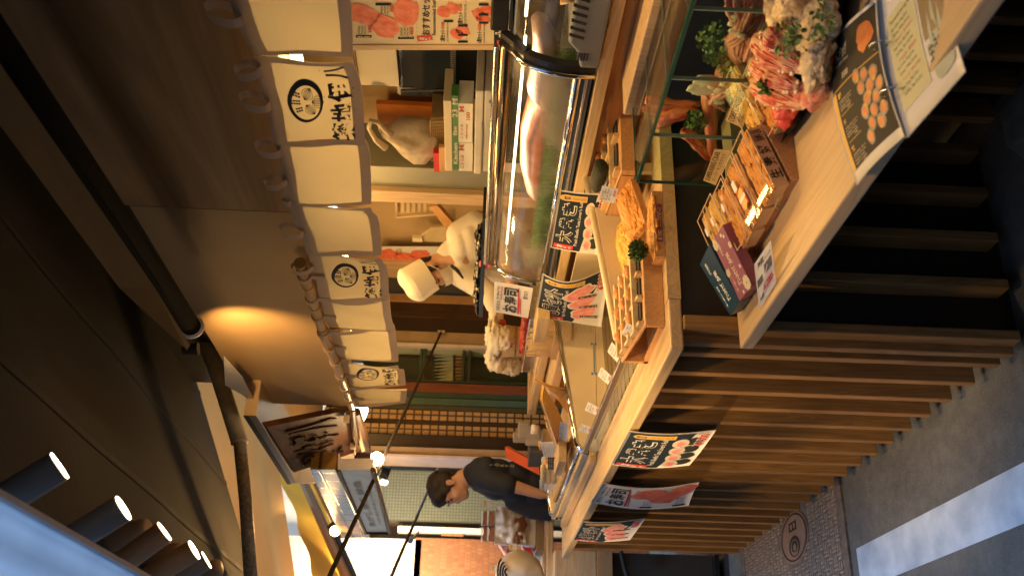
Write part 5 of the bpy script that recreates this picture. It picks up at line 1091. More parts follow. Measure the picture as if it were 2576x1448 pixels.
mb = MB(); mb.hexa([at(1800, 770, Z=LZ + .0005), at(1835, 790, Z=LZ + .0005), at(1870, 715, Z=LZ + .0005), at(1845, 690, Z=LZ + .0005)] + [at(1790, 760, Z=LZ + .03), at(1828, 782, Z=LZ + .014), at(1868, 712, Z=LZ + .014), at(1835, 680, Z=LZ + .03)]); tag(mb.build('stand_block', W_TRAY), 'plain wooden block propping up the two gift boxes', 'block')
S = Surf(at(1897, 665, Z=LZ + .055), at(1939, 603, Z=LZ + .055), at(1910, 779, Z=LZ + .004), at(1952, 711, Z=LZ + .004)); S.n = -S.n if S.n.y > 0 else S.n
t = base(S, 'price_card', 'white price card with two dark photos and a red price on the low counter edge', 'price card', nu=1)
mb = MB(); S.text(mb, '海肌', .18, .08, .55, .22, .02, .001); S.text(mb, 'Sea urchin', .6, .14, .92, .2, 0, .001); S.text(mb, '大箱', .12, .80, .36, .9, .02, .001); mb.build('lettering', BLACK, t)
mb = MB(); S.rect(mb, .08, .40, .40, .56, .001, 1); S.rect(mb, .52, .28, .92, .5, .001, 1); mb.build('photo', mat('dark photo', (.10, .08, .06), .4, col2=(.22, .16, .09), vs=60), t)
mb = MB(); S.text(mb, '¥12000-', .38, .62, .94, .80, .02, .001); mb.build('price', RED, t)
# dark dish with crab meat and oysters
pc = at(2010, 175, Z=LZ + .02); ds = thing('dark_dish', 'black lacquer leaf shaped dish with turned up rim under the crab meat and oysters', 'dish', (pc.x, pc.y, LZ))
def dishf(u, v):
    q = 2 * math.pi * u; r_ = v; x = .33 * r_ * math.cos(q) * (1 + .25 * math.cos(q)); y = .155 * r_ * math.sin(q)
    return Vector((pc.x + .06 - x, pc.y + .03 + y, LZ + .003 + .045 * max(0, r_ - .55) ** 1.4 * 1.6 + .006 * math.sin(5 * q) * r_))
MB().grid(dishf, 40, 8, .003).build('bowl', BLKD, ds, smooth=True)
mat('crab rind', (.80, .58, .36), .4, col2=(.66, .30, .13), vs=22, bump=.3, bs=90, sss=.08)
rr = random.Random(21)
def crabmeat(label, x0, y0, x1, y1, r, z, seed, dz=.075):
    a, b = at(x0, y0, Z=z + dz), at(x1, y1, Z=z); d = b - a; n = Vector((.55, -.55, .5)).normalized(); s_ = d.cross(n).normalized(); n = s_.cross(d).normalized(); n = n if n.y < 0 else -n
    t = thing('crab_claw', label, 'crab meat', tuple(a), 'pieces of crab meat on the dark dish'); q = random.Random(seed); N = 26
    def prof(u): return r * (math.sin(math.pi * (.10 + .84 * u)) ** .6) * (1.05 - .25 * u)
    rings = []
    for i in range(N + 1):
        u = i / N; k = prof(u) * (1 + .10 * noise.noise(Vector((u * 14, seed, 0)))); c = a + d * u + n * .010 * math.sin(math.pi * u); rings.append((c - n * k * .25, s_ * k, n * k * .62))
    loft('rind', MATS['crab rind'], rings, t, 22, amp=.22, fr=70, seed=seed)
    mb = MB()   # the cut face: fibres running along the piece, raised above the rind
    def face(u, v):
        w = (v - .5) * 2; k = prof(.06 + .88 * u) * .88; c = a + d * (.05 + .9 * u) + n * .010 * math.sin(math.pi * u); f = .006 * noise.noise(Vector((w * 9, u * 3, seed * 2))) + .003 * noise.noise(Vector((w * 30, u * 9, seed)))
        return c + s_ * k * w * (1 + .12 * noise.noise(Vector((u * 12, w, seed)))) + n * (k * .42 * math.sqrt(max(0, 1.08 - w * w)) + f)
    mb.grid(face, 40, 26); mb.build('cut_face', fibre(seed, d), t, smooth=True)
    mb = MB()
    for i in range(10): u = q.random(); sg = q.choice((-1, 1)); c = a + d * u + s_ * sg * prof(u) * .95 + n * prof(u) * .15; mb.blob(c, (.006, .005, .004), .7, 90, i + seed * 20, 8, 6)
    mb.build('edge_lumps', FAT, t, smooth=True)
crabmeat('split crab claw on top of the dark dish, dark red inside', 1893, 100, 2016, 176, .029, LZ + .085, 1)
crabmeat('crab claw in the middle of the dish with a pink striped face', 1888, 158, 2008, 222, .028, LZ + .068, 2)
crabmeat('lowest pink striped crab claw at the left end of the dish', 1890, 212, 2024, 264, .030, LZ + .048, 3)
crabmeat('small red crab piece under the herb on the dish', 1925, 78, 1968, 118, .024, LZ + .12, 4, .03)
mb = MB(); q = at(1978, 268, Z=LZ + .05)
for i in range(9): mb.blob(q + Vector((rr.uniform(-.05, .05), rr.uniform(-.02, .02), rr.uniform(-.012, .012))), (.02, .016, .016), .4, 4, i)
tag(mb.build('salmon_roe', mat('bright red roe', (.72, .05, .04), .2, col2=(.80, .16, .10), vs=50, sss=.15), None, smooth=True), 'bright red glossy roe at the left end of the dark dish', 'roe')
ospots = [(1960, 15), (1990, 10), (2035, 20), (2030, 60), (2045, 95), (2005, 95), (2018, 128), (2055, 160), (2068, 60)]
for i, (x, y) in enumerate(ospots):
    z = LZ + (.105 if x < 2005 else .07); mb = MB(); c = at(x, y, Z=z); M = Matrix.Rotation(rr.uniform(0, 3), 3, 'Z') @ Matrix.Rotation(rr.uniform(-.6, .6), 3, 'X'); k = rr.uniform(.85, 1.15)
    mb.blob(c, (.047 * k, .032 * k, .026), .5, 2.6, i + 2, 22, 14, M); mb.blob(c + M @ Vector((.006, -.006, .010)), (.032 * k, .022 * k, .020), .5, 4, i + 40, 16, 12, M)
    for q in range(9): an = q * .7; mb.blob(c + M @ Vector((.043 * k * math.cos(an), .029 * k * math.sin(an), .004 * math.sin(q * 2.3))), (.010, .007, .005), .6, 60, q + i * 15, 8, 6, M)
    tag(mb.build('oyster', OYST, None, smooth=True), 'plump pale oyster heaped on the dark dish beside the crab meat', 'oyster', 'oysters on the dark dish')
for i, (x, y) in enumerate(((2045, 245), (2020, 235), (2060, 228))):
    mb = MB(); mb.blob(at(x, y, Z=LZ + .05), (.032, .022, .02), .5, 5, i + 70, 16, 12); tag(mb.build('shell_meat', CRAB, None, smooth=True), 'reddish knobbly shellfish piece at the front of the dark dish', 'shellfish', 'shellfish pieces on the dark dish')
herb('herb_sprig', 'fresh green herb laid over the oysters', at(1985, 95, Z=LZ + .135), .045, 60, 9, size=.0065, flat=.35)
herb('herb_sprig', 'herb tendril trailing from the oysters towards the menu', at(2068, 42, Z=LZ + .105), .048, 45, 10, size=.007, flat=.3)
herb('herb_sprig', 'small green leaves tucked between two crab claws', at(1925, 215, Z=LZ + .12), .018, 70, 11, size=.007)
# open ring menu on the near end of the low counter
mn = thing('menu_book', 'open ring bound menu with a black urchin page and a pale green list page', 'menu', (-1.28, 1.05, LZ))
p = [at(2080, 115, Z=LZ + .030), at(2207, 0, Z=LZ + .026), at(2155, 466, Z=LZ + .007), at(2275, 343, Z=LZ + .004)]
top = p[1] + (p[1] - p[3]) * .0
p[1] = at(2204, -4, Z=LZ + .030)
S = Surf(*p, bend=lambda a, b: .012 * math.sin(math.pi * b) + .006 * math.sin(math.pi * a)); S.n = -S.n if S.n.z < 0 else S.n
MB().grid(lambda u, v: S.P(u, v), 12, 12, .002).build('left_page', WHITE, mn, smooth=True); mroot = mn; mn = [o for o in mroot.children][-1]
mb = MB(); S.rect(mb, .04, .03, .985, .93, .0008, 8); mb.build('dark_print', mat('dark page', (.035, .03, .022), .7, var=.2), mn)
mb = MB(); S.rect(mb, .0 + .04, .40, .125, .93, .0013, 6); S.rect(mb, .04, .385, .985, .392, .0014, 6)
for b in (.57, .76): S.rect(mb, .16, b, .45, b + .004, .0014, 6)
for k, ch in enumerate('鯛竹松'): S.text(mb, ch, .17, .42 + .185 * k, .24, .46 + .185 * k, .03, .0016)
for k in range(6): S.ell(mb, .60 + .36 * ((k * 37) % 10) / 10, .44 + .075 * k, .035, .035, .0016, 12, .3, k)
mb.build('gold_print', YEL, mn)
mb = MB()
S.text(mb, 'うにドッグ', .20, .12, .48, .21, .02, .0016); S.text(mb, 'Uni Urchin Oyster', .2, .225, .5, .255, .01, .0016); S.text(mb, '3500', .32, .31, .46, .35, .02, .0016)
for k in range(3):
    for j, (wd, a1) in enumerate((('生雲丹食べ比べ', .46), ('sea urchin tasting set', .44), ('Hokkaido / Russia', .40), ('fresh from the market', .42), ('7,000', .40))): S.text(mb, wd, .17 if j < 4 else .32, .475 + .185 * k + .017 * j * 1.1, a1, .489 + .185 * k + .017 * j * 1.1, .0, .0016)
mb.build('lettering', CREAM, mn)
mb = MB(); mb2 = MB(); mb3 = MB()
S.ell(mb, .80, .20, .14, .10, .0016, 24, .3, 3)
for k in range(14):
    a, b = .58 + .36 * ((k * 5) % 13) / 13, .42 + .46 * k / 14; S.ell(mb3, a, b, .065, .05, .0014, 16, .2, k + 30); S.ell(mb, a, b, .045, .034, .0018, 16, .35, k)
mb.build('urchin_photo', mat('orange urchin print', (.66, .17, .045), .4, col2=(.78, .33, .10), vs=40), mn); mb3.build('shell_photo', mat('shell print', (.20, .17, .15), .4, col2=(.42, .36, .28), vs=50), mn)
mb = MB(); S.ell(mb, .115, .105, .075, .075, .0018, 22, .0); S.poly(mb, [(.115 + .085 * (1 if k % 2 else .85) * math.cos(k * math.pi / 12), .105 + .085 * (1 if k % 2 else .85) * .75 * math.sin(k * math.pi / 12)) for k in range(24)], .0016); mb.build('new_seal', RED, mn)
mb = MB(); S.text(mb, 'NEW', .065, .085, .165, .125, .03, .0026); mb.build('seal_lettering', WHITE, mn)
e = at(2300, -75, Z=LZ + .020)
p2 = [at(2218, -8, Z=LZ + .022), at(2300, -115, Z=LZ + .024), at(2283, 345, Z=LZ + .002), at(2428, 180, Z=LZ - .018)]
p2[1] = p2[0] + (p2[3] - p2[2])
S2 = Surf(*p2, bend=lambda a, b: .008 * math.sin(math.pi * b)); S2.n = -S2.n if S2.n.z < 0 else S2.n
MB().grid(lambda u, v: S2.P(u, v), 10, 10, .002).build('right_page', WHITE, mroot, smooth=True); mn = [o for o in mroot.children if o.name.startswith('right_page')][0]
mb = MB(); S2.rect(mb, .06, .20, .56, .86, .0008, 8); mb.build('green_print', mat('pale green print', (.62, .62, .38), .5, var=.06), mn)
mb = MB(); S2.rect(mb, .60, .0, .97, .62, .0009, 8); mb.build('brown_photo', mat('brown photo print', (.16, .11, .06), .35, col2=(.36, .26, .14), vs=7), mn)
mb = MB()
for k, (a, b) in enumerate(((.70, .68), (.78, .60), (.86, .70))): S2.poly(mb, [(a - .05, b + .18), (a - .02, b - .10), (a + .01, b - .22), (a + .03, b - .04), (a + .05, b + .18)], .0013)
S2.ell(mb, .80, .82, .16, .10, .0014, 20, .3, 2); mb.build('leaf_photo', mat('grey green print', (.45, .50, .40), .5, var=.15), mn)
mb, mr_ = MB(), MB()
S2.text(mb, 'The second strong offer', .10, .25, .52, .285, .0, .0014)
for k in range(11): S2.text(mr_ if k in (2, 5, 8) else mb, ('Sea Urchin, King Crab', 'Oyster, White Shrimp', '4 pcs ¥4500', 'Fatty Tuna, Red Clam', 'Scallop, Sea Urchin', 'Combo ¥5800')[k % 6], .12 + .02 * (k % 3), .31 + .045 * k, .42 + .03 * (k % 3), .338 + .045 * k, 0, .0014)
S2.text(mb, '生うに丼', .62, .66, .96, .78, .02, .0018); mb.build('lettering', mat('dark green ink', (.06, .09, .06), .5), mn); mr_.build('red_lettering', mat('pink ink', (.7, .22, .18), .5), mn); mn = mroot
mb = MB()
for b in (.36, .70):
    c = S.P(1.0, b, .0); d1_ = (S.P(1, b) - S.P(.9, b)).normalized(); pts = [c + d1_ * (.018 * math.cos(q)) + Vector((0, 0, .004 + .014 * math.sin(q))) + d1_ * .006 for q in [i * 2 * math.pi / 14 for i in range(15)]]; mb.tube(pts, .0016, 6, False)
mb.build('ring', CHROME, mn, smooth=True)
mb = MB(); mb.grid(lambda u, v: S.P(.97 + .03 * u, v, -.004) * (1 - u) + S2.P(0, v, -.003) * u, 2, 10, .0015); mb.build('spine', mat('page edges', (.55, .5, .45), .6), mn)
# ================================================================== GOODS ON THE FAR PART OF THE COUNTERS
def CY(x, y, z): return at(x, y, Z=z)
# bundle of chopsticks in a stand
BK = zc1
hz = thing('chopstick_holder', 'open pale wooden holder packed with bamboo chopsticks beside the showcase', 'chopstick holder', tuple(at(1402, 880, Y=1.62)))
cb0, cb1 = at(1404, 905, Y=1.62), at(1400, 852, Y=1.62); lx = cb0.x; rx = cb1.x
mb = MB(); mb.box((min(lx, rx), 1.62, cb0.z - .01), (max(lx, rx), 1.70, cb0.z + .035)); mb.build('box', W_TOP, hz)
rr = random.Random(5)
for i in range(34):
    x = min(lx, rx) + .01 + (abs(rx - lx) - .02) * ((i % 12) / 11); y = 1.632 + .024 * (i // 12); a = Vector((x, y, cb0.z + .036)); b = a + Vector((rr.uniform(-.006, .006) + .06 * (x - (lx + rx) / 2), rr.uniform(-.006, .006), .105 + rr.uniform(-.008, .008)))
    mb = MB(); mb.tube([a, b], [.0035, .0042], 6); tag(mb.build('chopsticks', mat('bamboo stick', (.74, .58, .34), .5, var=.12) if i == 0 else MATS['bamboo stick']), 'pale bamboo chopsticks standing in the wooden holder', 'chopsticks', 'chopsticks in the holder')
# cutting boards
def board(label, pts, y0, y1, th):
    P = [at(*pts[0], Y=y0), at(*pts[1], Y=y0), at(*pts[2], Y=y1), at(*pts[3], Y=y1)]; z = sum(p.z for p in P) / 4; q = [Vector((p.x, p.y, P[0].z)) for p in P]; mb = MB(); mb.hexa([v - Vector((0, 0, th)) for v in q] + q); return tag(mb.build('cutting_board', W_TOPY, bevel=.003), label, 'cutting board')
zb_t = at(1330, 1000, Y=1.72).z
mb = MB(); mb.box((at(1380, 1030, Y=1.60).x, 1.60, at(1392, 1028, Y=1.60).z), (at(1375, 850, Y=1.60).x, 1.92, at(1372, 1028, Y=1.60).z)); cb = tag(mb.build('cutting_board', W_TOP, bevel=.004), 'thick pale cutting board below, nearest the street', 'cutting board')
za = at(1368, 1026, Y=1.64).z
mb = MB(); mb.box((at(1335, 1026, Y=1.80).x, 1.76, at(1350, 1026, Y=1.78).z), (at(1335, 850, Y=1.78).x, 2.1, at(1328, 1026, Y=1.78).z)); tag(mb.build('cutting_board', W_TOP, bevel=.004), 'thinner cutting board behind, carrying the steel tray', 'cutting board')
# steel tray with red tuna
ty = 1.84; t0, t1 = at(1340, 936, Y=ty), at(1335, 800, Y=ty); zt0 = at(1344, 930, Y=ty).z; zt1 = at(1313, 930, Y=ty).z
tr = thing('steel_tray', 'shallow steel tray with a strip of red tuna on the cutting boards', 'tray', (t0.x, ty, zt0)); mb = MB()
X0_, X1_ = min(t0.x, t1.x), max(t0.x, t1.x)
mb.box((X0_, ty, zt0), (X1_, ty + .2, zt0 + .004)); mb.box((X0_, ty, zt0 + .004), (X1_, ty + .003, zt1)); mb.box((X0_, ty + .197, zt0 + .004), (X1_, ty + .2, zt1)); mb.box((X0_, ty + .003, zt0 + .004), (X0_ + .003, ty + .197, zt1)); mb.box((X1_ - .003, ty + .003, zt0 + .004), (X1_, ty + .197, zt1)); mb.build('pan', STEEL, tr)
mb = MB(); mb.tube([(X0_, ty, zt1), (X1_, ty, zt1)], .004, 8); mb.tube([(X0_, ty, zt1), (X0_, ty + .2, zt1)], .004, 8); mb.build('rim', CHROME, tr)
mb = MB(); a, b = at(1316, 880, Y=ty + .08), at(1322, 800, Y=ty + .08)
for i in range(7): mb.blob(a.lerp(b, i / 6) + Vector((0, 0, -.005)), (.04, .03, .026), .4, 6, i)
tag(mb.build('tuna_strip', mat('deep red tuna', (.42, .05, .025), .3, var=.3, vs=40), None, smooth=True), 'dark red tuna pieces lying in the steel tray', 'tuna')
# rice tub wrapped in white cloth
ry = 2.02; c = at(1290, 858, Y=ry); r_ = 75 * (c - CAMLOC).length / FPX / 2
tub = thing('rice_tub', 'round wooden rice tub with a copper hoop behind the steel tray', 'rice tub', (c.x, c.y, c.z - .1))
zb0_, zb1_ = at(1318, 858, Y=ry).z, at(1262, 858, Y=ry).z
mb = MB(); mb.lathe((c.x, ry, zb0_), (0, 0, 1), [(0, r_ * .95), (zb1_ - zb0_, r_ * 1.12), (zb1_ - zb0_, r_ * 1.0), (.01, r_ * .85)], 28); mb.build('tub', W_TOPZ, tub, smooth=False)
mb = MB(); mb.lathe((c.x, ry, zb0_ + (zb1_ - zb0_) * .35), (0, 0, 1), [(0, r_ * 1.025), (.008, r_ * 1.03)], 28); mb.build('hoop', mat('copper hoop', (.45, .22, .10), .35, .8), tub)
CLOTH = mat('white kitchen cloth', (.78, .72, .60), .85, var=.06, bump=.2, bs=60)
mb = MB()
for dx_, dy_, dz_, a_, b_, c_ in ((.0, .02, .045, .15, .12, .035), (-.13, -.05, .02, .06, .08, .06), (-.17, -.06, -.03, .05, .06, .06), (-.19, -.07, -.075, .035, .05, .04), (.12, -.04, .03, .07, .08, .045), (.15, -.05, -.01, .045, .06, .05), (.03, .02, .06, .09, .06, .03)):
    mb.blob((c.x + dx_, ry + dy_, zb1_ + dz_), (a_, b_, c_), .5, 5, int(dx_ * 99) + 30, 26, 18)
tag(mb.build('cloth', CLOTH, None, smooth=True), 'crumpled white cloth draped over the rice tub', 'cloth')
# lidded boxes beside the poster
mb = MB(); a, b = at(1372, 862, Y=1.58), at(1352, 800, Y=1.58); mb.box((a.x, 1.58, a.z), (b.x, 1.68, b.z)); tag(mb.build('wood_box', W_TOP, bevel=.004), 'small pale wooden box between the chopsticks and the curling poster', 'box')
# wooden sushi boat
by_ = 1.38; zb__ = CZ + .0
bt_ = thing('sushi_boat', 'yellow cypress sushi boat with a tall curved prow holding garnish', 'sushi boat', tuple(at(1425, 1060, Y=by_)))
def plank(px, y0, dy, bow):
    # a bent board: its outline at real size in the plane of the boat side, curved in depth
    n = len(px) // 2; A = px[:n]; B = px[n:][::-1]
    def f(u, v):
        k = u * (n - 1); i = min(int(k), n - 2); a = Vector((*A[i], 0)).lerp(Vector((*A[i + 1], 0)), k - i); b = Vector((*B[i], 0)).lerp(Vector((*B[i + 1], 0)), k - i); p = a.lerp(b, v)
        return at(p.x, p.y, Y=y0) + Vector((0, bow * math.sin(math.pi * u) + dy * v, 0))
    return MB().grid(f, 24, 6, .012)
plank([(1343, 953), (1366, 957), (1392, 967), (1424, 982), (1428, 1050), (1408, 1012), (1380, 982), (1345, 964)], by_, .02, -.02).build('prow', W_CYP, bt_, smooth=True)
plank([(1368, 970), (1402, 1010), (1424, 1060), (1432, 1125), (1412, 1128), (1396, 1060), (1380, 1010), (1364, 976)], by_ - .02, -.05, -.03).build('hull_side', W_CYP, bt_, smooth=True)
plank([(1362, 985), (1376, 1030), (1394, 1090), (1404, 1130), (1410, 1130), (1400, 1090), (1384, 1030), (1370, 985)], by_ + .10, -.02, .02).build('hull_side', W_CYP, bt_, smooth=True)
gcol = [FRY, UNI, WASABI, OYST, MEAT, W_TOP]
for i in range(22):
    u = rr.random(); p = at(1372 + 26 * u + rr.uniform(-8, 10), 1015 + 125 * u, Y=by_ + .1 + rr.uniform(-.05, .05)); mb = MB(); mb.blob(p, (rr.uniform(.014, .024), .016, rr.uniform(.010, .016)), .4, 4, i, 10, 8)
    k = rr.choice([0, 0, 1, 2, 3, 4]); tag(mb.build('sushi_piece', gcol[k], None, smooth=True), '%s lying in the yellow wooden boat' % ['brown glazed morsel', 'orange urchin piece', 'green garnish', 'pale oyster piece', 'red slice of meat'][k], 'sushi', 'food pieces in the wooden boat')
a_, b_ = at(1440, 1196, Y=1.19), at(1440, 1162, Y=1.19); mb = MB(); mb.box((a_.x, 1.19, CZ + .087), (b_.x, 1.29, CZ + .125)); tag(mb.build('wood_block', W_TOP, bevel=.003), 'yellowish wooden block beside the rounded chrome corner', 'block')
for k, (x, y, rx_) in enumerate(((1378, 1165, 42), (1366, 1118, 24))):
    c = at(x, y, Y=1.36); r2_ = rx_ * .5 * (c - CAMLOC).length / FPX
    t = thing('plate', ['oval green rimmed plate of sushi before the man', 'small pale plate behind the large price card'][k], 'plate', tuple(c))
    ax = Vector((.25, -.5, .8)).normalized(); mb = MB(); mb.lathe(c, ax, [(0, r2_ * .6), (.008, r2_), (.011, r2_ * .96), (.004, r2_ * .55)], 24); mb.build('dish', mat('pale green ware %d' % k, (.55, .58, .42), .3), t, smooth=True)
    mb = MB()
    for i in range(5): mb.blob(c + ax * .012 + Vector((rr.uniform(-.6, .6) * r2_, rr.uniform(-.3, .3) * r2_, rr.uniform(-.2, .2) * r2_)), (.02, .014, .012), .4, 4, i)
    mb.build('food', FRY, t, smooth=True)
st_ = thing('bamboo_rolls', 'pale basketwork tray with wrapped rolls in front of the man', 'tray', tuple(at(1395, 1195, Y=1.28)))
mb = MB(); 
for i in range(4): a, b = at(1366 + i * 13, 1172, Y=1.28), at(1366 + i * 13, 1212, Y=1.27); mb.tube([a, b], .013, 10)
mb.build('roll', mat('pale roll', (.66, .56, .34), .6, var=.15, vs=30), st_, smooth=True)
mb = MB(); a, b = at(1418, 1160, Y=1.27), at(1412, 1255, Y=1.27); mb.box((b.x, 1.22, a.z - .012), (a.x, 1.40, a.z)); mb.build('tray', W_TOP, st_)
mb = MB(); S_ = Surf(at(1378, 1180, Y=1.26), at(1378, 1150, Y=1.26), at(1398, 1180, Y=1.26), at(1398, 1150, Y=1.26)); S_.n = -S_.n if S_.n.y > 0 else S_.n
S_.sheet('card', BLACK, st_, .001, 1, 1); mb = MB(); [S_.text(mb, w_, .1, .1 + .28 * i, .9, .28 + .28 * i, 0, .001) for i, w_ in enumerate(('Fresh sushi', '本日', 'set menu'))]; mb.build('card_lettering', CREAM, st_)
# far end clutter: folders, till
fo = thing('folder', 'orange red folder leaning at the back of the far counter', 'folder', tuple(at(1320, 1140, d=5.6)))
a, b = at(1274, 1122, d=5.6), at(1358, 1165, d=5.5); dn = Vector((-.02, -.06, -.01)); mb = MB(); up_ = (b - a).normalized().cross(dn.normalized()) * .022; mb.hexa([a - up_, b - up_, b - up_ + dn * 1., a - up_ + dn * 1., a + up_, b + up_, b + up_ + dn * 1., a + up_ + dn * 1.]); mb.build('cover', mat('orange red cover', (.70, .10, .02), .4), fo)
a2_, b2_ = a - up_ * 1.05 * (1 if up_.z > 0 else -1), b - up_ * 1.05 * (1 if up_.z > 0 else -1); mb = MB(); mb.hexa([a2_ - up_ * .6, b2_ - up_ * .6, b2_ - up_ * .6 + dn * .9, a2_ - up_ * .6 + dn * .9, a2_, b2_, b2_ + dn * .9, a2_ + dn * .9]); mb.build('pages', CREAM, fo)
ti = thing('card_reader', 'grey till machine with paper roll and small boxes behind the boat', 'till', tuple(at(1340, 1085, d=5.3)))
mb = MB()
for x, y, sx_, sy_, sz_ in ((1330, 1085, .07, .07, .12), (1318, 1072, .05, .05, .06), (1345, 1100, .09, .06, .10), (1318, 1100, .05, .05, .12)): mb.obox(at(x, y, d=5.3), (sx_, sy_, sz_), Matrix.Rotation(.4 + x * .01, 3, 'Z'))
mb.build('body', mat('grey till', (.30, .28, .26), .5), ti, bevel=.006)
mb = MB(); a = at(1336, 1078, d=5.2); b = at(1352, 1080, d=5.2); mb.tube([a, b], .026, 14); mb.build('paper_roll', WHITE, ti, smooth=True)
mb = MB(); mb.obox(at(1352, 1125, d=5.4), (.16, .16, .10), Matrix.Rotation(.3, 3, 'Z')); tag(mb.build('dark_box', DKGREY, bevel=.006), 'dark box with small printed labels next to the folder', 'box')
# bamboo shelf end past the counter
# ================================================================== BACK OF THE SHOP
BWY = 3.0
tag(box((-6.25, BWY, 0), (.4, BWY + .1, 2.7)).build('back_wall', TAN), 'plain tan back wall behind the shelves and the chef', 'wall')
tag(box((-6.25, 1.55, 2.52), (.4, BWY, 2.6)).build('shop_ceiling', mat('shop ceiling', (.35, .25, .14), .8)), 'plain ceiling over the inside of the shop', 'ceiling')
flr = box((-6.2, 1.8, 0), (.4, 3.0, .02)).build('floor', CONC); tag(flr, kind='structure')
def vpost(name, label, cat, y0, y1, X=None, Y=None, m=W_TOPZ, dep=.1, z0=.0, z1=2.5, dx=0):
    # upright post between two picture lines at mid height
    if Y is not None: a, b = at(1085, y0, Y=Y), at(1085, y1, Y=Y); o = box((b.x, Y, z0), (a.x, Y + dep, z1))
    else: a, b = at(1120, y0, X=X), at(1120, y1, X=X); o = box((X, b.y, z0), (X - dep, a.y, z1))
    return tag(o.build(name, m, bevel=.003), label, cat)
# right of the chef, on the back wall line
vpost('steel_pillar', 'grey green steel pillar left of the white bag', 'pillar', 424, 485, Y=2.55, m=mat('grey green metal', (.30, .30, .22), .4, .4, var=.05), dep=.25)
vpost('wood_post', 'pale wooden post just left of the grey pillar', 'post', 486, 513, Y=2.52, m=W_TOPZ, dep=.1)
vpost('wood_post', 'tan wooden post behind the chef at the hat', 'post', 665, 702, Y=2.9, m=W_TRAY if False else W_TOPZ, dep=.09)
vpost('sliding_door', 'dark grey sliding door panel left of the chef', 'door', 702, 742, Y=2.95, m=mat('dark grey panel', (.085, .08, .075), .5), dep=.04)
# black glass door fridge
fr = thing('glass_door_fridge', 'black framed glass door fridge with rounded corner below the steel hood', 'fridge', (-2.6, 2.8, 1.5))
a, b = at(998, 245, Y=2.7), at(1262, 60, Y=2.7)
z_b = zc1
MB().box((a.x, 2.70, b.z), (a.x + 1.6, 2.95, a.z)).build('body', BLACKG, fr, bevel=.02)
a3, b3 = at(1014, 218, Y=2.69), at(1262, 60, Y=2.69); box((a3.x, 2.692, b3.z), (a3.x + 1.3, 2.699, a3.z)).build('door_glass', mat('dark door glass', (.02, .026, .03), .06), fr)
mb = MB()
for i in range(34):
    p = at(1140, 214 - i * 5, Y=2.688); mb.box((p.x - .004, 2.688, p.z - .012), (p.x + .003, 2.691, p.z + .012))
mb.build('shelf_rail', mat('fridge shelf rail', (.16, .17, .17), .4), fr)
mb = MB(); mb.tube([at(1010, 228, Y=2.688), at(1245, 226, Y=2.688)], .006, 6); mb.build('frame_highlight', DKGREY, fr)
hd = thing('steel_hood', 'brushed steel panel above the black fridge, reflecting a lamp', 'steel panel', (-2.6, 2.72, 1.9))
a, b = at(905, 215, Y=2.66), at(992, 60, Y=2.66); box((a.x, 2.66, b.z), (a.x + 1.4, 2.9, a.z)).build('panel', mat('satin steel', (.20, .18, .13), .42, 1., var=.05), hd, bevel=.004)
mb = MB(); a, b = at(880, 116, Y=2.64), at(900, 215, Y=2.64); mb.box((b.x, 2.64, at(900, 215, Y=2.64).z), (b.x + 1.4, 2.655, at(880, 116, Y=2.64).z)); mb.build('trim', W_RED, hd)
mb = MB(); a, b = at(1000, 300, Y=2.95), at(935, 215, Y=2.95)
# shelf with goods beside the fridge
sh = thing('side_shelf', 'grey steel shelf unit under the boxes and the white cooler', 'shelf', (-3.4, 2.45, 1.2))
a, b = at(1192, 436, Y=2.45), at(1192, 232, Y=2.45); box((a.x, 2.45, zc1), (b.x, 2.95, a.z - .22)).build('cabinet', mat('shelf grey', (.33, .32, .29), .45), sh)
cl_ = thing('cooler_box', 'white cooler box with a blue emblem behind the fish case', 'cooler', tuple(at(1245, 330, Y=2.40)))
a, b = at(1192, 432, Y=2.40), at(1250, 232, Y=2.40); box((a.x, 2.40, zc1), (b.x, 2.7, a.z - .035)).build('tub', mat('white plastic', (.62, .60, .56), .35), cl_, bevel=.01)
mb = MB(); mb.box((a.x - .008, 2.392, a.z - .033), (b.x + .01, 2.705, a.z)); mb.build('lid', mat('white plastic lid', (.68, .66, .62), .3), cl_, bevel=.006)
mb = MB(); c = at(1240, 256, Y=2.399); mb.add([c + Vector((x, 0, z)) for x, z in ((-.022, .008), (-.012, .008), (-.010, .016), (.010, .016), (.012, .008), (.022, .008), (.022, -.008), (-.022, -.008))], [tuple(range(8))]); mb.build('emblem', mat('blue emblem', (.10, .22, .34), .4), cl_)
mb = MB(); mb.tube([at(1212, 428, Y=2.398), at(1214, 330, Y=2.396), at(1208, 250, Y=2.398)], .004, 6); mb.build('lid_groove', GREY, cl_)
def carton(label, x0, y0, x1, y1, Y, dep, m, words, wm, name='carton'):
    a, b = at(x0, y0, Y=Y), at(x1, y1, Y=Y); t = thing(name, label, 'carton', (a.x, Y, b.z)); box((min(a.x, b.x), Y, min(a.z, b.z)), (max(a.x, b.x), Y + dep, max(a.z, b.z))).build('box', m, t, bevel=.002)
    S = Surf((min(a.x, b.x), Y, max(a.z, b.z)), (max(a.x, b.x), Y, max(a.z, b.z)), (min(a.x, b.x), Y, min(a.z, b.z)), (max(a.x, b.x), Y, min(a.z, b.z))); S.n = Vector((0, -1, 0)); mb = MB()
    for w_, a0, b0, a1, b1 in words: S.text(mb, w_, a0, b0, a1, b1, .02, .0015)
    if words: mb.build('lettering', wm, t)
    return t
carton('green kitchen film carton marked 23 M on top of the white boxes', 1138, 428, 1153, 242, 2.44, .06, mat('green carton', (.08, .26, .07), .4), (('Kitchen', .1, .2, .4, .85), ('film', .5, .2, .62, .8), ('23', .74, .1, .84, .9), ('M', .9, .1, .97, .9)), WHITE)
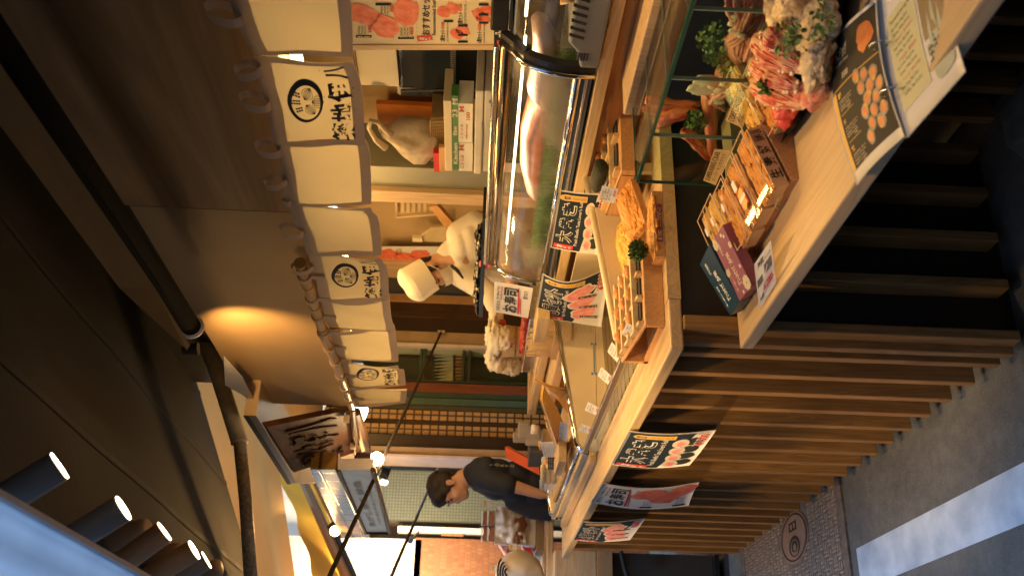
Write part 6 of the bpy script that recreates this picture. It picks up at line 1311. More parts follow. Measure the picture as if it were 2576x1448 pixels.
carton('white glove carton with a red M beneath the green carton', 1153, 358, 1190, 262, 2.44, .12, WHITE, (('ニトリル', .1, .15, .5, .35), ('M', .80, .05, .94, .4), ('gloves', .1, .5, .5, .7), ('100', .6, .55, .8, .8)), mat('carton red grey', (.5, .12, .08), .5))
carton('second white glove carton left of the first', 1153, 430, 1190, 361, 2.45, .12, WHITE, (('ニトリル', .1, .15, .6, .4), ('M', .75, .05, .94, .4)), MATS['carton red grey'])
mb = MB(); a, b = at(1120, 430, Y=2.43), at(1136, 255, Y=2.43); mb.box((a.x, 2.43, b.z), (b.x, 2.6, a.z)); tag(mb.build('lunchbox_stack', CREAM, bevel=.004), 'stack of cream lidded containers above the green carton', 'container')
mb = MB(); a, b = at(960, 372, Y=2.9), at(1118, 270, Y=2.9); mb.box((a.x, 2.90, b.z), (b.x, 2.93, a.z)); tag(mb.build('orange_panel', mat('orange board', (.66, .22, .05), .5), bevel=.004), 'orange board standing against the wall behind the white bag', 'board')
# white plastic bag
bgm = mat('thin white plastic', (.66, .57, .46), .35, transl=.3, var=.05, bump=.9, bs=28); bag = thing('plastic_bag', 'crumpled white plastic carrier bag with one handle up, on the basket', 'bag', tuple(at(1095, 345, Y=2.55)))
c = at(1040, 352, Y=2.6)
rings = []
for i, (x, wy, oy) in enumerate(((952, 8, -30), (962, 22, -22), (985, 40, -10), (1010, 54, 0), (1040, 68, 4), (1070, 70, 4), (1094, 60, 2), (1104, 34, 0))):
    p = at(x, 350 + oy, Y=2.6); k = (p - CAMLOC).length / FPX; rings.append((p, (wy * k, 0, 0), (0, wy * k * .55, 0)))
loft('bag', bgm, rings, bag, 40, amp=.55, fr=13, seed=4)
mb = MB(); hp = [at(970, 372, Y=2.56), at(945, 352, Y=2.56), at(928, 322, Y=2.56), at(932, 304, Y=2.56), at(950, 308, Y=2.56), at(972, 330, Y=2.56), at(985, 338, Y=2.56)]; mb.tube(hp, [.018, .013, .011, .011, .011, .013, .018], 8); mb.build('handle', bgm, bag, smooth=True)
bk = thing('wire_basket', 'dark wire and bamboo basket under the white bag', 'basket', tuple(at(1112, 345, Y=2.55))); mb = MB()
for i in range(7): mb.tube([at(1086 + 5 * i, 405, Y=2.56), at(1083 + 5 * i, 300, Y=2.56)], .004, 6)
for i in range(14): mb.tube([at(1084, 403 - 8 * i, Y=2.555), at(1120, 399 - 8 * i, Y=2.555)], .0025, 5)
mb.build('mesh', mat('bamboo wire', (.30, .20, .09), .5), bk); mb = MB(); mb.box((at(1112, 408, Y=2.57).x, 2.57, at(1120, 300, Y=2.57).z), (at(1112, 296, Y=2.57).x, 2.8, at(1085, 300, Y=2.57).z)); mb.build('content', mat('basket content', (.34, .24, .12), .6), bk)
mb = MB(); a = at(1092, 432, Y=2.5); b = at(1106, 386, Y=2.5); mb.box((a.x, 2.5, b.z), (b.x, 2.53, a.z)); tag(mb.build('red_packet', RED), 'small red packet hanging beside the grey pillar', 'packet')
mb = MB(); a = at(1106, 432, Y=2.48); b = at(1128, 372, Y=2.48); mb.box((a.x, 2.48, b.z), (b.x, 2.50, a.z)); tag(mb.build('wood_crate', W_TRAY, bevel=.003), 'wooden crate side with a slot below the wire basket', 'crate')
vb = thing('plastic_basket', 'white perforated plastic basket hanging on the wall left of the post', 'basket', tuple(at(1110, 525, Y=2.9)))
mb = MB(); P4 = [at(997, 505, Y=2.9), at(997, 546, Y=2.9), at(1106, 538, Y=2.9), at(1106, 505, Y=2.9)]; mb.tube(P4, .008, 8); mb.prism([p + Vector((0, .02, 0)) for p in P4], (0, .004, 0)); mb.build('tray', mat('translucent white', (.62, .50, .32), .4), vb)
mb = MB()
for i in range(6):
    for j in range(7): p = at(1004 + 14 * j, 509 + 5.5 * i, Y=2.9); mb.box((p.x - .008, 2.914, p.z - .006), (p.x + .008, 2.9155, p.z + .006))
mb.build('holes', mat('basket holes', (.38, .27, .14), .6), vb)
mb = MB(); P4 = [at(1060, 505, Y=2.8), at(1125, 565, Y=2.8), at(1122, 580, Y=2.8), at(1055, 520, Y=2.8)]
q = [at(1100, 517, Y=2.8), at(1140, 562, Y=2.8), at(1122, 576, Y=2.8), at(1080, 520, Y=2.8)]
tag(MB().prism(q, (0, .03, 0)).build('wood_rack', W_TRAY), 'slanting brown wooden rack side behind the chef\'s shoulder', 'rack')
fk = thing('film_packet', 'clear plastic packet with a clip hanging behind the chef', 'packet', tuple(at(1095, 590, Y=2.88)))
MB().prism([at(1060, 592, Y=2.88), at(1085, 575, Y=2.88), at(1128, 572, Y=2.88), at(1128, 610, Y=2.88), at(1068, 608, Y=2.88)], (0, .02, 0)).build('packet', mat('clear packet', (.58, .46, .28), .25), fk, bevel=.004); mb = MB(); mb.obox(at(1050, 600, Y=2.87), (.05, .02, .06), Matrix.Identity(3)); mb.build('clip', CREAM, fk)
S = Surf(at(960, 668, Y=2.93), at(960, 620, Y=2.93), at(1120, 668, Y=2.93), at(1120, 620, Y=2.93)); S.n = -S.n if S.n.y > 0 else S.n
t = base(S, 'wall_poster', 'white wall poster with red tuna pictures behind the chef\'s hat', 'poster'); mt, mk = MB(), MB()
for a, b, r_, s_ in ((.62, .10, .6, 2), (.45, .34, .4, 5), (.6, .6, .5, 7)): slab(S, mt, a, b, .27, .15, r_, s_, .3)
for a, b in ((.06, .14), (.6, .22), (.06, .46)): S.rect(mk, a, b, a + .08, b + .1, .002); [S.rect(mk, a + .12, b + .02 + .03 * j, a + .3, b + .03 + .03 * j, .002) for j in range(3)]
mt.build('tuna_picture', TUNA, t); mk.build('lettering', BLACK, t)
# ================================================================== SIDE WALL with the knife cabinet (facing along the street)
SX = -6.25
def strip(name, label, cat, y0, y1, m, dx=0., z1=2.5): return vpost(name, label, cat, y0, y1, X=SX + dx, m=m, dep=.12 + dx, z1=z1)
strip('wood_post', 'narrow wooden door post right of the dark brown doors', 'post', 742, 762, W_TRAY, .02)
strip('sliding_door', 'dark brown door leaf beside the wooden post', 'door', 763, 800, W_DARK, .01)
strip('sliding_door', 'dark brown door leaf next to the beige post', 'door', 801, 834, mat('darker brown', (.055, .032, .018), .45), .0)
strip('door_post', 'beige painted post carrying the long stay rod', 'post', 835, 863, mat('beige paint', (.42, .30, .17), .5), .04)
strip('door_edge', 'thin white edge strip beside the beige post', 'edge strip', 864, 872, mat('white edge', (.72, .66, .60), .5), .05)
kc = thing('knife_cabinet', 'dark green glass fronted cabinet displaying kitchen knives', 'cabinet', tuple(at(1230, 920, X=SX)))
GREEN = mat('dark green paint', (.035, .075, .05), .4, var=.15); a, b = at(1150, 873, X=SX), at(1150, 962, X=SX)
box((SX - .2, b.y, .3), (SX - .18, a.y, 2.3)).build('back', mat('green baize', (.022, .045, .032), .8), kc)
mb = MB()
mb.box((SX - .18, a.y - .012, .3), (SX, a.y, 2.3)); mb.box((SX - .18, b.y, .3), (SX, b.y + .012, 2.3))
for x in (1058, 1066, 1165, 1180): z = at(x, 918, X=SX).z; mb.box((SX - .17, b.y + .013, z - .008), (SX + .004, a.y - .013, z + .008))
mb.build('frame', GREEN, kc); box((SX - .004, b.y + .013, .32), (SX - .001, a.y - .013, 2.28)).build('glass', GLASS, kc)
bladem = mat('knife steel', (.55, .58, .57), .25, 1.); handlem = [mat('knife handle', (.40, .19, .08), .5), mat('red knife handle', (.5, .04, .03), .5)]
for i in range(9):
    yy = 884 + i * 8.6; a0, a1 = at(1092 - 2 * (i % 3), yy + 4, X=SX - .10), at(1140, yy, X=SX - .10); h1 = at(1146, yy, X=SX - .10); h2 = at(1162, yy, X=SX - .10)
    t = thing('kitchen_knife', 'kitchen knife with %s handle hanging blade up in the green cabinet' % ('a red' if i == 4 else 'a brown wooden'), 'knife', tuple(h1), 'knives in the green cabinet'); mb = MB(); mb.prism([a0, a0 + Vector((0, -.004, -.02)), a1 + Vector((0, -.018, 0)), a1 + Vector((0, .012, 0)), a0 + Vector((0, .012, -.05))], (.003, 0, 0)); mb.build('blade', bladem, t); mb = MB(); mb.tube([a1, h1], .008, 8); mb.build('ferrule', BLACKG, t); mb = MB(); mb.tube([h1, h2], .009, 8); mb.build('handle', handlem[1 if i == 4 else 0], t)
c = at(1052, 882, X=SX - .08); mb = MB(); mb.tube([c, at(1040, 880, X=SX - .08)], .014, 8); tag(mb.build('kitchen_knife', bladem), 'short bright knife on the upper shelf of the green cabinet', 'knife')
strip('timber_jamb', 'red brown wooden jamb left of the knife cabinet', 'jamb', 963, 986, W_RED, .03)
strip('green_door', 'dark green painted door leaf with glass', 'door', 987, 1000, GREEN, .015); strip('green_door', 'green door leaf nearer the tiled pillar', 'door', 1001, 1018, mat('mid green paint', (.06, .12, .085), .35), .025); strip('green_frame', 'grey green narrow frame by the tiles', 'frame', 1019, 1032, mat('grey green paint', (.10, .10, .075), .4), .01)
BT = tiles('ochre wall tile', (.46, .28, .10), (.38, .22, .075), (.05, .03, .018), .056, .056, .006, 'YZ', .3)
strip('tiled_pillar', 'narrow ochre tiled pillar left of the green door', 'pillar', 1033, 1056, BT, .05); strip('dark_jamb', 'dark jamb between two ochre tiled strips', 'jamb', 1057, 1068, W_DARK, .03); strip('tiled_pillar', 'ochre tiled pillar beside the black column', 'pillar', 1069, 1094, BT, .06)
strip('black_column', 'black brown column with a soft highlight', 'column', 1095, 1125, mat('black brown gloss', (.035, .022, .014), .25), .08); strip('beige_column', 'beige column right of the tiled wall', 'column', 1126, 1143, mat('beige column paint', (.45, .33, .22), .5), .10); strip('white_jamb', 'pale jamb edge beside the beige column', 'jamb', 1144, 1151, mat('pale jamb', (.66, .52, .40), .5), .12)
# ================================================================== NEIGHBOURING SHOP beyond
NX = -8.2
def panel(name, label, cat, x0, y0, x1, y1, X, m, dep=.1):
    a, b = at(x0, y0, X=X), at(x1, y1, X=X); return tag(box((X, min(a.y, b.y), min(a.z, b.z)), (X - dep, max(a.y, b.y), max(a.z, b.z))).build(name, m), label, cat)
WT = tiles('white wall tile', (.70, .66, .58), (.66, .62, .55), (.40, .36, .30), .10, .20, .006, 'YZ', .25)
panel('white_tile_wall', 'white tiled wall with posters behind the man\'s back', 'wall', 930, 1151, 1900, 1178, NX + .3, WT)
panel('tiled_wall', 'grey green square tiled wall behind the man\'s head', 'wall', 900, 1178, 1900, 1336, NX, tiles('grey green tile', (.145, .155, .115), (.125, .135, .10), (.075, .075, .055), .026, .026, .004, 'YZ', .3))
panel('white_post', 'white painted corner post left of the grey green tiles', 'post', 1000, 1336, 1900, 1350, NX + .05, mat('white post paint', (.66, .58, .50), .5))
panel('label_strip', 'red and white label strip on the white corner post', 'label', 1110, 1340, 1165, 1348, NX + .055, mat('red label', (.55, .12, .06), .5), .004)
panel('brick_wall', 'pink brown glazed tile wall at the left edge below the lit panel', 'wall', 1045, 1351, 1900, 1620, NX + .1, tiles('pink brown tile', (.29, .115, .055), (.21, .08, .038), (.16, .09, .05), .030, .050, .003, 'YZ', .25, .5))
panel('rear_wall', 'dark ochre wall of the neighbouring shop behind the tiled pillars', 'wall', 800, 860, 1900, 1640, NX - .3, mat('dark ochre wall', (.17, .11, .05), .8))
lw = panel('lit_tile_wall', 'brightly lit cream tile wall at the left edge above the brown tiles', 'wall', 700, 1345, 1045, 1620, NX + .1, tiles('cream tile', (.78, .72, .58), (.76, .70, .56), (.62, .55, .42), .06, .14, .004, 'YZ', .35), .1)
panel('sky_gap_panel', 'added cream panel standing in for white sky between the canopy and the ochre tarpaulin', 'wall', 560, 900, 904, 1640, NX - .28, mat('sky white cream', (.80, .76, .66), .6), .05)  # pale panel added in place of the bright white sky
lp = at(980, 1480, X=NX + 1.0); t = thing('wall_washer', 'lamp outside the picture edge that washes the cream tile wall', 'lamp', tuple(lp)); mb = MB(); mb.lathe(lp, (1, 0, .3), [(0, .06), (.12, .05)], 16); mb.build('housing', BLACK, t); lamp('AREA', 'lamp_light', lp - Vector((.01, 0, 0)), 90, (1, .78, .48), .1, t, at(950, 1440, X=NX), sx=.25)
panel('wall_poster', 'pink and white price sheets on the white tiled wall', 'poster', 1010, 1152, 1110, 1170, NX + .312, mat('pink sheet', (.66, .40, .36), .5, col2=(.72, .66, .55), vs=9), .004)
# rail with a blue grip on the white tiles
t = thing('hook_rail', 'thin steel rail with a blue grip on the white tiled wall', 'rail', tuple(at(1180, 1153, X=NX + .36))); mb = MB(); mb.tube([at(1040, 1154, X=NX + .36), at(1195, 1154, X=NX + .36), at(1210, 1170, X=NX + .36)], .008, 6); mb.build('rail', STEEL, t); mb = MB(); mb.tube([at(1156, 1154, X=NX + .36), at(1186, 1154, X=NX + .36)], .014, 8); mb.build('grip', mat('blue grip', (.03, .08, .20), .4), t)
# sign board, ochre soffit tiles, ochre awning
S = Surf(at(919, 1338, Y=1.12), at(850, 1180, Y=1.12), at(980, 1338, Y=1.12), at(938, 1180, Y=1.12)); S.n = -S.n if S.n.y > 0 else S.n
t = thing('shop_sign', 'white lit shop signboard with brush writing running back along the neighbour\'s front', 'sign', root_of(S)); S.sheet('board', mat('sign panel', (.72, .66, .58), .4, emit=(1, .75, .5), es=.05), t, .05, 1, 1); mb = MB()
S.text(mb, '魚がし横丁 鮮魚', .12, .28, .86, .55, .01, .003); S.text(mb, '築地場外市場 小売歓迎', .18, .66, .8, .78, .0, .003); mb.build('lettering', mat('grey brush ink', (.42, .33, .24), .5), t)
mb = MB(); c = S.c; mb.tube([c[0], c[1]], .012, 6); mb.tube([c[2], c[3]], .012, 6); mb.tube([c[0], c[2]], .012, 6); mb.build('frame', W_DARK, t)
sof = [at(800, 1120, Y=1.25), at(846, 1170, Y=1.2), at(915, 1345, Y=1.12), at(860, 1348, Y=1.0), at(790, 1215, Y=1.0)]
mb = MB(); e0, e1 = at(780, 1180, Y=1.14), at(860, 1352, Y=1.14); f0, f1 = at(848, 1180, Y=1.14), at(914, 1352, Y=1.14)
mb.add([e0, e1, f1, f0] + [v + Vector((0, .08, 0)) for v in (e0, e1, f1, f0)], [(0, 1, 2, 3), (7, 6, 5, 4), (0, 4, 5, 1), (3, 2, 6, 7), (1, 5, 6, 2), (0, 3, 7, 4)])
tag(mb.build('tiled_fascia', tiles('ochre fascia tile', (.50, .30, .08), (.42, .24, .06), (.16, .09, .03), .14, .08, .008, 'XZ', .25)), 'ochre glazed tile fascia above the neighbour\'s signboard', 'fascia')
OCH = mat('ochre tarpaulin', (.62, .34, .03), .6, var=.18, vs=2.5, transl=.35)
t = thing('tarpaulin', 'ochre yellow tarpaulin canopy with wavy edge against the bright sky', 'tarpaulin', tuple(at(780, 1330, d=8)))
E0 = [at(700, 1190, d=8.2), at(745, 1300, d=7.2), at(775, 1400, d=6.5), at(805, 1500, d=6.0)]; E1 = [at(775, 1175, d=8.8), at(822, 1290, d=8.0), at(868, 1400, d=7.4), at(900, 1500, d=7.0)]
def tarp(u, v):
    k = u * 3; i = min(int(k), 2); return E0[i].lerp(E0[i + 1], k - i).lerp(E1[i].lerp(E1[i + 1], k - i), v) + Vector((0, 0, .012 * math.sin(u * 17) * (1 - v)))
MB().grid(tarp, 40, 6).build('cloth', OCH, t, smooth=True)
mb = MB(); mb.tube([at(750, 1180, d=7.8), at(880, 1470, d=6.4)], .035, 8); mb.tube([at(765, 1150, d=8.4), at(860, 1345, d=7.6)], .03, 8); mb.build('beam', mat('brown beam paint', (.26, .14, .05), .5), t)
mb = MB(); mb.tube([at(838, 1330, d=7.0), at(900, 1470, d=6.4)], .022, 8); mb.blob(at(843, 1336, d=7.0), (.06, .06, .06), .6, 3, 2); mb.build('bracket', BLACK, t)
# warm orange canopy of the next stall, seen between our awning and its arm
ORG = mat('orange lit canvas', (.58, .30, .09), .7, var=.15, vs=1.6, transl=.45)
t = thing('canopy', 'warm orange canvas canopy glowing between the dark awning and the shutter box', 'canopy', tuple(at(680, 1350, X=-6.2)))
C0 = [at(470, 860, X=-6.0), at(555, 1100, X=-6.0), at(620, 1448, X=-6.0), at(628, 1520, X=-6.0)]; C1 = [at(640, 900, X=-6.6), at(700, 1120, X=-7.0), at(742, 1400, X=-7.4), at(760, 1520, X=-7.5)]
C0 = [v + Vector((0, 0, .12)) for v in C0]
def canv(u, v):
    k = u * 3; i = min(int(k), 2); return C0[i].lerp(C0[i + 1], k - i).lerp(C1[i].lerp(C1[i + 1], k - i), v) + Vector((0, 0, .05 * math.sin(v * 9)))
MB().grid(canv, 24, 10).build('canvas', ORG, t, smooth=True)
lp = at(690, 1330, X=-5.7); lp.z -= .35; q = thing('canopy_lamp', 'small hanging lamp under the orange canopy', 'lamp', tuple(lp)); mb = MB(); mb.blob(lp, (.03, .03, .03), 0, 1, 1); mb.build('bulb', mat('canopy bulb', (1, .8, .5), emit=(1, .75, .4), es=6), q); lamp('POINT', 'lamp_light', lp + Vector((.05, 0, .05)), 40, (1, .55, .18), .05, q)
# neighbour's stall: counter end, packs, bags
ns = thing('neighbour_counter', 'neighbouring stall counter with wooden edge and smoky panel at the left edge', 'stall counter', (-5.9, .9, 0))
SXn = -5.62
zt1, zt2, zt3, zt4 = at(1395, 1410, X=SXn).z, at(1500, 1410, X=SXn).z, at(1540, 1410, X=SXn).z, at(1795, 1410, X=SXn).z
yr = at(1500, 1385, X=SXn).y; yl = yr - .9
box((SXn - 1.2, yl, zt2), (SXn, yr, zt1)).build('edge_board', W_TOPY, ns, bevel=.004); box((SXn - 1.2, yl, zt3), (SXn + .004, yr, zt2 - .002)).build('apron', W_TRAY, ns); box((SXn - 1.2, yl, zt4), (SXn - .03, yr, zt3 - .002)).build('panel', mat('smoky panel', (.10, .075, .055), .25, var=.2, vs=3), ns); box((SXn - 1.2, yl, zt4 - .03), (SXn + .01, yr, zt4 - .003)).build('rail', BLACKG, ns); box((SXn - 1.2, yl, zt4 - .09), (SXn, yr, zt4 - .06)).build('lower_rail', DKGREY, ns); box((SXn - 1.2, yl + .05, .03), (SXn - .05, yr - .05, zt4 - .091)).build('plinth', BLACKP, ns)
mb = MB(); mb.tube([at(1562, 1385, X=SXn + .03), at(1572, 1430, X=SXn + .03), at(1585, 1470, X=SXn + .03)], .012, 8); mb.build('bar', BLACK, ns)
FX = -6.0
def blobbox(name, label, cat, x0, y0, x1, y1, X, m, dep=.2, group=None, bev=.006):
    a, b = at(x0, y0, X=X), at(x1, y1, X=X); return tag(box((X, a.y, a.z), (X - dep, b.y, b.z)).build(name, m, bevel=bev), label, cat, group)
PACKM = mat('brown dried fish pack', (.20, .07, .03), .3, col2=(.32, .14, .06), vs=30)
for i in range(4):
    x, y = 1216 + 15 * (i % 2), 1284 + 40 * (i // 2); a, b = at(x, y, X=FX), at(x + 13, y + 36, X=FX); t = thing('fish_pack', 'brown dried fish pack with white edge hanging in a row above the big bag', 'food pack', tuple(a), 'fish packs at the neighbour stall'); mb = MB(); mb.box((FX, a.y, a.z), (FX - .03, b.y, b.z)); mb.build('content', PACKM, t, bevel=.004); mb = MB(); mb.box((FX + .001, a.y, a.z + .004), (FX - .02, b.y, a.z + .012)); mb.build('header', WHITE, t)
t = thing('plastic_bag', 'large clear white plastic bag with brown contents at the neighbour stall', 'bag', tuple(at(1315, 1325, X=FX))); mb = MB(); a, b = at(1246, 1278, X=FX), at(1320, 1372, X=FX); cc = (a + b) / 2; mb.grid(lambda u, v: Vector((FX + .05 * math.sin(math.pi * u) * math.sin(math.pi * v) + .03 * noise.noise(Vector((u * 6, v * 6, 1))), a.y + (b.y - a.y) * u, a.z + (b.z - a.z) * v)), 24, 24, .06); mb.build('bag', mat('milky plastic', (.62, .55, .46), .2, var=.1, bump=.4, bs=20), t, smooth=True)
mb = MB(); mb.blob(at(1302, 1318, X=FX + .06), (.04, .10, .05), .5, 4, 5); mb.build('content', PACKM, t, smooth=True)
blobbox('foam_box', 'white foam box under the big plastic bag', 'foam box', 1322, 1272, 1348, 1372, FX, WHITE, .4)
t = thing('ribbed_box', 'grey ribbed plastic container below the foam box', 'container', tuple(at(1370, 1320, X=FX))); a, b = at(1350, 1290, X=FX), at(1375, 1385, X=FX); box((FX, a.y, a.z), (FX - .35, b.y, b.z)).build('body', mat('ribbed grey', (.45, .36, .26), .5), t); mb = MB()
for i in range(6): z = at(1352 + 4 * i, 1340, X=FX).z; mb.box((FX + .001, a.y, z - .004), (FX + .008, b.y, z + .002))
mb.build('rib', MATS['ribbed grey'], t)
t = thing('striped_bag', 'white bag with black stripes bulging at the left picture edge', 'bag', tuple(at(1310, 1430, X=-5.9))); cc = at(1305, 1440, X=-5.9); mb = MB(); mb.blob(cc, (.16, .13, .14), .12, 2, 3, 28, 20); mb.build('body', mat('white vinyl', (.70, .62, .50), .35), t, smooth=True); mb = MB()
for k in range(4): mb.tube([cc + Vector((.155 * math.cos(q) * .9 + .02, (.10 - .022 * k) * 1.0 * math.sin(q) - .02, .10 - .014 * k + .05 * math.cos(q) - .02)) for q in [-.9 + .3 * j for j in range(7)]], .006, 6)
mb.build('stripe', BLACK, t)
for i, (x, y, m_) in enumerate(((1245, 1428, 'yel'), (1225, 1266, 'yel'), (1290, 1374, 'or'))):
    S = Surf(at(x - 10, y + 8, X=FX + .1), at(x - 10, y - 8, X=FX + .1), at(x + 10, y + 8, X=FX + .1), at(x + 10, y - 8, X=FX + .1)); S.n = Vector((1, 0, 0)); t = base(S, 'price_card', ['small yellow price tag above the striped bag', 'small yellow price tag beside the man\'s chest', 'small price tag at the corner of the foam box'][i], 'price card', nu=1); mb = MB(); S.rect(mb, .1, .1, .9, .4, .001, 1); mb.build('yellow_band', YEL, t)
t = thing('food_trays', 'orange and brown food trays piled at the far left of the counter', 'food trays', tuple(at(1325, 1400, X=-6.1)))
for i, (x, y, m_) in enumerate(((1282, 1385, UNI), (1295, 1400, FRY), (1330, 1392, RED), (1268, 1376, MEAT))): mb = MB(); mb.obox(at(x, y, X=-6.1), (.1, .12, .04), Matrix.Rotation(.2 * i, 3, 'X')); mb.build('tray', m_, t, bevel=.004)
blobbox('counter_goods_base', 'low pale display bench carrying the neighbour\'s goods', 'bench', 1376, 1270, 1392, 1560, -5.75, W_TOPY, .5)
# ================================================================== PEOPLE
def solid(name, m, mb, parent, vox=.010, smooth=6, disp=None):
    # many overlapping volumes become one continuous skin
    o = mb.build(name + '_raw', m, parent); r = o.modifiers.new('r', 'REMESH'); r.mode = 'VOXEL'; r.voxel_size = vox; r.use_smooth_shade = True
    s_ = o.modifiers.new('s', 'SMOOTH'); s_.factor = .5; s_.iterations = smooth
    me = bpy.data.meshes.new_from_object(o.evaluated_get(bpy.context.evaluated_depsgraph_get())); q = bpy.data.objects.new(name, me); COL.objects.link(q); q.parent = parent; q['_o'] = o['_o']
    me.polygons.foreach_set('use_smooth', [True] * len(me.polygons)); bpy.data.objects.remove(o); return q
def limb(mb, pts, rs, n=16):
    pts = [Vector(p) for p in pts]
    for i in range(len(pts) - 1):
        for k in range(5):
            a, b = pts[i].lerp(pts[i + 1], k / 4), rs[i] + (rs[i + 1] - rs[i]) * k / 4; mb.blob(a, (b, b, b), 0, 1, 0, n, 10)
    mb.tube(pts, rs, n)
def frame(fwd, up):
    f = Vector(fwd).normalized(); l = Vector(up).cross(f).normalized(); u = f.cross(l); return Matrix((f, l, u)).transposed()   # x forward, y left, z up
def headset(t, C, F, hair=True, lower_mask=False, s=1.):
    # C: centre of the skull, F: frame, about 0.23 m from chin to crown
    def P(x, y, z): return C + F @ (Vector((x, y, z)) * s)
    mb = MB(); B = lambda p, r, M=F: mb.blob(p, tuple(v * s for v in r), 0, 1, 0, 20, 14, M)
    B(P(-.012, 0, .022), (.094, .074, .086)); B(P(.035, 0, -.035), (.058, .060, .066)); B(P(.050, 0, -.082), (.036, .040, .030)); B(P(.03, 0, -.062), (.056, .052, .040))
    B(P(.082, 0, -.02), (.018, .014, .028)); B(P(.096, 0, -.034), (.014, .014, .012)); B(P(.092, 0, -.030), (.010, .017, .008)); B(P(.078, 0, .018), (.014, .052, .012)); B(P(.083, .025, .017), (.010, .022, .007)); B(P(.083, -.025, .017), (.010, .022, .007))
    B(P(.083, 0, -.058), (.013, .024, .0065)); B(P(.081, 0, -.069), (.013, .021, .007)); B(P(.076, 0, -.092), (.016, .020, .014)); B(P(.066, .036, -.028), (.022, .018, .020)); B(P(.066, -.036, -.028), (.022, .018, .020))
    for sg in (-1, 1): B(P(-.006, sg * .076, -.018), (.020, .010, .032)); B(P(-.014, sg * .083, -.008), (.014, .008, .020)); B(P(.0, sg * .078, -.045), (.009, .007, .010))
    return mb, P
def eyes(t, P, F, s=1.):
    for sg in (-1, 1):
        mb = MB(); mb.blob(P(.082, sg * .032, .0), (.008 * s, .014 * s, .0045 * s), 0, 1, 0, 12, 8, F); mb.build('eye', mat('eye dark %d' % len(MATS), (.03, .02, .016), .2), t, smooth=True)
        mb = MB(); mb.blob(P(.090, sg * .032, .022), (.006 * s, .021 * s, .0045 * s), .3, 4, 1, 12, 8, F); mb.build('eyebrow', HAIR, t, smooth=True)
def handm(mb, wrist, d, palm_n, L=.18, curl=.5, r=.0085):
    # palm, four unequal bent fingers and a thumb from the side of the palm
    d = Vector(d).normalized(); n = Vector(palm_n).normalized(); sd_ = d.cross(n).normalized(); w = Vector(wrist)
    for i in range(5): mb.blob(w + d * (.015 + .016 * i), (.036 - .002 * abs(i - 2), .014, .02), 0, 1, 0, 14, 8, Matrix((sd_, n, d)).transposed())
    for k, (o, ln) in enumerate(((-.028, .066), (-.0095, .076), (.0095, .072), (.027, .056))):
        a = w + d * .085 + sd_ * o; dd = d + sd_ * o * 2; b = a + dd.normalized() * ln * .45; d2 = (d * math.cos(curl) + n * math.sin(curl)).normalized(); c = b + d2 * ln * .32; d3 = (d * math.cos(curl * 1.9) + n * math.sin(curl * 1.9)).normalized(); e = c + d3 * ln * .26; mb.tube([a - d * .02, a, b, c, e], [r * 1.1, r * 1.05, r, r * .92, r * .7], 10); mb.blob(e, (r * .72,) * 3, 0, 1, 0, 10, 8)
    a = w + d * .03 - sd_ * .034; b = a + (d * .7 - sd_ * .6 + n * .25).normalized() * .034; c = b + (d * .9 - sd_ * .15 + n * .4).normalized() * .030; mb.tube([a + sd_ * .012, a, b, c], [r * 1.5, r * 1.4, r * 1.15, r * .85], 10); mb.blob(c, (r * .85,) * 3, 0, 1, 0, 10, 8)
# ---- man in the navy shirt, seen from his left... facing the street, head bowed
D = 5.75
hc = at(1128, 1228, d=D); mF = frame((.10, -1, -.30), (.0, -.30, 1))
man = thing('person', 'young man in a navy T-shirt at the far end of the counter, looking down', 'person', (hc.x, hc.y + .06, 0))
mb, P = headset(man, hc, mF, s=1.0)
px = lambda x, y, dd=0: at(x, y, d=D + dd)
neck0, neck1 = P(-.03, 0, -.06), px(1190, 1195, .02)
limb(mb, [neck0, neck1], [.055, .062])
# torso, hips, legs under the clothes
sh_c = px(1222, 1206); hip = Vector((sh_c.x, sh_c.y + .03, .90)); torso_mid = px(1310, 1218)
for a, r_ in ((px(1213, 1196), (.17, .085, .07)), (px(1250, 1206), (.175, .105, .12)), (px(1300, 1214), (.165, .11, .13)), (px(1350, 1220), (.155, .108, .12))): mb.blob(a, r_, 0, 1, 0, 20, 14)
limb(mb, [hip + Vector((.0, 0, .1)), hip], [.13, .13])
for sg in (-1, 1): limb(mb, [hip + Vector((sg * .085, 0, 0)), hip + Vector((sg * .09, -.02, -.42)), hip + Vector((sg * .09, .02, -.82))], [.085, .06, .042]); limb(mb, [hip + Vector((sg * .09, .02, -.85)), hip + Vector((sg * .1, -.13, -.87))], [.04, .035])
# arms: near arm (camera side) hangs forward to the counter, far arm beside it
near = [px(1222, 1203, -.17), px(1282, 1219, -.22), px(1362, 1243, -.20)]; limb(mb, near, [.050, .040, .028]); handm(mb, near[-1], (near[-1] - near[1]), (0, .6, -.3), curl=.5)
far = [px(1222, 1205, .15), px(1290, 1230, .2), px(1362, 1250, .16)]; limb(mb, far, [.050, .040, .028]); handm(mb, far[-1], (far[-1] - far[1]), (0, .6, -.3), curl=.5)
solid('body', SKIN, mb, man, .008, 5); eyes(man, P, mF)
mb = MB(); mb.blob(P(.0815, 0, -.0635), (.006, .020, .0028), 0, 1, 0, 12, 8, mF); mb.build('lips', mat('lips', (.42, .17, .13), .5), man, smooth=True)
mb = MB(); H = lambda x, y, z, r_: mb.blob(P(x, y, z), r_, .16, 16, int(z * 900), 22, 14, mF)
H(-.016, 0, .052, (.104, .084, .075)); H(.045, 0, .078, (.05, .066, .040)); H(.066, 0, .062, (.026, .058, .026)); H(-.068, 0, .01, (.045, .068, .070)); H(-.068, 0, -.045, (.036, .055, .040))
for sg in (-1, 1): H(-.030, sg * .066, .02, (.055, .018, .05)); H(.026, sg * .068, .03, (.026, .013, .04)); H(.012, sg * .072, -.005, (.010, .008, .030))
solid('hair', HAIR, mb, man, .006, 2)
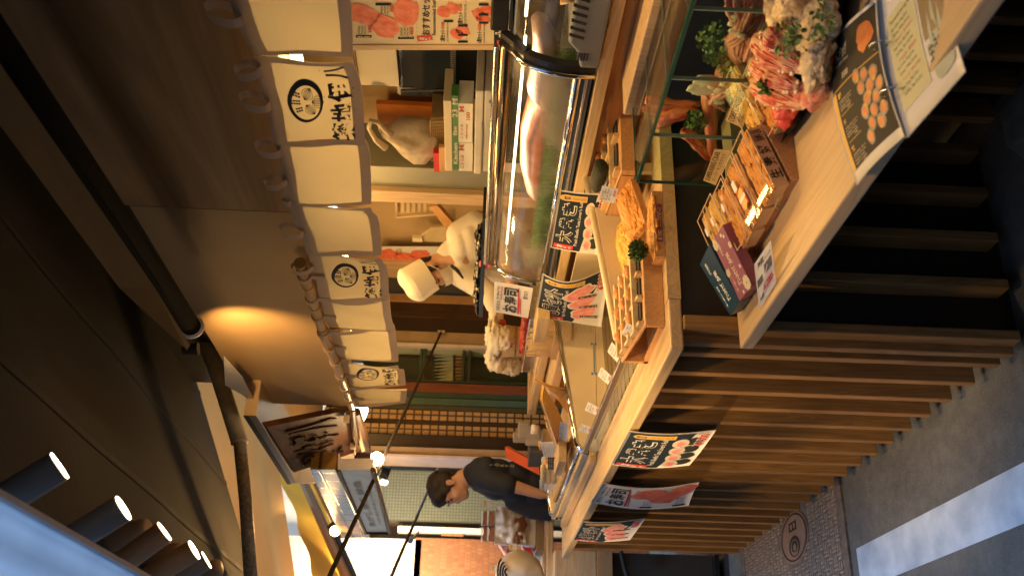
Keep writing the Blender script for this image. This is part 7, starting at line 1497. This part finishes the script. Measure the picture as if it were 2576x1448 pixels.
mb = MB()
for a, r_ in ((px(1206, 1193), (.17, .098, .075)), (px(1222, 1196), (.215, .105, .085)), (px(1250, 1205), (.195, .118, .12)), (px(1300, 1213), (.185, .125, .14)), (px(1350, 1218), (.178, .124, .13)), (px(1385, 1220), (.172, .12, .10))): mb.blob(a, r_, 0, 1, 0, 22, 14)
limb(mb, [px(1214, 1198, -.13), px(1224, 1203, -.16), px(1245, 1212, -.19), px(1275, 1219, -.215)], [.072, .072, .068, .064]); limb(mb, [px(1218, 1203, .13), px(1275, 1222, .2)], [.066, .064])
limb(mb, [px(1192, 1190, .0), px(1200, 1194)], [.068, .078])
limb(mb, [px(1290, 1262, -.02), px(1340, 1275, -.02), px(1378, 1277, -.02)], [.05, .07, .075])
solid('t_shirt', NAVY, mb, man, .009, 4)
mb = MB(); limb(mb, [hip + Vector((0, 0, .14)), hip], [.15, .15])
for sg in (-1, 1): limb(mb, [hip + Vector((sg * .085, 0, 0)), hip + Vector((sg * .09, -.02, -.42)), hip + Vector((sg * .09, .02, -.82))], [.10, .078, .062])
solid('trousers', mat('dark trousers', (.02, .02, .022), .85), mb, man, .012, 4)
S = Surf(px(1232, 1174, -.19), px(1232, 1166, -.15), px(1300, 1180, -.19), px(1300, 1170, -.15)); S.n = Vector((1, .5, 0)).normalized(); mb = MB(); S.text(mb, 'TOKYO', .1, .0, .9, .9, .02, .01, vertical=True); mb.build('shirt_print', mat('pale print', (.35, .36, .34), .7), man)
# ---- chef in white, hat and face mask, bent over his work
D = 5.45
hc = at(1084, 688, d=D); cF = frame((.10, -1, -.80), (-.0, -.80, 1))
chef = thing('person', 'sushi chef in white coat, round hat and mask, bent over behind the fish case', 'person', (hc.x, hc.y + .2, 0))
px = lambda x, y, dd=0: at(x, y, d=D + dd)
mb, P = headset(chef, hc, cF, s=.98)
limb(mb, [P(-.04, 0, -.06), px(1142, 652, .03)], [.055, .062])
shR, shL = px(1160, 575, .02), px(1165, 690, .06); ctr_ = px(1180, 640, .10)
for a, r_ in ((px(1165, 640, .08), (.16, .12, .08)), (px(1205, 640, .14), (.17, .13, .13)), (px(1260, 640, .18), (.16, .12, .14)), (px(1320, 640, .2), (.15, .11, .14))): mb.blob(a, r_, 0, 1, 0, 20, 14)
hip = px(1380, 640, .22); hip.z = .95
limb(mb, [px(1330, 640, .2), hip], [.14, .13])
for sg in (-1, 1): limb(mb, [hip + Vector((.03, sg * .085, 0)), hip + Vector((.02, sg * .09, -.42)), hip + Vector((0, sg * .09, -.86))], [.085, .06, .042])
la = [px(1168, 700, .02), px(1235, 742, -.12), px(1246, 778, -.20)]; limb(mb, la, [.052, .042, .030])
ra_ = [px(1175, 570, .05), px(1250, 600, -.05), px(1290, 720, -.18)]; limb(mb, ra_, [.052, .042, .030])
handm(mb, la[-1], px(1252, 812, -.24) - la[-1], (.3, 0, -1), curl=.75); handm(mb, ra_[-1], px(1300, 760, -.2) - ra_[-1], (.3, 0, -1), curl=.7)
solid('body', SKIN, mb, chef, .009, 4); eyes(chef, P, cF, .98)
mb = MB(); H = lambda x, y, z, r_: mb.blob(P(x, y, z), r_, .14, 18, 3, 18, 12, cF)
H(-.062, 0, -.005, (.045, .070, .050)); H(-.060, 0, -.05, (.034, .05, .036))
for sg in (-1, 1): H(.004, sg * .070, .012, (.026, .016, .030)); H(.022, sg * .073, -.020, (.013, .009, .028))
solid('hair', HAIR, mb, chef, .006, 2)
HAT = mat('white hat cotton', (.80, .76, .64), .8, var=.04, bump=.1, bs=120)
def hatp(u, v):
    q = 2 * math.pi * u; ax_, ay_ = .108, .090; top_ = .128 + .010 * math.sin(q * 1 + 1)
    if v < .55: k = v / .55; return P(-.004 + ax_ * (1 + .06 * k) * math.cos(q), ay_ * (1 + .08 * k) * math.sin(q), .016 + .115 * k + .006 * math.sin(2 * q))
    k = (v - .55) / .45; r_ = math.cos(k * math.pi / 2) ** .75 * 1.07; return P(-.008 + ax_ * r_ * math.cos(q), ay_ * r_ * math.sin(q), .131 + .048 * math.sin(k * math.pi / 2) + .006 * math.sin(4 * q) * (1 - k) * k * 3)
MB().grid(hatp, 48, 22).build('hat', HAT, chef, smooth=True)
mb = MB()
for sg in (0,): 
    def mk_(u, v):
        q = -1.25 + 2.5 * u; r_ = .070 + .028 * math.cos(q * .9); return P(.022 + (r_ + .010 * math.sin(v * 3.1)) * math.cos(q) * .92, .074 * math.sin(q) * (1 - .25 * v), -.022 - .075 * v)
    mb.grid(mk_, 24, 10, .002)
mb.build('mask', mat('white mask', (.66, .60, .52), .8), chef, smooth=True)
mb = MB(); mb.tube([P(.05, .082, -.03), P(.0, .086, -.005), P(-.02, .084, -.02)], .002, 5); mb.build('mask_strap', WHITE, chef)
mb = MB()
for a, r_ in ((px(1160, 636, .08), (.175, .125, .075)), (px(1185, 620, .10), (.20, .15, .10)), (px(1215, 632, .14), (.20, .15, .13)), (px(1240, 612, .02), (.14, .15, .12)), (px(1265, 640, .18), (.20, .17, .16)), (px(1325, 640, .2), (.175, .13, .15)), (px(1370, 640, .22), (.175, .13, .12))): mb.blob(a, r_, 0, 1, 0, 24, 16)
limb(mb, [px(1160, 690, .02), px(1200, 716, -.04), px(1236, 742, -.12), px(1243, 768, -.18)], [.075, .070, .060, .048]); limb(mb, [px(1160, 590, .03), px(1200, 565, .02), px(1252, 592, -.05)], [.085, .085, .075])
limb(mb, [px(1128, 648, .05), px(1140, 640, .07)], [.075, .09])
solid('coat', COAT, mb, chef, .010, 3)
mb = MB(); a = px(1136, 668, -.09); b = px(1165, 700, -.10); mb.tube([a, a.lerp(b, .5) + Vector((.02, 0, 0)), b], [.010, .012, .006], 8); mb.build('collar_edge', NAVY, chef, smooth=True)
mb = MB(); handm(mb, px(1240, 782, -.20), px(1254, 814, -.24) - px(1240, 782, -.20), (.3, 0, -1), curl=.75, r=.0125); mb.blob(px(1248, 795, -.22), (.05, .05, .042), .15, 4, 2); solid('glove', mat('white glove', (.76, .70, .62), .5), mb, chef, .006, 2)
mb = MB(); mb.blob(px(1262, 812, -.27), (.03, .02, .022), .3, 5, 3); tag(mb.build('tuna_piece', MATS['deep red tuna'], None, smooth=True), 'small red tuna piece held in the chef\'s gloved hand', 'tuna')
# ------------------------------------------------------------------ tidy: bookkeeping property used while building
for o in list(bpy.data.objects):
    if '_o' in o: del o['_o']
bpy.context.view_layer.update()
